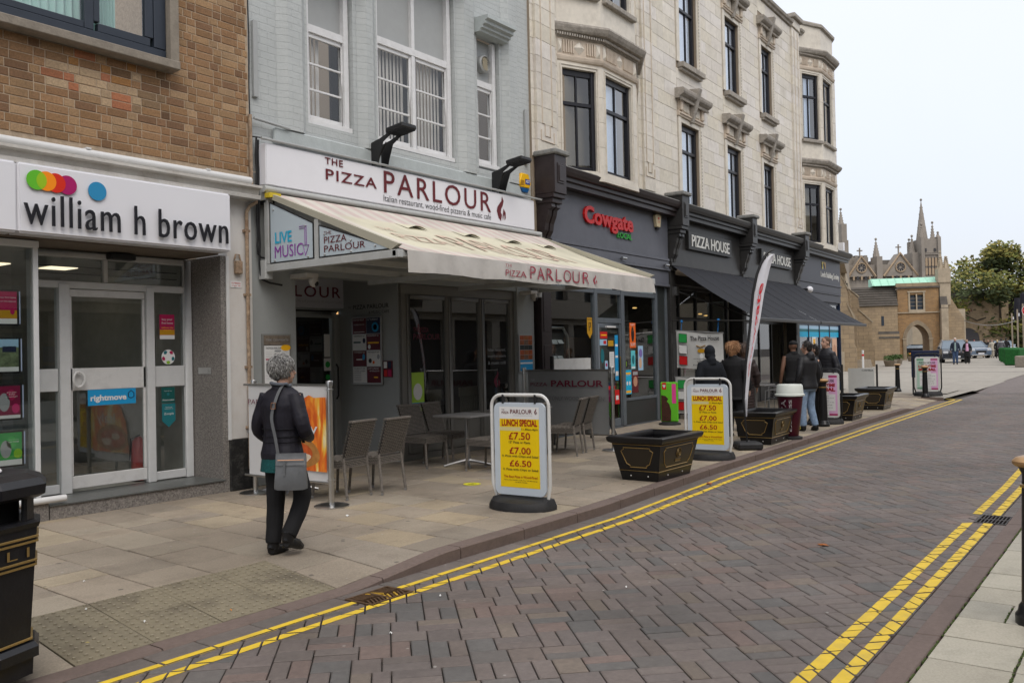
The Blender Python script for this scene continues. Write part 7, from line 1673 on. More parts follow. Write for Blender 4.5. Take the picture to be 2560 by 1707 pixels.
# hanging pizza house banners and the rail they hang from
t = thing('awning_rail', 'thin dark rail from the wall to the front of the pizza house awning', 'rail', (18.75, 9.4, 2.28)); MB().tube([(0, 0, .02), (0, -2.15, -.06)], .014, 6).build('rail', m_chl, t)
m_bann = mat('crumpled banner cloth', (.52, .52, .50), .7, var=.05, bump=.6, bscale=5)
def banner_(nm, label, x, y1, w, z0, z1, lean, full):
    t = thing(nm, label, 'banner', (x, y1, 0), Wm+lean); n = 14; v = []
    for i in range(n+1):
        for j in range(7): u, q_ = i/n, j/6; v.append((u*w-.0*q_, .015*math.sin(u*6+q_*4), lerp(z0, z1, q_)-u*.09*full))
    MB().add(v, [(i*7+j, i*7+7+j, i*7+8+j, i*7+1+j) for i in range(n) for j in range(6)]).build('cloth', m_bann, t)
    MB().tube([(-.02, 0, z1), (w+.02, 0, z1-.09*full)], .016, 6).build('top_rail', m_al, t)
    h_ = (z1-z0); s_ = .20 if full else .19
    for k, c in enumerate((c_green, m_prw, c_red)):
        zc = z1-h_*(.08+.30*k)-s_
        b = MB(); b.add([(.07, -.03, zc), (.07+s_, -.03, zc-.02*full), (.07+s_, -.03, zc+s_-.02*full), (.07, -.03, zc+s_)], [(0, 1, 2, 3)]); b.build('colour_square', c, t, smooth=False)
        MB().tube([(.07, -.032, zc), (.07+s_, -.032, zc-.02*full), (.07+s_, -.032, zc+s_-.02*full), (.07, -.032, zc+s_)], .004, 4, closed=True).build('square_outline', m_ink, t)
    if full:
        text('lettering', 'The Pizza House', .35, w-.08, z1-.25, z1-.14, -.035, m_ink, t, bold=.02)
        for s2, a, b, z in (('www.thepizzahouse', .42, .9, z0+.18), ('Tel: 01733', .50, .8, z0+.11), ('Email: info', .42, .85, z0+.04)): text('lettering', s2, a, b, z, z+.035, -.035, m_ink, t)
        lg_ = MB(); disc(lg_, .62, z1-.48, .10, -.034, 16, 0, rz=.05); disc(lg_, .62, z1-.62, .045, -.034, 12, 1, rz=.09); lg_.tube([(.5, -.034, z1-.36), (.6, -.034, z1-.40), (.72, -.034, z1-.36)], .014, 5, mi=2); lg_.build('figure_print', [c_gold, m_prw, mat('print brown', H('8a6a2c'), .5)], t, smooth=False)
        for a in (.12, w-.12):
            MB().tube([(a, 0, z1-.09*a/w*full+.01), (a+.02, 0, 2.26)], .008, 5).build('tie', mat('blue cord', (.01, .16, .45), .6), t); MB().ball((a+.02, 0, 2.27), .035, 8, 6).build('knot', MATS['blue cord'], t)
    return t
banner_('pizza_banner', 'white pizza house banner with green, white and red squares tied up with blue cord', 18.75, 9.23, 1.13, 1.20, 2.06, .04, 1)
banner_('barrier_banner', 'lower white banner with green, white and red squares behind the second lunch special board', 18.70, 9.25, .75, .14, .98, .0, 0)
t = post('steel barrier post with a round plate beside the lower banner', 18.7, 8.4, 1.1)
# menu panel barrier beyond the queue
t = thing('menu_barrier', 'pale grey menu panel in a metal frame beyond the last people of the queue', 'barrier', (27.3, 7.95, 0), Wm); MB().box(.15, .90, -.01, .01, .1, .95).build('panel', mat('pale menu panel', (.52, .53, .51), .6, var=.05), t)
MB().box(.95, 1.0, -.02, .02, 0, 1.06).build('upright', m_chl, t); MB().box(-.05, 0, -.02, .02, 0, 1.06).build('upright', m_chl, t); text('lettering', 'CAMRA', .55, .88, .86, .91, -.014, m_ink, t); text('lettering', 'open daily', .5, .85, .3, .33, -.014, m_prg, t)
# litter bin in the foreground
t = thing('litter_bin', 'black octagonal litter bin with gold bands and the letters L I at the left edge', 'bin', (2.02, 5.07, -.02), .35)
def octo(w, c=.42): k = w*c; return [(w, -k), (w, k), (k, w), (-k, w), (-w, k), (-w, -k), (-k, -w), (k, -w)]
def oct_loft(mb, L_):
    v = []
    for w, z in L_: v += [(a, b, z) for a, b in octo(w)]
    n = 8; f = [(k*n+j, k*n+(j+1) % n, (k+1)*n+(j+1) % n, (k+1)*n+j) for k in range(len(L_)-1) for j in range(n)]+[tuple(range(n))[::-1], tuple((len(L_)-1)*n+j for j in range(n))]
    return mb.add(v, f)
m_bin = mat('bin black', (.011, .011, .013), .33, bump=.1, bscale=60, dirt=.12, dcol=(.1, .1, .1), dscale=7)
oct_loft(MB(), [(.255, 0), (.26, .09), (.285, .095), (.285, .145), (.265, .17)]).build('plinth', m_bin, t, smooth=False)
oct_loft(MB(), [(.245, .171), (.285, .79)]).build('body', m_bin, t, smooth=False)
oct_loft(MB(), [(.20, .78), (.20, .96)]).build('inner_liner', mat('bin inside', (.004, .004, .004), .9), t, smooth=False)
for a in range(8):
    ang = PI/4*a+PI/8; 
    if a % 2 == 0: MB().obox((.262*math.cos(ang), .262*math.sin(ang), .87), .03, .10, .18, rz=ang).build('hood_post', m_bin, t, bevel=.01)
oct_loft(MB(), [(.29, .93), (.325, .95), (.33, 1.0), (.30, 1.035), (.24, 1.06), (.20, 1.062)]).build('hood', m_bin, t, smooth=False)
oct_loft(MB(), [(.292, .775), (.30, .80), (.275, .81)]).build('rim', m_bin, t, smooth=False)
for z in (.185, .575, .60, .70, .725): w = .245+(z-.171)*.0646+.003; oct_loft(MB(), [(w, z-.0065), (w+.008, z-.004), (w+.008, z+.004), (w, z+.0065)]).build('gold_band', m_gold, t, smooth=False)
for s_, k0 in (('L I', 0), ('T T', 1), ('E R', 2)):
    ang = -PI/4*.0
for k_ in range(8):
    ang = k_*PI/4; w = .245+(.65-.171)*.0646+.004
    MM = Matrix.Rotation(ang+PI/2, 4, 'Z'); s_ = ['L I', 'T E R', 'L I', 'L I', 'E R', 'T T', 'L I', 'E R'][k_]
    text('lettering', s_, -.07, .07, .625, .675, -w, m_gold, t, M=MM)
b = MB(); b.tube([(-.1, -.18, 1.068), (-.02, -.1, 1.075), (.08, -.05, 1.07), (.15, .05, 1.072)], .008, 6); b.tube([(-.05, -.2, 1.07), (.05, -.12, 1.074), (.13, -.02, 1.071)], .006, 6, mi=1)
tag(b.build('bread_crusts', [mat('crust', (.35, .22, .1), .8), m_paper]), 'brown crusts and paper scraps left on top of the litter bin', 'litter'); 
D.objects['bread_crusts'].matrix_world = Matrix.Translation((2.02, 5.07, -.02)) @ Matrix.Rotation(.35, 4, 'Z')
bg_ = MB().ball((.26, .02, .80), (.05, .10, .03), 10, 6).build('bin_bag', mat('clear bag', (.3, .31, .33), .3), t)
# ================================================================ people
def remesh(mb, name, m, parent, vox=.012, sm=4, M=None):
    me = mb.mesh('tmp', m, smooth=False); o = D.objects.new('tmp', me); COL.objects.link(o)
    r = o.modifiers.new('r', 'REMESH'); r.mode = 'VOXEL'; r.voxel_size = vox; s_ = o.modifiers.new('s', 'SMOOTH'); s_.factor = .5; s_.iterations = sm
    dg = bpy.context.evaluated_depsgraph_get(); me2 = D.meshes.new_from_object(o.evaluated_get(dg)); D.objects.remove(o); D.meshes.remove(me)
    me2.name = name; me2.materials.clear(); me2.materials.append(m); me2.polygons.foreach_set('use_smooth', [True]*len(me2.polygons)); return lk(name, me2, parent, M)
m_skin = mat('skin', (.42, .25, .18), .5, var=.05, scale=20); m_skin2 = mat('brown skin', (.16, .085, .055), .5)
m_shoe = mat('black leather', (.010, .010, .011), .3, bump=.1)
def arm_pts(sx, H, el, wr): return [Vector((sx*.108, 0, .815))*H, Vector((sx*el[0], el[1], el[2]))*H, Vector((sx*wr[0], wr[1], wr[2]))*H]
def smoothpts(P, n=4):
    o = []
    for i in range(len(P)-1):
        p0 = P[max(i-1, 0)]; p1 = P[i]; p2 = P[i+1]; p3 = P[min(i+2, len(P)-1)]
        for k in range(n):
            t = k/n; o.append(.5*((2*p1)+(p2-p0)*t+(2*p0-5*p1+4*p2-p3)*t*t+(3*p1-p0-3*p2+p3)*t*t*t))
    o.append(P[-1]); return o
def hand(mb, wr, d, H, sx, curl=.5):
    d = d.normalized(); side = Vector((0, 1, 0)) if abs(d.y) < .8 else Vector((0, 0, 1)); side = (side-d*side.dot(d)).normalized(); nrm = d.cross(side)*sx
    c = wr+d*.03*H
    mb.tube([wr-d*.01*H, wr+d*.01*H, wr+d*.045*H], [.013*H, .019*H, .018*H], 8, flat=.55)
    for k in range(4):
        b = wr+d*.045*H+side*(.0165-.011*k)*H; l = (.036, .042, .040, .031)[k]*H
        mb.tube([b-d*.01*H, b+d*l*.5-nrm*l*.1*curl, b+d*l*.9-nrm*l*.35*curl], [.0052*H, .005*H, .0038*H], 6)
    b = wr+d*.012*H+side*.016*H; mb.tube([b-side*.006*H, b+d*.018*H+side*.010*H-nrm*.004*H, b+d*.036*H+side*.008*H-nrm*.012*H], [.0065*H, .0062*H, .0045*H], 6)
def person(label, x, y, face, Hh=1.72, arms=None, legs=None, coat=None, coat_hem=.50, trous=None, trous_cov=True, hair=None, hairlen=0., skin=None, hood=False, headturn=0., group=None, shoe=None, flare=.0, vox=.013, cuff=.49, sleeves=True, puffy=0., bulk=1., strands=160, lean=0., shirt=None, open_front=False):
    t = thing('person', label, 'person', (x, y, gz(x)), face-PI/2, group)     # local +y is the way the person faces
    skin = skin or m_skin; H_ = Hh
    arms = arms or {}; A = {s_: arms.get(s_, ((.145, -.02, .645), (.150, .03, .50))) for s_ in (-1, 1)}
    legs = legs or {}; Lg = {s_: legs.get(s_, ((.052, .008, .275), (.055, -.008, .045), (.058, .075, .012))) for s_ in (-1, 1)}
    V = lambda a, b, c: Vector((a, b, c))*H_
    HC = V(0, .008+lean, .932)
    # body: one continuous surface
    b = MB(); TR = [(.47, .092, .070), (.52, .096, .074), (.60, .080, .060), (.68, .088, .064), (.76, .100, .068), (.81, .095, .052), (.84, .045, .036)]
    b.loft([((0, lean*H_*(z-.47)/.4*.6, z*H_), hx*H_, hy*H_, 0) for z, hx, hy in TR], 16)
    b.tube([V(0, -.005+lean*.6, .82), V(0, 0+lean*.8, .86), V(0, .004+lean, .895)], [.036*H_, .031*H_, .031*H_], 12)
    hm = Matrix.Translation(HC) @ Matrix.Rotation(headturn, 4, 'Z')
    hb = MB(hm @ Matrix.Scale(H_, 4))
    hb.ball((0, -.008, .012), (.043, .052, .055), 20, 14); hb.ball((0, .012, -.022), (.034, .040, .042), 16, 10); hb.ball((0, .030, -.050), (.018, .018, .014), 10, 8)
    hb.tube([(0, .048, .006), (0, .060, -.012), (0, .064, -.018)], [.0055, .008, .0075], 8); 
    for sx in (-1, 1): hb.ball((sx*.044, -.004, -.006), (.006, .013, .019), 8, 6)
    hb.tube([(-.014, .047, -.033), (0, .052, -.032), (.014, .047, -.033)], .0048, 6)
    b.v += []; k0 = len(b.v); b.v += hb.v; b.f += [[i+k0 for i in f] for f in hb.f]; b.m += hb.m; b.t += hb.t
    for sx in (-1, 1):
        P = smoothpts([V(sx*.10, 0, .81), V(sx*A[sx][0][0], *A[sx][0][1:]), V(sx*A[sx][1][0], *A[sx][1][1:])], 5)
        n = len(P); b.tube(P, [lerp(.030, .0165, i/(n-1))*H_ for i in range(n)], 10); d = P[-1]-P[-2]; hand(b, P[-1], d, H_, sx)
        K, An, To = [Vector((sx*q_[0], q_[1], q_[2]))*H_ for q_ in Lg[sx]]
        P = smoothpts([V(sx*.05, 0, .51), K, An], 6); n = len(P); b.tube(P, [lerp(.050, .021, (i/(n-1))**.8)*H_+(.006*H_ if i == int(n*.62) else 0) for i in range(n)], 12)
        b.tube([An, An+(To-An)*.5, To], [.020*H_, .019*H_, .012*H_], 8)
    remesh(b, 'body', skin, t, max(vox*.8, .0085), 2)
    ey = MB(hm @ Matrix.Scale(H_, 4))
    for sx in (-1, 1): MB(hm @ Matrix.Scale(H_, 4)).ball((sx*.0175, .0405, .004), (.0075, .006, .005), 8, 6).build('eye', mat('eye', (.05, .04, .035), .3), t); MB(hm @ Matrix.Scale(H_, 4)).tube([(sx*.009, .047, .0175), (sx*.018, .0475, .0195), (sx*.028, .041, .016)], .0022, 5).build('eyebrow', hair or m_ink, t)
    MB(hm @ Matrix.Scale(H_, 4)).tube([(-.013, .0505, -.0335), (0, .0565, -.033), (.013, .0505, -.0335)], .0022, 5).build('mouth', mat('lips', (.26, .10, .08), .5), t)
    # shoes
    for sx in (-1, 1):
        K, An, To = [Vector((sx*q_[0], q_[1], q_[2]))*H_ for q_ in Lg[sx]]; dr = (To-An); dr.z *= 1; 
        hl = An-Vector((0, .018, 0))*H_+Vector((0, 0, -.02*H_)); s_ = MB()
        s_.tube([An+Vector((0, 0, .04*H_)), An, hl+Vector((0, .008*H_, 0))], [.031*H_, .032*H_, .028*H_], 10); s_.tube([hl, An+dr*.35-Vector((0, 0, .008*H_)), An+dr*.8, To+dr.normalized()*.02*H_], [.026*H_, .029*H_, .027*H_, .017*H_], 10, flat=1)
        o = remesh(s_, 'shoe', shoe or m_shoe, t, vox*.75, 2)
        # never below the ground
        for v_ in o.data.vertices: v_.co.z = max(v_.co.z, .003)
        if shoe is not None and shoe.name.startswith('trainer'):
            for k in range(3): q_ = An+dr*(.25+.2*k); MB().tube([q_+Vector((sx*.03*H_, -.012, -.012*H_)), q_+Vector((sx*.028*H_, .012, .014*H_))], .005, 5).build('stripe', mat('shoe stripe yellow', (.6, .5, .02), .5), t)
    # trousers
    if trous is not None:
        s_ = MB(); s_.loft([((0, 0, z*H_), hx*H_*bulk, hy*H_*bulk, 0) for z, hx, hy in ((.455, .092, .074), (.50, .103, .082), (.56, .098, .077), (.60, .088, .068))], 16)
        for sx in (-1, 1):
            K, An, To = [Vector((sx*q_[0], q_[1], q_[2]))*H_ for q_ in Lg[sx]]
            P = smoothpts([V(sx*.05, 0, .50), K, An+Vector((0, 0, .012*H_))], 7); n = len(P)
            s_.tube(P, [(lerp(.056, .036, i/(n-1))+flare*(i/(n-1))**2)*H_+.0015*math.sin(i*2.1) for i in range(n)], 12)
        remesh(s_, 'trousers', trous, t, vox, 3)
    # coat
    if coat is not None:
        s_ = MB(); hem = coat_hem; bk_ = bulk
        RG = [(hem, .108 if hem > .4 else .125, .085 if hem > .4 else .105), (hem+.03, .110, .088), (max(.56, hem+.05), .100, .078), (.62, .094, .074), (.69, .101, .078), (.76, .112, .080), (.80, .112, .068), (.83, .085, .052), (.853, .044, .040)]
        rings = []
        for z, hx, hy in RG: rings.append(((0, lean*H_*max(0, (z-.5)/.4)*.6, z*H_), hx*H_*bk_, hy*H_*bk_, 0))
        if puffy:
            R2 = []
            for (c, hx, hy, r_), (c2, hx2, hy2, _) in zip(rings, rings[1:]):
                n = max(1, int((c2[2]-c[2])/(.055)))
                for i in range(n): u = i/n; R2 += [((0, lerp(c[1], c2[1], u), lerp(c[2], c2[2], u)), lerp(hx, hx2, u)-puffy, lerp(hy, hy2, u)-puffy, 0), ((0, lerp(c[1], c2[1], u+.5/n), lerp(c[2], c2[2], u+.5/n)), lerp(hx, hx2, u+.5/n)+puffy*.6, lerp(hy, hy2, u+.5/n)+puffy*.6, 0)]
            R2.append(rings[-1]); rings = R2
        s_.loft(rings, 20)
        if sleeves:
            for sx in (-1, 1):
                P = smoothpts([V(sx*.085, 0, .808), V(sx*A[sx][0][0], *A[sx][0][1:]), V(sx*A[sx][1][0], *A[sx][1][1:])], 6); n = len(P)
                s_.tube(P, [(lerp(.042, .0255, i/(n-1)))*H_*bk_+(puffy*.8*math.sin(i*2.4))+.0012*math.sin(i*3.7) for i in range(n)], 12)
        if hood: s_.tube([V(0, -.05, .80), V(0, -.048, .845), V(0, -.03, .87)], [.05*H_, .05*H_, .042*H_], 10)
        else: s_.tube([V(0, -.01+lean*.7, .835), V(0, -.006+lean*.8, .868)], [.050*H_, .043*H_], 14)
        remesh(s_, 'coat', coat, t, vox, 2)
        if hood == 2:
            hd = MB(hm @ Matrix.Scale(H_, 4)); hd.ball((0, -.014, .006), (.058, .062, .070), 18, 12); hd.ball((0, -.02, -.045), (.060, .058, .04), 14, 8)
            remesh(hd, 'hood', coat, t, vox, 3)
    # hair
    if hair is not None and hood != 2:
        hh = MB(hm @ Matrix.Scale(H_, 4)); hh.ball((0, -.016, .020), (.0475, .052, .054), 18, 12)
        if hairlen > .3: hh.tube([(0, -.028, .01), (0, -.036, -.03), (0, -.036, -.045-.05*hairlen)], [.043, .044, .03], 12)
        elif hairlen > 0: hh.ball((0, -.034, -.012), (.040, .032, .040), 12, 8)
        remesh(hh, 'hair', hair, t, max(.007, vox*.6), 1)
        if strands:
            rh = random.Random(int(x*100)+7); st_ = MB(hm @ Matrix.Scale(H_, 4))
            for i in range(strands):
                th = rh.uniform(0, 2*PI); ph_ = rh.uniform(-.35 if hairlen > 0 else .1, 1.45); d = Vector((math.cos(ph_)*math.cos(th), math.cos(ph_)*math.sin(th), math.sin(ph_)))
                if d.y > .45 and d.z < .45: continue
                p = Vector((0, -.016, .020))+Vector((d.x*.046, d.y*.050, d.z*.053)); tg = (d-Vector((.15, -.45, .88)))+Vector((rh.gauss(0, .28), rh.gauss(0, .28), -.25+rh.gauss(0, .28))); tg = (tg-d*tg.dot(d)).normalized(); sw = d.cross(tg)*rh.uniform(-.012, .012)
                L_ = rh.uniform(.022, .045)*(1+hairlen*1.6); cu_ = rh.uniform(.5, 1.9)
                st_.tube([p-d*.004, p+d*.006*cu_+tg*L_*.4, p+d*.007*cu_+tg*L_*.75+sw, p+d*.001+tg*L_*1.0+sw*1.6], [.0012, .0026, .0022, .0005], 4, mi=i % 2)
            o = st_.build('hair_locks', [hair, HAIR2.get(hair.name, hair)], t); o['kind'] = 'stuff'
    return t
HAIR2 = {}
h_grey = mat('grey hair', (.16, .155, .15), .6, var=.5, scale=60); HAIR2['grey hair'] = mat('silver hair', (.30, .295, .28), .55)
h_ginger = mat('curly fair brown hair', (.26, .13, .06), .6, var=.3, scale=40); HAIR2[h_ginger.name] = mat('fair lock', (.40, .22, .11), .6)
h_dark = mat('dark hair', (.018, .014, .012), .5); HAIR2[h_dark.name] = h_dark; h_brown = mat('brown hair', (.05, .028, .018), .5); HAIR2[h_brown.name] = h_brown
h_blond = mat('blonde hair', (.42, .32, .17), .6); HAIR2[h_blond.name] = h_blond; h_white = mat('white hair', (.5, .48, .45), .6); HAIR2[h_white.name] = h_white; h_short = mat('cropped brown hair', (.10, .06, .04), .7); HAIR2[h_short.name] = h_short
k_navy = mat('dark navy coat', (.009, .008, .014), .6, var=.25, scale=10, bump=.9, bscale=9); k_blk = mat('black cloth', (.009, .009, .010), .85, var=.2, scale=12, bump=.3, bscale=20); k_hood = mat('black hoodie', (.008, .010, .014), .9, bump=.3, bscale=14)
k_brown = mat('dark brown padded coat', (.030, .020, .019), .5, bump=.3, bscale=14); k_jack = mat('black rain jacket', (.014, .014, .016), .5, bump=.35, bscale=10); k_vest = mat('black padded gilet', (.018, .018, .022), .45, bump=.3, bscale=16)
k_trs = mat('black trousers', (.008, .008, .009), .85, bump=.3, bscale=16); k_jean = mat('pale washed jeans', (.20, .28, .40), .85, var=.3, scale=14, bump=.3, bscale=30); k_jeand = mat('blue jeans', (.04, .07, .14), .85)
# the woman in the foreground
wmn = person('grey-haired woman in a dark jacket and black trousers walking away along the pavement', 4.70, 5.92, math.radians(12), 1.62,
    arms={1: ((.150, -.01, .64), (.085, .115, .585)), -1: ((.150, -.005, .64), (.125, .08, .565))},
    legs={-1: ((.046, .0, .275), (.042, -.03, .045), (.044, .055, .012)), 1: ((.056, .085, .29), (.054, -.03, .088), (.056, .055, .036))},
    coat=k_navy, coat_hem=.485, trous=k_trs, hair=h_grey, hairlen=.1, headturn=-.55, flare=.004, vox=.0085, strands=1700, bulk=1.06, lean=.014)
H_ = 1.62
bl = MB(); bl.loft([((0, -.004, z*H_), hx*H_, hy*H_, 0) for z, hx, hy in ((.425, .118, .094), (.46, .114, .091), (.50, .107, .086))], 24); bl.build('blouse_hem', mat('teal spotted blouse', (.003, .06, .06), .7, var=.9, scale=130), wmn)
qs = MB()
for z in (.575, .602, .64): n = 40; qs.tube([(1.06*(.0985)*H_*math.cos(2*PI*i/n), 1.06*.0768*H_*math.sin(2*PI*i/n)-.0, z*H_) for i in range(n)], .0035, 5, closed=True)
qs.build('jacket_seam', mat('seam dark', (.006, .006, .009), .8), wmn)
m_bag = mat('grey leather', (.115, .12, .125), .38, var=.12, scale=8, bump=.5, bscale=14); m_brass = mat('rose gold', (.5, .26, .15), .3, .9)
# bag hangs at the right rear hip
BM = Matrix.Translation((.19, -.13, .345*H_)) @ Matrix.Rotation(math.radians(26), 4, 'Z') @ Matrix.Rotation(-.08, 4, 'X')
bgm = MB(BM); v = []; N = 12
for j in range(9):
    u = j/8; z = .29*u; w = lerp(.135, .122, u)*(1+.015*math.sin(u*9)); d = .032*math.sin(PI*min(1, u*1.08+.08))**.6+.006
    for i in range(N): a = 2*PI*i/N; v.append((w*math.copysign(abs(math.cos(a))**.35, math.cos(a)), d*math.copysign(abs(math.sin(a))**.8, math.sin(a)), z+.008*math.cos(2*a)*(1-u)))
bgm.add(v, [(j*N+i, j*N+(i+1) % N, (j+1)*N+(i+1) % N, (j+1)*N+i) for j in range(8) for i in range(N)]+[tuple(range(N))[::-1], tuple(8*N+i for i in range(N))])
bag = bgm.build('handbag', m_bag); bag.matrix_world = wmn.matrix_world
bag.location = wmn.location; bag.rotation_euler = wmn.rotation_euler
tag(bag, 'grey leather shoulder bag hanging at the hip of the walking woman', 'handbag')
MB(BM).tube([(-.10, -.037, .235), (.11, -.037, .235)], .004, 6).build('zip', m_brass, bag); MB(BM).obox((-.045, -.042, .17), .016, .004, .12, rz=0).build('zip_pull', m_bag, bag)
MB(BM).box(-.115, .115, -.0395, -.036, .19, .193).build('pocket_seam', mat('seam dark'), bag)
sp_ = [(.085, -.150, .50*H_+.02), (.06, -.152, .60*H_), (.022, -.148, .70*H_), (.045, -.128, .78*H_), (.055, -.085, .835*H_), (.058, -.03, .862*H_), (.05, .06, .83*H_), (.05, .125, .70*H_), (.13, .12, .56*H_)]
st = MB(); P = smoothpts([Vector(p) for p in sp_], 6); prev = None; v = []
for i, p in enumerate(P):
    v += [p+Vector((-.0145, 0, 0)), p+Vector((.0145, 0, 0)), p+Vector((.0145, -.004, 0)), p+Vector((-.0145, -.004, 0))]
st.add(v, [(4*i+j, 4*i+(j+1) % 4, 4*(i+1)+(j+1) % 4, 4*(i+1)+j) for i in range(len(P)-1) for j in range(4)]); st.build('strap', m_bag, bag)
MB().tube([(.022, -.158, .745*H_), (.060, -.150, .745*H_), (.060, -.146, .775*H_), (.024, -.153, .775*H_)], .004, 6, closed=True).build('buckle', m_brass, bag)
hm = Matrix.Translation(Vector((0, .02, .932))*H_) @ Matrix.Rotation(-.55, 4, 'Z') @ Matrix.Scale(H_, 4)
g_ = MB(hm)
for sx in (-1, 1): g_.tube([(sx*.019+.013*math.cos(a), .050, .003+.010*math.sin(a)) for a in [2*PI*i/14 for i in range(14)]], .0012, 5, closed=True); g_.tube([(sx*.032, .049, .006), (sx*.044, .02, .006), (sx*.045, -.005, .002)], .0012, 5)
g_.build('glasses', m_black, wmn)
sc_ = MB(); sc_.tube([V_ for V_ in [Vector((.052*H_*math.cos(a)*.95, .047*H_*math.sin(a)-.004, .862*H_+.006*math.sin(a*2)+(.012 if math.sin(a) < 0 else -.01))) for a in [2*PI*i/24 for i in range(24)]]], .013, 8, closed=True); sc_.build('scarf', mat('grey scarf', (.10, .11, .13), .9), wmn)
# queue at the pizza house
person('person in a black hood seen from behind by the pizza house banner', 14.75, 6.62, math.radians(50), 1.68, coat=k_hood, coat_hem=.47, trous=k_trs, hood=2, hair=None, bulk=1.2)
person('person with curly fair hair in a black coat, left of the long brown coat', 15.35, 6.42, math.radians(5), 1.72, coat=k_blk, coat_hem=.40, trous=k_trs, hair=h_ginger, hairlen=.55, strands=420, headturn=-.3, bulk=1.08)
person('person in a long dark brown padded coat behind the feather flag', 16.55, 6.72, math.radians(30), 1.70, coat=k_brown, coat_hem=.20, trous=k_trs, hair=h_brown, hairlen=.8, strands=150, puffy=.009, bulk=1.12)
person('man in a black cap and T-shirt with a bare arm among the queue', 18.25, 6.32, math.radians(40), 1.76, coat=k_blk, coat_hem=.50, trous=k_trs, skin=m_skin2, hair=None, sleeves=False, bulk=1.04)
jm = person('man in a black hooded jacket and pale jeans seen from behind', 17.0, 5.62, math.radians(65), 1.72, coat=k_jack, coat_hem=.47, trous=k_jean, hair=h_dark, hairlen=.2, hood=1, headturn=.4, bulk=1.12,
            shoe=mat('trainer black', (.012, .012, .012), .6), legs={1: ((.06, .02, .275), (.085, -.02, .045), (.12, .055, .012)), -1: ((.055, .03, .28), (.05, .03, .045), (.05, .11, .012))}, strands=60)
person('dark-haired woman in a black coat with a pale shoulder strap in the queue', 18.35, 5.93, math.radians(130), 1.66, coat=k_blk, coat_hem=.42, trous=k_trs, hair=h_dark, hairlen=.6, strands=120)
person('man half hidden between the dark-haired woman and the man in the gilet', 19.9, 6.15, math.radians(185), 1.72, coat=k_blk, trous=k_trs, hair=h_short, hairlen=0, strands=0)
vm_ = person('man with cropped hair in a black padded gilet looking left beside the queue', 19.35, 5.98, math.radians(150), 1.83, coat=k_vest, coat_hem=.49, trous=k_trs, hair=h_short, hairlen=0, strands=0, headturn=-.1, puffy=.005, bulk=1.1)
tt = MB(); lbl = MB()
# cap for the man behind
cp = D.objects.new('x', None); D.objects.remove(cp)
for o in [o for o in S.objects if o.get('label', '').startswith('man in a black cap')]:
    q_ = MB(Matrix.Translation((0, .008*1.76, .932*1.76)) @ Matrix.Scale(1.76, 4)); q_.ball((0, -.010, .030), (.047, .054, .036), 16, 10); q_.tube([(0, .03, .02), (0, .075, .014)], [.03, .02], 10, flat=.2); q_.build('cap', k_blk, o)
# ---- people far off on the square
fk = dict(vox=.022, strands=0)
person('white-haired man in a navy jacket and blue jeans walking towards us', 64.35, 11.45, math.radians(190), 1.76, coat=mat('navy jacket', (.018, .028, .05), .7), coat_hem=.49, trous=k_jeand, hair=h_white, hairlen=0, skin=m_skin, **fk)
person('woman in a pink top and long black skirt beside the white-haired man', 66.2, 11.05, math.radians(190), 1.66, coat=k_blk, coat_hem=.30, trous=mat('black skirt', (.01, .01, .01), .8), hair=h_brown, hairlen=.6, flare=.03, **fk)
for o in [o for o in S.objects if o.get('label', '').startswith('woman in a pink top')]:
    q_ = MB(); q_.loft([((0, .055, z), hx, .10, 0) for z, hx in ((.86, .11), (1.1, .10), (1.30, .09), (1.38, .06))], 14); q_.build('pink_top', mat('pink top', (.62, .34, .50), .8), o)
for o in [o for o in S.objects if o.get('label', '').startswith('white-haired man')]:
    q_ = MB(); q_.loft([((0, .06, z), hx, .10, 0) for z, hx in ((.88, .08), (1.1, .075), (1.35, .07), (1.45, .05))], 14); q_.build('shirt', mat('pale green shirt', (.24, .33, .32), .8), o)
person('person in a black coat and tan shorts among the far walkers', 93.9, 14.2, math.radians(10), 1.76, coat=k_blk, coat_hem=.40, trous=mat('tan trousers', (.36, .25, .15), .8), hair=h_dark, hairlen=.2, **fk)
person('person in a dark coat beside the one in tan shorts, far off', 94.5, 13.95, math.radians(190), 1.70, coat=k_blk, coat_hem=.30, trous=k_trs, hair=h_dark, hairlen=.2, **fk)
person('person in cream clothes carrying a pale coat, far across the square', 92.6, 13.35, math.radians(190), 1.70, coat=mat('cream clothes', (.45, .41, .33), .8), coat_hem=.40, trous=mat('cream trousers', (.42, .38, .31), .8), hair=h_dark, hairlen=.4, flare=.01, **fk)
person('blonde person in dark clothes, far off beside the grey striped jacket', 89.3, 12.45, math.radians(10), 1.66, coat=k_blk, trous=k_trs, hair=h_blond, hairlen=.8, **fk)
person('person in a grey and white sports jacket walking away, far off', 85.85, 11.68, math.radians(10), 1.74, coat=mat('grey sports jacket', (.10, .10, .11), .8), trous=k_trs, hair=h_dark, hairlen=.1, **fk)
for o in [o for o in S.objects if o.get('label', '').startswith('person in a grey and white')]:
    for z in (.86, 1.40): MB().loft([((0, 0, z), .215, .165, 0), ((0, 0, z+.07), .21, .16, 0)], 16).build('pale_band', mat('pale stripe', (.45, .45, .46), .8), o)
person('person in black on the right of the far group of walkers', 89.1, 11.72, math.radians(10), 1.80, coat=k_blk, trous=k_trs, hair=h_dark, hairlen=.1, **fk)
person('person in a red cap far behind the dark car', 104.3, 16.7, math.radians(190), 1.72, coat=mat('slate coat', (.05, .06, .08), .8), trous=k_jeand, hair=mat('red cap', (.5, .02, .02), .6), hairlen=0, **fk)
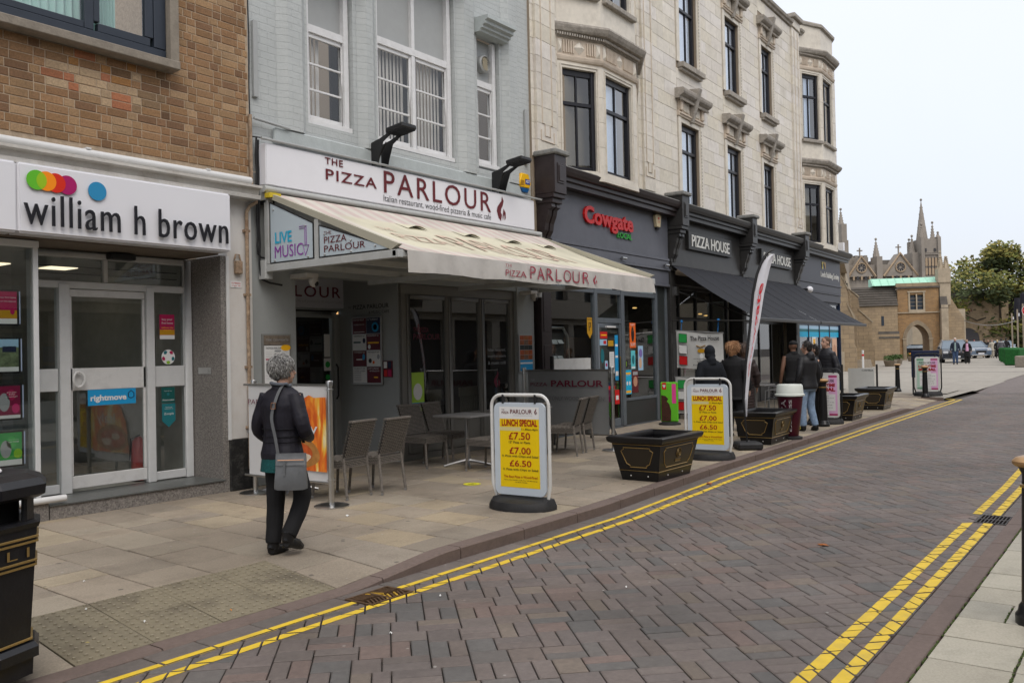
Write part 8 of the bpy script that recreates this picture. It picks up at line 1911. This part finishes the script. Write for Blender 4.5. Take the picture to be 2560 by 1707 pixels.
# ================================================================ beyond the street: gatehouse, church, cathedral, trees, cars
m_ston = brickmat('honey ashlar', (.36, .27, .165), (.29, .22, .14), (.20, .15, .10), .62, .26, .012, .7, .9, .6, dcol=(.13, .10, .07)); m_rub2 = brickmat('ochre rubble', (.34, .20, .085), (.25, .145, .065), (.25, .18, .11), .34, .13, .014, .9, .95, .5, dcol=(.16, .12, .08))
m_pale = mat('pale dressed stone', (.36, .30, .22), .9, var=.18, scale=2, dirt=.6, dcol=(.17, .14, .10), dscale=.9); m_roofd = mat('dark stone roof', (.085, .075, .065), .9, var=.3, scale=2); m_lead2 = mat('lead light glass', (.03, .04, .055), .3)
m_copp = mat('verdigris copper roof', (.34, .60, .46), .7, var=.08, scale=.8); m_farst = mat('cathedral stone', (.27, .24, .205), .95, var=.16, scale=.35, dirt=.4, dcol=(.17, .15, .13), dscale=.12); m_fard = mat('cathedral shadowed opening', (.06, .058, .062), .9); m_faro = mat('cathedral warm arcade stone', (.36, .27, .18), .95, var=.1, scale=.5)
def pt_arch(w, zs, za, n=8):
    """pointed arch outline from (-w,zs) up to (0,za) to (w,zs)"""
    h = za-zs; d = (h*h-w*w)/(2*w); R_ = w+d; a1 = math.atan2(h, d) if abs(d) > 1e-6 else PI/2
    L_ = [(-(R_*math.cos(a1*i/n)-d), zs+R_*math.sin(a1*i/n)) for i in range(n+1)]; L_[-1] = (0, za)
    return L_+[(-a, b) for a, b in L_[-2::-1]]
# ---- gatehouse (frame: x to the right across the view, y away)
GR = -math.radians(66)
gh = thing('gatehouse', 'honey stone gatehouse with a pointed arch, twin window and pale green copper roof', 'gatehouse', (83.4, 21.43, .12), GR); gh.scale = (.88, 1, .955)
W0, W1 = 2.3, 6.2
cx = 4.1
def slabwith(nm, x0, x1, z0, z1, y0, y1, arch, m, par=gh):
    b = MB(); n = len(arch); P = [(x0, z0)]+[(cx+a, b_) for a, b_ in arch][:n//2+1]
    Lh = [(x0, z0), (cx+arch[0][0], z0)]+[(cx+a, b_) for a, b_ in arch[:n//2+1]]+[(cx, z1), (x0, z1)]
    Rh = [(cx+arch[-1][0], z0), (x1, z0), (x1, z1), (cx, z1)]+[(cx+a, b_) for a, b_ in arch[n//2:]]
    b.prism(Lh, y0, y1, 'y'); b.prism(Rh, y0, y1, 'y'); return b.build(nm, m, par, smooth=False)
arc = pt_arch(1.08, 2.05, 3.45)
slabwith('lower_front', W0, W1, 0, 4.52, 0, 2.5, arc, m_rub2)
w = MB(); w.wall(W0, W1, 4.62, 6.85, 0, .5, [(cx-.62, cx-.06, 4.85, 6.25), (cx+.06, cx+.62, 4.85, 6.25)]); w.build('upper_front', m_rub2, gh, smooth=False)
MB().box(W0, W1, .5, 2.5, 4.55, 6.8).build('upper_core', m_ston, gh, smooth=False)
MB().box(W0-.05, W1+.05, -.12, .5, 4.52, 4.62).build('string_course', m_pale, gh); MB().box(W0-.05, W1+.1, -.15, .5, 6.85, 7.0).build('string_course', m_roofd, gh); MB().box(W0-.1, W1+.3, -.02, 2.5, 7.0, 7.35).build('parapet', m_ston, gh)
fw_ = MB().box(cx-.78, cx-.62, -.06, .3, 4.75, 6.45).box(cx+.62, cx+.78, -.06, .3, 4.75, 6.45).box(cx-.85, cx+.85, -.10, .3, 6.451, 6.58).box(cx-.06, cx+.06, -.05, .3, 4.85, 6.3).box(cx-.78, cx+.78, -.1, .3, 4.62, 4.85).build('window_surround', m_pale, gh)
for sx in (-1, 1):
    c = cx+sx*.34; p = [(c-.28, 4.86), (c+.28, 4.86), (c+.28, 5.95), (c+.2, 6.12), (c, 6.24), (c-.2, 6.12), (c-.28, 5.95)]; MB().prism(p, .15, .18, 'y').build('pane', m_lead2, fw_, smooth=False)
    for zb in (5.2, 5.55, 5.9): MB().box(c-.28, c+.28, .13, .149, zb-.015, zb+.015).build('glazing_bar', m_pale, fw_)
for k, (a, b, y0, y1) in enumerate(((1.08, 1.24, -.10, .4), (1.24, 1.40, -.04, .3))):
    A1 = pt_arch(a, 2.05, 3.45+(a-1.08)*1.3); A2 = pt_arch(b, 2.05, 3.45+(b-1.08)*1.3); n = len(A1); mb = MB()
    for i in range(n-1): mb.prism([(cx+A1[i][0], A1[i][1]), (cx+A1[i+1][0], A1[i+1][1]), (cx+A2[i+1][0], A2[i+1][1]), (cx+A2[i][0], A2[i][1])], y0, y1, 'y')
    mb.build('arch_moulding', mat('worn arch stone', (.24, .19, .13), .9, var=.25, scale=2), gh, smooth=False)
for sx in (-1, 1): MB().box(cx+sx*1.08, cx+sx*1.40, -.12, .4, 0, 2.05).build('arch_jamb', MATS['worn arch stone'], gh); MB().box(cx+sx*1.06, cx+sx*1.46, -.16, .4, 2.06, 2.16).build('impost', m_pale, gh)
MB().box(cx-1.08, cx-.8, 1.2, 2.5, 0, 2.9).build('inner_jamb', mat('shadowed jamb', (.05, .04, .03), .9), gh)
# left stair turret with stone roof
MB().box(-2.4, W0, -.5, 2.6, .0, 2.6).build('stair_base', m_ston, gh); MB().box(-2.2, W0-.1, -.35, 2.6, 2.6, 5.25).build('stair_tower', m_ston, gh)
MB().prism([(-.55, 2.2), (-.36, 2.85), (-.3, 2.85), (-.3, 2.2)], .3, W0, 'x').build('weathering', m_roofd, gh, smooth=False)
rf = MB().prism([(-.45, 5.26), (.9, 7.15), (2.6, 7.15), (2.6, 5.26)], -2.4, W0-.05, 'x').build('stone_roof', m_roofd, gh, smooth=False)
for k in range(8): MB(Matrix.Translation((0, -.45+.168*k, 5.29+.236*k))).box(-6.88, W0-.06, -.05, .05, 0, .05).build('roof_course', mat('stone roof course', (.14, .125, .105), .9, var=.3, scale=3), rf)
MB().box(.62, .88, -.37, -.34, 3.4, 4.3).build('slit_window', m_lead2, gh)
MB().prism([(.2, 7.2), (1.4, 7.95), (2.5, 7.95), (2.5, 7.2)], .0, W1+.1, 'x').build('copper_roof', m_copp, gh, smooth=False)
for k in range(9): MB().tube([(.1+k*.75, .2, 7.22), (.1+k*.75, 1.4, 7.97)], .03, 4).build('roof_rib', m_copp, gh)
# right buttress and pinnacle
MB().box(W1, W1+.75, -.75, 2.5, 0, 2.0).box(W1+.05, W1+.7, -.6, 2.5, 2.0, 5.2).box(W1+.08, W1+1.1, -.1, 2.5, 5.2, 7.3).build('right_buttress', m_pale, gh); MB().prism([(-.62, 4.9), (-.1, 6.0), (0, 6.0), (0, 4.9)], W1+.04, W1+.71, 'x').build('buttress_roof', m_roofd, gh, smooth=False)
pn = MB(); pn.box(W1-.05, W1+1.1, -.2, .9, 7.3, 8.6)
pn.build('pinnacle_base', m_pale, gh)
for k, (px_0, h0) in enumerate(((W1+.3, 10.1), (W1+.8, 9.6))):
    q_ = MB(); q_.loft([((px_0, .3, 8.6), .28, .28, 0), ((px_0, .3, 9.0), .22, .22, 0), ((px_0, .3, h0), .05, .05, 0)], 6)
    q_.ball((px_0, .3, h0+.08), .12, 6, 5)
    for j in range(7): z = 8.65+j*.17; q_.ball((px_0-.26+.03*j, .2, z), .09, 5, 4); q_.ball((px_0+.26-.03*j, .2, z), .09, 5, 4)
    q_.build('crocketed_pinnacle', m_pale, gh)
MB().box(W1+.75, W1+2.4, .3, 4, 0, 3.9).build('wing_wall', m_ston, gh); MB().add([(W1+.75, .3, 3.9), (W1+2.4, .3, 3.9), (W1+.75, .3, 6.6), (W1+.75, 4, 3.9), (W1+2.4, 4, 3.9), (W1+.75, 4, 6.6)], [(0, 1, 2), (5, 4, 3), (1, 4, 5, 2)]).build('wing_gable', m_ston, gh, smooth=False)
# what is seen through the arch
bk = thing('courtyard_house', 'stone house with a dark door and white railings seen through the gate arch', 'house', (97.5, 18.7, .12), GR)
MB().box(-2.6, 2.4, 0, 3, 0, 5.0).build('wall', mat('courtyard stone', (.36, .30, .22), .9, var=.15, scale=1.5), bk); MB().box(-.6, .7, -.05, .02, 1.4, 3.5).build('door', mat('dark green door', (.012, .02, .02), .6), bk); MB().box(1.1, 1.7, -.05, .02, 2.6, 3.4).build('window', m_lead2, bk)
MB().add([(.9, -.2, .3), (2.4, -.2, 1.4), (2.4, -.2, .9), (1.5, -.2, .3)], [(0, 3, 2, 1)]).build('stair_side', mat('blue stair rail', (.02, .03, .06), .6), bk, smooth=False)
for k in range(9): MB().box(-.9+k*.2, -.84+k*.2, -.4, -.35, .3, 1.3).build('railing_bar', m_white, bk)
# ---- church on the left: nave wall with buttresses running back from the street
ch = thing('church', 'honey stone church with stepped buttresses and tall pointed windows left of the gatehouse', 'church', (58.2, 16.9, .2), 0)
CA = math.atan2(20.75+2.5-16.9, 82.2-58.2)   # wall direction towards the gatehouse
ch.rotation_euler = (0, 0, CA)
Lc_ = 24.5
MB().box(0, Lc_, 0, 9, 0, 5.6).build('nave_wall', m_ston, ch, smooth=False); MB().box(-.0, .3, 0, 12, 0, 6.4).build('end_wall', m_ston, ch, smooth=False)
MB().box(-.2, Lc_, -.25, .0, 5.6, 6.3).box(-.2, Lc_, -.12, 9, 6.3, 6.4).build('parapet', m_pale, ch, smooth=False); MB().box(0, Lc_, -.3, 0, 1.15, 1.35).box(0, Lc_, -.2, 0, 0, 1.15).build('plinth', m_pale, ch, smooth=False)
MB().box(-7.5, 0, -.0, 10, 0, 6.1).build('porch', m_ston, ch, smooth=False); MB().prism([(-.35, 6.1), (0, 6.9), (9, 6.9), (10, 6.1)], -7.5, .2, 'x').build('porch_roof', m_pale, ch, smooth=False)
MB().box(-7.6, 0, -.25, 0, 0, 1.1).build('porch_plinth', m_pale, ch)
for k, x in enumerate((-4.2, 5.6, 11.8, 18.0)):
    A = pt_arch(.9, 3.2, 4.9); mb = MB(); mb.add([(x+a, -.03, z) for a, z in A]+[(x+.9, -.03, 1.9), (x-.9, -.03, 1.9)], [tuple(range(len(A)+2))[::-1]]); mb.build('pointed_window', m_lead2, ch, smooth=False)
    A1 = pt_arch(.9, 3.2, 4.9); A2 = pt_arch(1.15, 3.2, 5.25); mb = MB()
    for i in range(len(A1)-1): mb.prism([(x+A1[i][0], A1[i][1]), (x+A1[i+1][0], A1[i+1][1]), (x+A2[i+1][0], A2[i+1][1]), (x+A2[i][0], A2[i][1])], -.14, -.0, 'y')
    mb.box(x-1.15, x-.9, -.14, 0, 1.7, 3.2).box(x+.9, x+1.15, -.14, 0, 1.7, 3.2).box(x-.05, x+.05, -.08, 0, 1.9, 4.8); mb.build('window_surround', m_pale, ch, smooth=False)
for x, d in ((-7.1, .9), (-1.2, 1.0), (2.3, 1.9), (8.6, 1.6), (14.9, 1.5), (21.0, 1.3)):
    prf = [(0, 0), (-d, 0), (-d, 1.3), (-d+.12, 1.45), (-d+.15, 2.9), (-d*.55, 3.7), (-d*.5, 4.6), (-.25, 5.3), (0, 5.3)]
    MB().prism(prf, x-.45, x+.45, 'x').build('buttress', m_ston, ch, smooth=False); MB().prism([(-d+.1, 2.92), (-d*.52, 3.75), (-d*.5, 3.85), (-d+.05, 3.0)], x-.5, x+.5, 'x').prism([(-d*.5-.05, 4.62), (-.22, 5.35), (-.15, 5.42), (-d*.5-.08, 4.7)], x-.5, x+.5, 'x').build('weathering', m_pale, ch, smooth=False)
MB().tube([(.9, -.15, .1), (.9, -.15, 5.6)], .07, 8).build('rain_pipe', m_black, ch); MB().box(.6, 1.2, -.35, -.02, 5.0, 5.5).build('hopper', m_black, ch)
# ---- cathedral far behind
ca = thing('cathedral', 'distant cathedral front with rose windows, gables and a tall spired tower', 'cathedral', (244.7, 56.3, 0), -math.radians(53.2))
ox = 0.
S_ = 230/2200.
def fx(px): return (px-2246)*S_
def fz(py): return (861.3-(0)-py)*S_+1.62
def cbx(nm, x0, x1, z0, z1, y0=0, y1=6, m=m_farst): return MB().box(fx(x0), fx(x1), y0, y1, fz(z1), fz(z0)).build(nm, m, ca, smooth=False)
def spire(nm, cx_, w, zb, zt, y=2, n=8, m=m_farst):
    q_ = MB(); q_.loft([((fx(cx_), y, fz(zb)), w*S_, w*S_, PI/8), ((fx(cx_), y, fz(zt)), .06, .06, 0)], n)
    for j in range(1, 6): q_.ball((fx(cx_)-w*S_*(1-j/6)*.95, y, lerp(fz(zb), fz(zt), j/6)), .22, 5, 4); q_.ball((fx(cx_)+w*S_*(1-j/6)*.95, y, lerp(fz(zb), fz(zt), j/6)), .22, 5, 4)
    q_.ball((fx(cx_), y, fz(zt)+.3), .35, 6, 5); return q_.build(nm, m, ca)
def gable(cx_, w, zb, zt):
    MB().prism([(fx(cx_-w), fz(zb)), (fx(cx_+w), fz(zb)), (fx(cx_), fz(zt))], -.8, 3, 'y').build('gable', m_farst, ca, smooth=False)
    MB().tube([(fx(cx_-w), -.9, fz(zb)), (fx(cx_), -.9, fz(zt)), (fx(cx_+w), -.9, fz(zb))], .35, 5).build('gable_coping', m_faro, ca)
    rz_ = fz(zb-22); MB().tube([(fx(cx_)+1.25*math.cos(a), -.95, rz_+1.25*math.sin(a)) for a in [2*PI*i/20 for i in range(20)]], .18, 5, closed=True).build('rose_rim', m_faro, ca)
    for k in range(8):
        a = 2*PI*k/8; q_ = MB(Matrix.Translation((fx(cx_)+.72*math.cos(a), -.86, rz_+.72*math.sin(a))) @ Matrix.Rotation(-a, 4, 'Y')); q_.ball((0, 0, 0), (.40, .12, .19), 8, 6); q_.build('rose_light', m_fard, ca)
    for k in range(-2, 3):
        if k == 0: pass
        x = cx_+k*10; h_ = 10; q_ = MB().box(fx(x)-.22, fx(x)+.22, -.95, -.7, fz(zb+8), fz(zb-1)).build('lancet', m_fard if k % 2 else m_faro, ca, smooth=False)
    cr = MB(); zt_ = fz(zt); cr.box(fx(cx_)-.15, fx(cx_)+.15, 0, .3, zt_, zt_+2.4).box(fx(cx_)-.7, fx(cx_)+.7, 0, .3, zt_+1.5, zt_+1.8); cr.build('finial_cross', m_farst, ca)
cbx('west_wall', 2105, 2290, 660, 860, 0, 8); cbx('nave_block', 2110, 2181, 638, 700, 3, 20)
for k in range(6): cbx('merlon', 2112+k*12, 2119+k*12, 633, 638, 3, 5)
gable(2149, 34, 690, 640); gable(2246, 42, 690, 633)
cbx('roof_slope', 2200, 2290, 645, 690, 4, 14, mat('cathedral roof', (.16, .145, .13), .9)); cbx('slender_turret', 2187, 2201, 640, 720, -1, 3); spire('turret_spire', 2193.5, 8.5, 640, 598, 1)
cbx('tower', 2293, 2340, 600, 860, -2, 6); cbx('tower_turret', 2276, 2292, 632, 720, -1, 4); spire('turret_spire', 2284, 9, 632, 592, 1); spire('turret_spire', 2281, 4, 625, 600, 2)
for x in (2296, 2337): cbx('corner_turret', x-4, x+4, 596, 720, -2.5, -1.0); spire('corner_spire', x, 5, 598, 566 if x < 2310 else 588, -1.7, 6)
spire('great_spire', 2314, 14, 600, 500, 2); spire('corner_spire', 2300, 5.5, 606, 566, -1, 6); spire('corner_spire', 2327, 6, 604, 562, -1, 6)
for x in (2304, 2327): cbx('belfry_light', x-2.5, x+2.5, 624, 632, -2.2, -1.9, m_fard)
MB().box(fx(2291), fx(2342), -2.3, 0, fz(640), fz(637)).box(fx(2291), fx(2342), -2.3, 0, fz(636), fz(634)).build('tower_band', m_farst, ca, smooth=False)
for k in range(4): cbx('arcade_panel', 2302+k*8, 2308+k*8, 648, 668, -2.2, -1.9, m_faro); cbx('arcade_panel', 2302+k*8, 2308+k*8, 673, 690, -2.2, -1.9, m_faro); cbx('arcade_shadow', 2301+k*8, 2302+k*8, 646, 690, -2.25, -1.9, m_fard)
spire('west_spire', 2100, 7, 562, 524, -1); cbx('west_turret', 2094, 2107, 560, 636, -3, 1); cbx('west_turret_base', 2080, 2112, 600, 860, -2.5, 5)
MB().tube([(fx(2131), 5, fz(640)), (fx(2131), 5, fz(585))], .1, 4).build('flagpole', m_farst, ca)
# ---- buildings behind the trees
hb = thing('precinct_house', 'stone house with an arched doorway behind the trees', 'house', (106, 18.6, .2), -math.radians(72))
MB().box(-3, 5, 0, 6, 0, 6.0).build('wall', m_ston, hb, smooth=False); MB().prism([(-3, 6.0), (5, 6.0), (1, 7.4)], .2, 6, 'y').build('roof', m_roofd, hb, smooth=False)
for x in (1.0,):
    A = pt_arch(1.15, 1.9, 3.1); mb = MB(); mb.add([(x-1.15, -.04, 0)]+[(x+a, -.04, z) for a, z in A]+[(x+1.15, -.04, 0)], [tuple(range(len(A)+2))]); mb.build('arched_doorway', m_fard, hb, smooth=False)
t = text('lettering', 'Nisa', .3, 1.5, 4.9, 5.3, -.02, m_marn, hb)
h2 = thing('precinct_house', 'shadowed stone range beneath the big tree with dark arched openings', 'house', (128, 19.5, .2), -math.radians(76))
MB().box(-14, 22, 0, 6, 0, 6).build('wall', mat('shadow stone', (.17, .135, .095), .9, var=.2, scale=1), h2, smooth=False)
for k in range(6):
    x = -10+k*5.2; A = pt_arch(1.3, 2.2, 3.6); mb = MB(); mb.add([(x-1.3, -.04, 0)]+[(x+a, -.04, z) for a, z in A]+[(x+1.3, -.04, 0)], [tuple(range(len(A)+2))]); mb.build('arched_opening', m_fard, h2, smooth=False)
# ---- trees
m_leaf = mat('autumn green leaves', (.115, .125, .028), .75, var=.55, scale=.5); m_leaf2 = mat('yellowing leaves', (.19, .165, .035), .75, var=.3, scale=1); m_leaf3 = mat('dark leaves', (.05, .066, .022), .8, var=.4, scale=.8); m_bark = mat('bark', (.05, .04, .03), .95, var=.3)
def tree(label, x, y, h, crown, z0, seed, n=5200, ls=.34, mats_=None, yel=.22):
    t = thing('tree', label, 'tree', (x, y, gz(x)-.05)); r = random.Random(seed)
    tr = MB(); tr.tube([(0, 0, 0), (.1, .05, h*.2), (-.1, 0, h*.45), (.05, .1, h*.75)], [.045*h*.8, .03*h*.8, .022*h*.8, .008*h], 10)
    lobes = []
    for i in range(34):
        a = r.uniform(0, 2*PI); u = r.random()**.6; zz_ = r.uniform(z0, 1.); prof_ = math.sin(PI*min(1, max(.08, (zz_-z0)/(1.04-z0)))**.75)
        lobes.append((crown*u*prof_*math.cos(a), crown*u*prof_*math.sin(a), h*zz_*.93, r.uniform(.16, .30)*crown))
    for lx, ly, lz, lr in lobes[:20]: tr.tube([(0, 0, h*r.uniform(.2, .5)), (lx*.5, ly*.5, lz*.75), (lx, ly, lz)], [.012*h, .007*h, .002*h], 5)
    tr.build('trunk', m_bark, t)
    mb = MB()
    for i in range(n):
        lx, ly, lz, lr = lobes[r.randrange(len(lobes))]; d = Vector((r.gauss(0, 1), r.gauss(0, 1), r.gauss(0, .8))); d = d.normalized()*lr*r.random()**.4*1.15
        p = Vector((lx, ly, lz))+d; s_ = ls*r.uniform(.5, 1.2); a = Vector((r.gauss(0, 1), r.gauss(0, 1), r.gauss(0, .6))).normalized(); b = a.orthogonal().normalized()*s_*.55; a = a*s_
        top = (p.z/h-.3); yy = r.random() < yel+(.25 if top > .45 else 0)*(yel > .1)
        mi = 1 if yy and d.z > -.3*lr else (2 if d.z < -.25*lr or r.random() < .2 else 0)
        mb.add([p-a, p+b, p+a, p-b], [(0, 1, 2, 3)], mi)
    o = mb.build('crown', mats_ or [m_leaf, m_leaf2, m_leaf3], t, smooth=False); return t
tree('large green and yellow autumn tree on the right of the square', 108, 14.6, 11.8, 6.6, .22, 4, 10000, .30)
tree('lower yellowing tree just right of the gatehouse', 121, 21.6, 9.4, 5.2, .35, 9, 4200, .27, yel=.45)
tree('dark leaved tree at the right edge behind the timber posts', 112, 8.6, 12.0, 6.0, .15, 12, 7000, .32, yel=.15)
tree('dark bushy tree under the big autumn tree', 120, 15.5, 8.5, 5.5, .12, 15, 4000, .34, yel=.05)
# ---- cars
m_glc = mat('car glass', (.12, .16, .20), .08, coat=.5); m_tyre = mat('tyre', (.01, .01, .01), .8)
def car(label, x, y, rz, body, h=1.62, Lh=2.2, wd=.92):
    t = thing('parked_car', label, 'car', (x, y, gz(x)-.02), rz)   # nose towards local -y
    prof = [(-Lh, .28), (-Lh, .80), (-Lh+.12, .95), (-Lh+1.0, 1.05), (-Lh+1.65, h-.08), (-Lh+2.2, h), (Lh-.9, h-.03), (Lh-.2, 1.05), (Lh, .95), (Lh, .30)]
    lo = [(-Lh, .28), (-Lh, .80), (-Lh+.12, .95), (-Lh+.95, 1.04), (Lh-.2, 1.04), (Lh, .95), (Lh, .30)]
    MB().prism(lo, -wd, wd, 'x').build('body', body, t, bevel=.05, seg=2)
    v = []
    for (y0, z, w_) in ((-Lh+.95, 1.045, wd-.03), (-Lh+1.7, h-.05, wd-.2), (-Lh+2.2, h, wd-.22), (Lh-.9, h-.03, wd-.24), (Lh-.2, 1.045, wd-.05)): v += [(-w_, y0, z), (w_, y0, z)]
    cabin = MB().add(v, [(0, 1, 3, 2)[::1], (2, 3, 5, 4), (4, 5, 7, 6), (6, 7, 9, 8), (0, 2, 4, 6, 8), (9, 7, 5, 3, 1), (8, 9, 1, 0)]).build('cabin', m_glc, t, smooth=False)
    MB().add([(-wd+.19, -Lh+1.62, h-.10), (wd-.19, -Lh+1.62, h-.10), (wd-.21, -Lh+2.2, h+.012), (-wd+.21, -Lh+2.2, h+.012), (wd-.23, Lh-.95, h-.01), (-wd+.23, Lh-.95, h-.01)], [(0, 1, 2, 3), (3, 2, 4, 5)]).build('roof', body, t, smooth=False)
    for sx in (-1, 1):
        MB().tube([(sx*(wd-.03), -Lh+.92, 1.05), (sx*(wd-.2), -Lh+1.68, h-.04), (sx*(wd-.22), Lh-.9, h-.02)], .035, 5).build('pillar', body, t)
        MB().box(sx*.52, sx*.86, -Lh-.02, -Lh+.15, .68, .86).build('headlight', mat('headlight', (.5, .52, .55), .15), t, bevel=.03); MB().box(sx*(wd), sx*(wd+.18), -Lh+1.3, -Lh+1.4, 1.05, 1.2).build('mirror', body, t, bevel=.03)
        for y0 in (-Lh+.75, Lh-.75):
            w_ = MB(Matrix.Translation((sx*(wd-.10), y0, .34)) @ Matrix.Rotation(PI/2, 4, 'Y')); w_.lathe([(.34, -.12), (.34, .12)], n=20); wo = w_.build('wheel', m_tyre, t); w_ = MB(Matrix.Translation((sx*(wd-.10), y0, .34)) @ Matrix.Rotation(PI/2, 4, 'Y')); w_.lathe([(.20, -.125), (.20, .125)], n=16); w_.build('rim', m_chrome, wo)
    MB().box(-.45, .45, -Lh-.02, -Lh, .48, .72).build('grille', m_black, t); MB().box(-.26, .26, -Lh-.035, -Lh-.021, .40, .52).build('number_plate', m_sign, t); MB().box(-wd+.1, wd-.1, -Lh-.03, -Lh, .28, .34).build('bumper_trim', m_chrome, t)
m_cardk = mat('dark car paint', (.022, .026, .036), .2, coat=1); m_carbl = mat('blue grey car paint', (.10, .14, .20), .2, coat=1); m_carlt = mat('pale blue car paint', (.26, .31, .36), .2, coat=1)
car('dark car facing us behind the man in the navy jacket', 71.6, 12.9, -math.radians(74), m_cardk, 1.68)
car('blue grey car parked behind the walkers in the square', 91.5, 14.9, -math.radians(60), m_carbl, 1.6)
car('pale car beside the blue grey one at the far side of the square', 100.0, 13.6, -math.radians(70), m_carlt, 1.6)
car('dark blue car parked inside the courtyard beyond the arch', 93.5, 19.4, math.radians(20), m_cardk, 1.4)
# ---- timber posts with closed parasols, green planters, concrete block, sign
m_timb = mat('weathered timber', (.26, .215, .165), .85, var=.2, scale=6); m_par = mat('closed black parasol', (.010, .010, .016), .8); m_grn = mat('artificial box hedge', (.012, .09, .018), .9, var=.4, scale=12, bump=1, bscale=25)
for k, (x, y, h_) in enumerate([(65.8, 6.95, 4.9), (71.2, 7.95, 4.5), (76.6, 8.9, 4.3), (83.0, 10.05, 4.1), (90.5, 11.4, 4.0)]):
    t = thing('timber_post', ['nearest and tallest', 'second nearest', 'middle', 'second farthest', 'farthest and leftmost'][k]+' timber post with string lights above the green hedge boxes', 'post', (x, y, .25), 0, 'timber posts around the outdoor seating')
    MB().box(-.055, .055, -.055, .055, 0, h_).build('post', m_timb, t); MB().box(-.07, .07, -.15, -.08, h_*.86, h_*.86+.25).build('lamp', m_sign, t)
    p = thing('parasol', ['closed dark parasol rising above the nearest timber post', 'closed dark parasol by the second timber post', 'closed dark parasol by the third timber post', 'closed dark parasol by the fourth timber post', 'closed dark parasol by the farthest timber post'][k], 'parasol', (x+.8, y-.35, .25), 0, 'closed parasols in the outdoor seating')
    MB().tube([(0, 0, 0), (0, 0, 6.3-k*.25)], .04, 6).build('pole', m_black, p); MB().tube([(0, 0, 3.4), (0, 0, 4.2), (0, 0, 5.4), (0, 0, 6.2-k*.25)], [.22, .30, .20, .04], 10).build('canopy', m_par, p)
for k, (x, y) in enumerate([(60.8, 7.6), (63.6, 8.0), (67.5, 8.6), (71.5, 9.3), (76.0, 10.0)]):
    t = thing('hedge_box', ['green hedge box beside the concrete block, nearest', 'second green hedge box under the timber posts', 'third green hedge box under the timber posts', 'fourth green hedge box under the timber posts', 'farthest green hedge box under the timber posts'][k], 'planter', (x, y, .25), -.2, 'green hedge boxes around the outdoor seating')
    MB().box(-.9, .9, -.6, .25, 0, 1.0).build('hedge', m_grn, t, bevel=.06)
t = thing('concrete_block', 'pale concrete block in front of the nearest hedge box', 'block', (56.3, 6.2, .25)); MB().box(-.5, .5, -1.2, .75, 0, .62).build('block', m_conc, t, bevel=.04)
t = thing('road_sign', 'round red no entry sign cut by the right edge of the picture', 'sign', (51.8, 5.76, .2), Wm+.12); MB().tube([(0, .05, 0), (0, .05, 3.4)], .04, 8).build('pole', m_al, t)
sgn = MB(); disc(sgn, 0, 3.04, .31, 0, 30, 0, d=.02); disc(sgn, 0, 3.04, .29, -.022, 30, 1); rect(sgn, -.21, .21, 2.99, 3.10, -.024, 0); sgn.build('sign_face', [m_prw, c_red], t, smooth=False)
t = thing('festoon', 'thin light string sagging from the gatehouse to the timber posts', 'light string', (84, 16, .2)); P0, P1 = Vector((4.5, .6, 4.6)), Vector((-.5, -5.7, 3.2)); n = 26
MB().tube([P0.lerp(P1, i/n)+Vector((0, 0, -1.5*4*(i/n)*(1-i/n)*.55)) for i in range(n+1)], .035, 5).build('cord', m_al, t)
# planting and stones at the church foot
m_pot = mat('stone trough', (.24, .20, .15), .9, var=.2); m_plt = mat('low planting', (.05, .09, .025), .9, var=.5, scale=4)
def trough(x, y, label, w_=1.6, flowers=False):
    t = thing('trough', label, 'planter', (x, y, gz(x)), .2); MB().loft([((0, 0, 0), w_*.4, .3, 0), ((0, 0, .38), w_*.5, .42, 0)], 12, pw=4).build('trough', m_pot, t); r = random.Random(int(x*7)); b = MB()
    for i in range(260):
        a = r.uniform(0, 2*PI); q_ = r.random(); p = Vector((w_*.5*q_*math.cos(a), .4*q_*math.sin(a), .38+r.random()*.30)); s_ = .09; d = Vector((r.gauss(0, 1), r.gauss(0, 1), r.gauss(0, 1)+.6)).normalized()*s_; e_ = d.orthogonal().normalized()*s_*.4
        b.add([p-d, p+e_, p+d, p-e_], [(0, 1, 2, 3)], 1 if flowers and r.random() < .3 else 0)
    b.build('plants', [m_plt, mat('orange flowers', (.6, .2, .02), .7)], t, smooth=False)
trough(60.5, 14.6, 'stone trough with low green planting at the foot of the church buttress', 2.4); trough(66, 15.5, 'stone trough with green planting left of the gate arch', 1.8); trough(71.5, 15.3, 'round planter of plants right in front of the gate arch', 1.8); trough(78, 17.1, 'planter with tall orange flowers inside the view of the gate arch', 2.0, True)
t = thing('stone_block', 'long weathered stone lying at the foot of the church', 'stone', (57.6, 15.6, gz(57))); MB().loft([((0, 0, 0), 1.3, .45, 0), ((0, 0, .5), 1.1, .35, 0)], 12, pw=4).build('stone', m_pot, t)
t = thing('marker_post', 'thin white post with a red band beside the church wall', 'post', (46, 12.4, gz(46))); MB().lathe([(.05, 0), (.05, 1.25)]).build('post', m_white, t); MB().lathe([(.055, .95), (.055, 1.05)]).build('red_band', c_red, t)
t = thing('navy_sign', 'dark blue board behind the farthest pink and green board', 'sign board', (30.7, 6.35, 0), Wm); MB().box(-.42, .42, -.02, .02, .55, 1.42).build('panel', c_navy, t, bevel=.02); MB().box(-.4, -.36, -.02, .02, 0, .55).build('leg', m_chl, t); MB().box(.36, .4, -.02, .02, 0, .55).build('leg', m_chl, t)
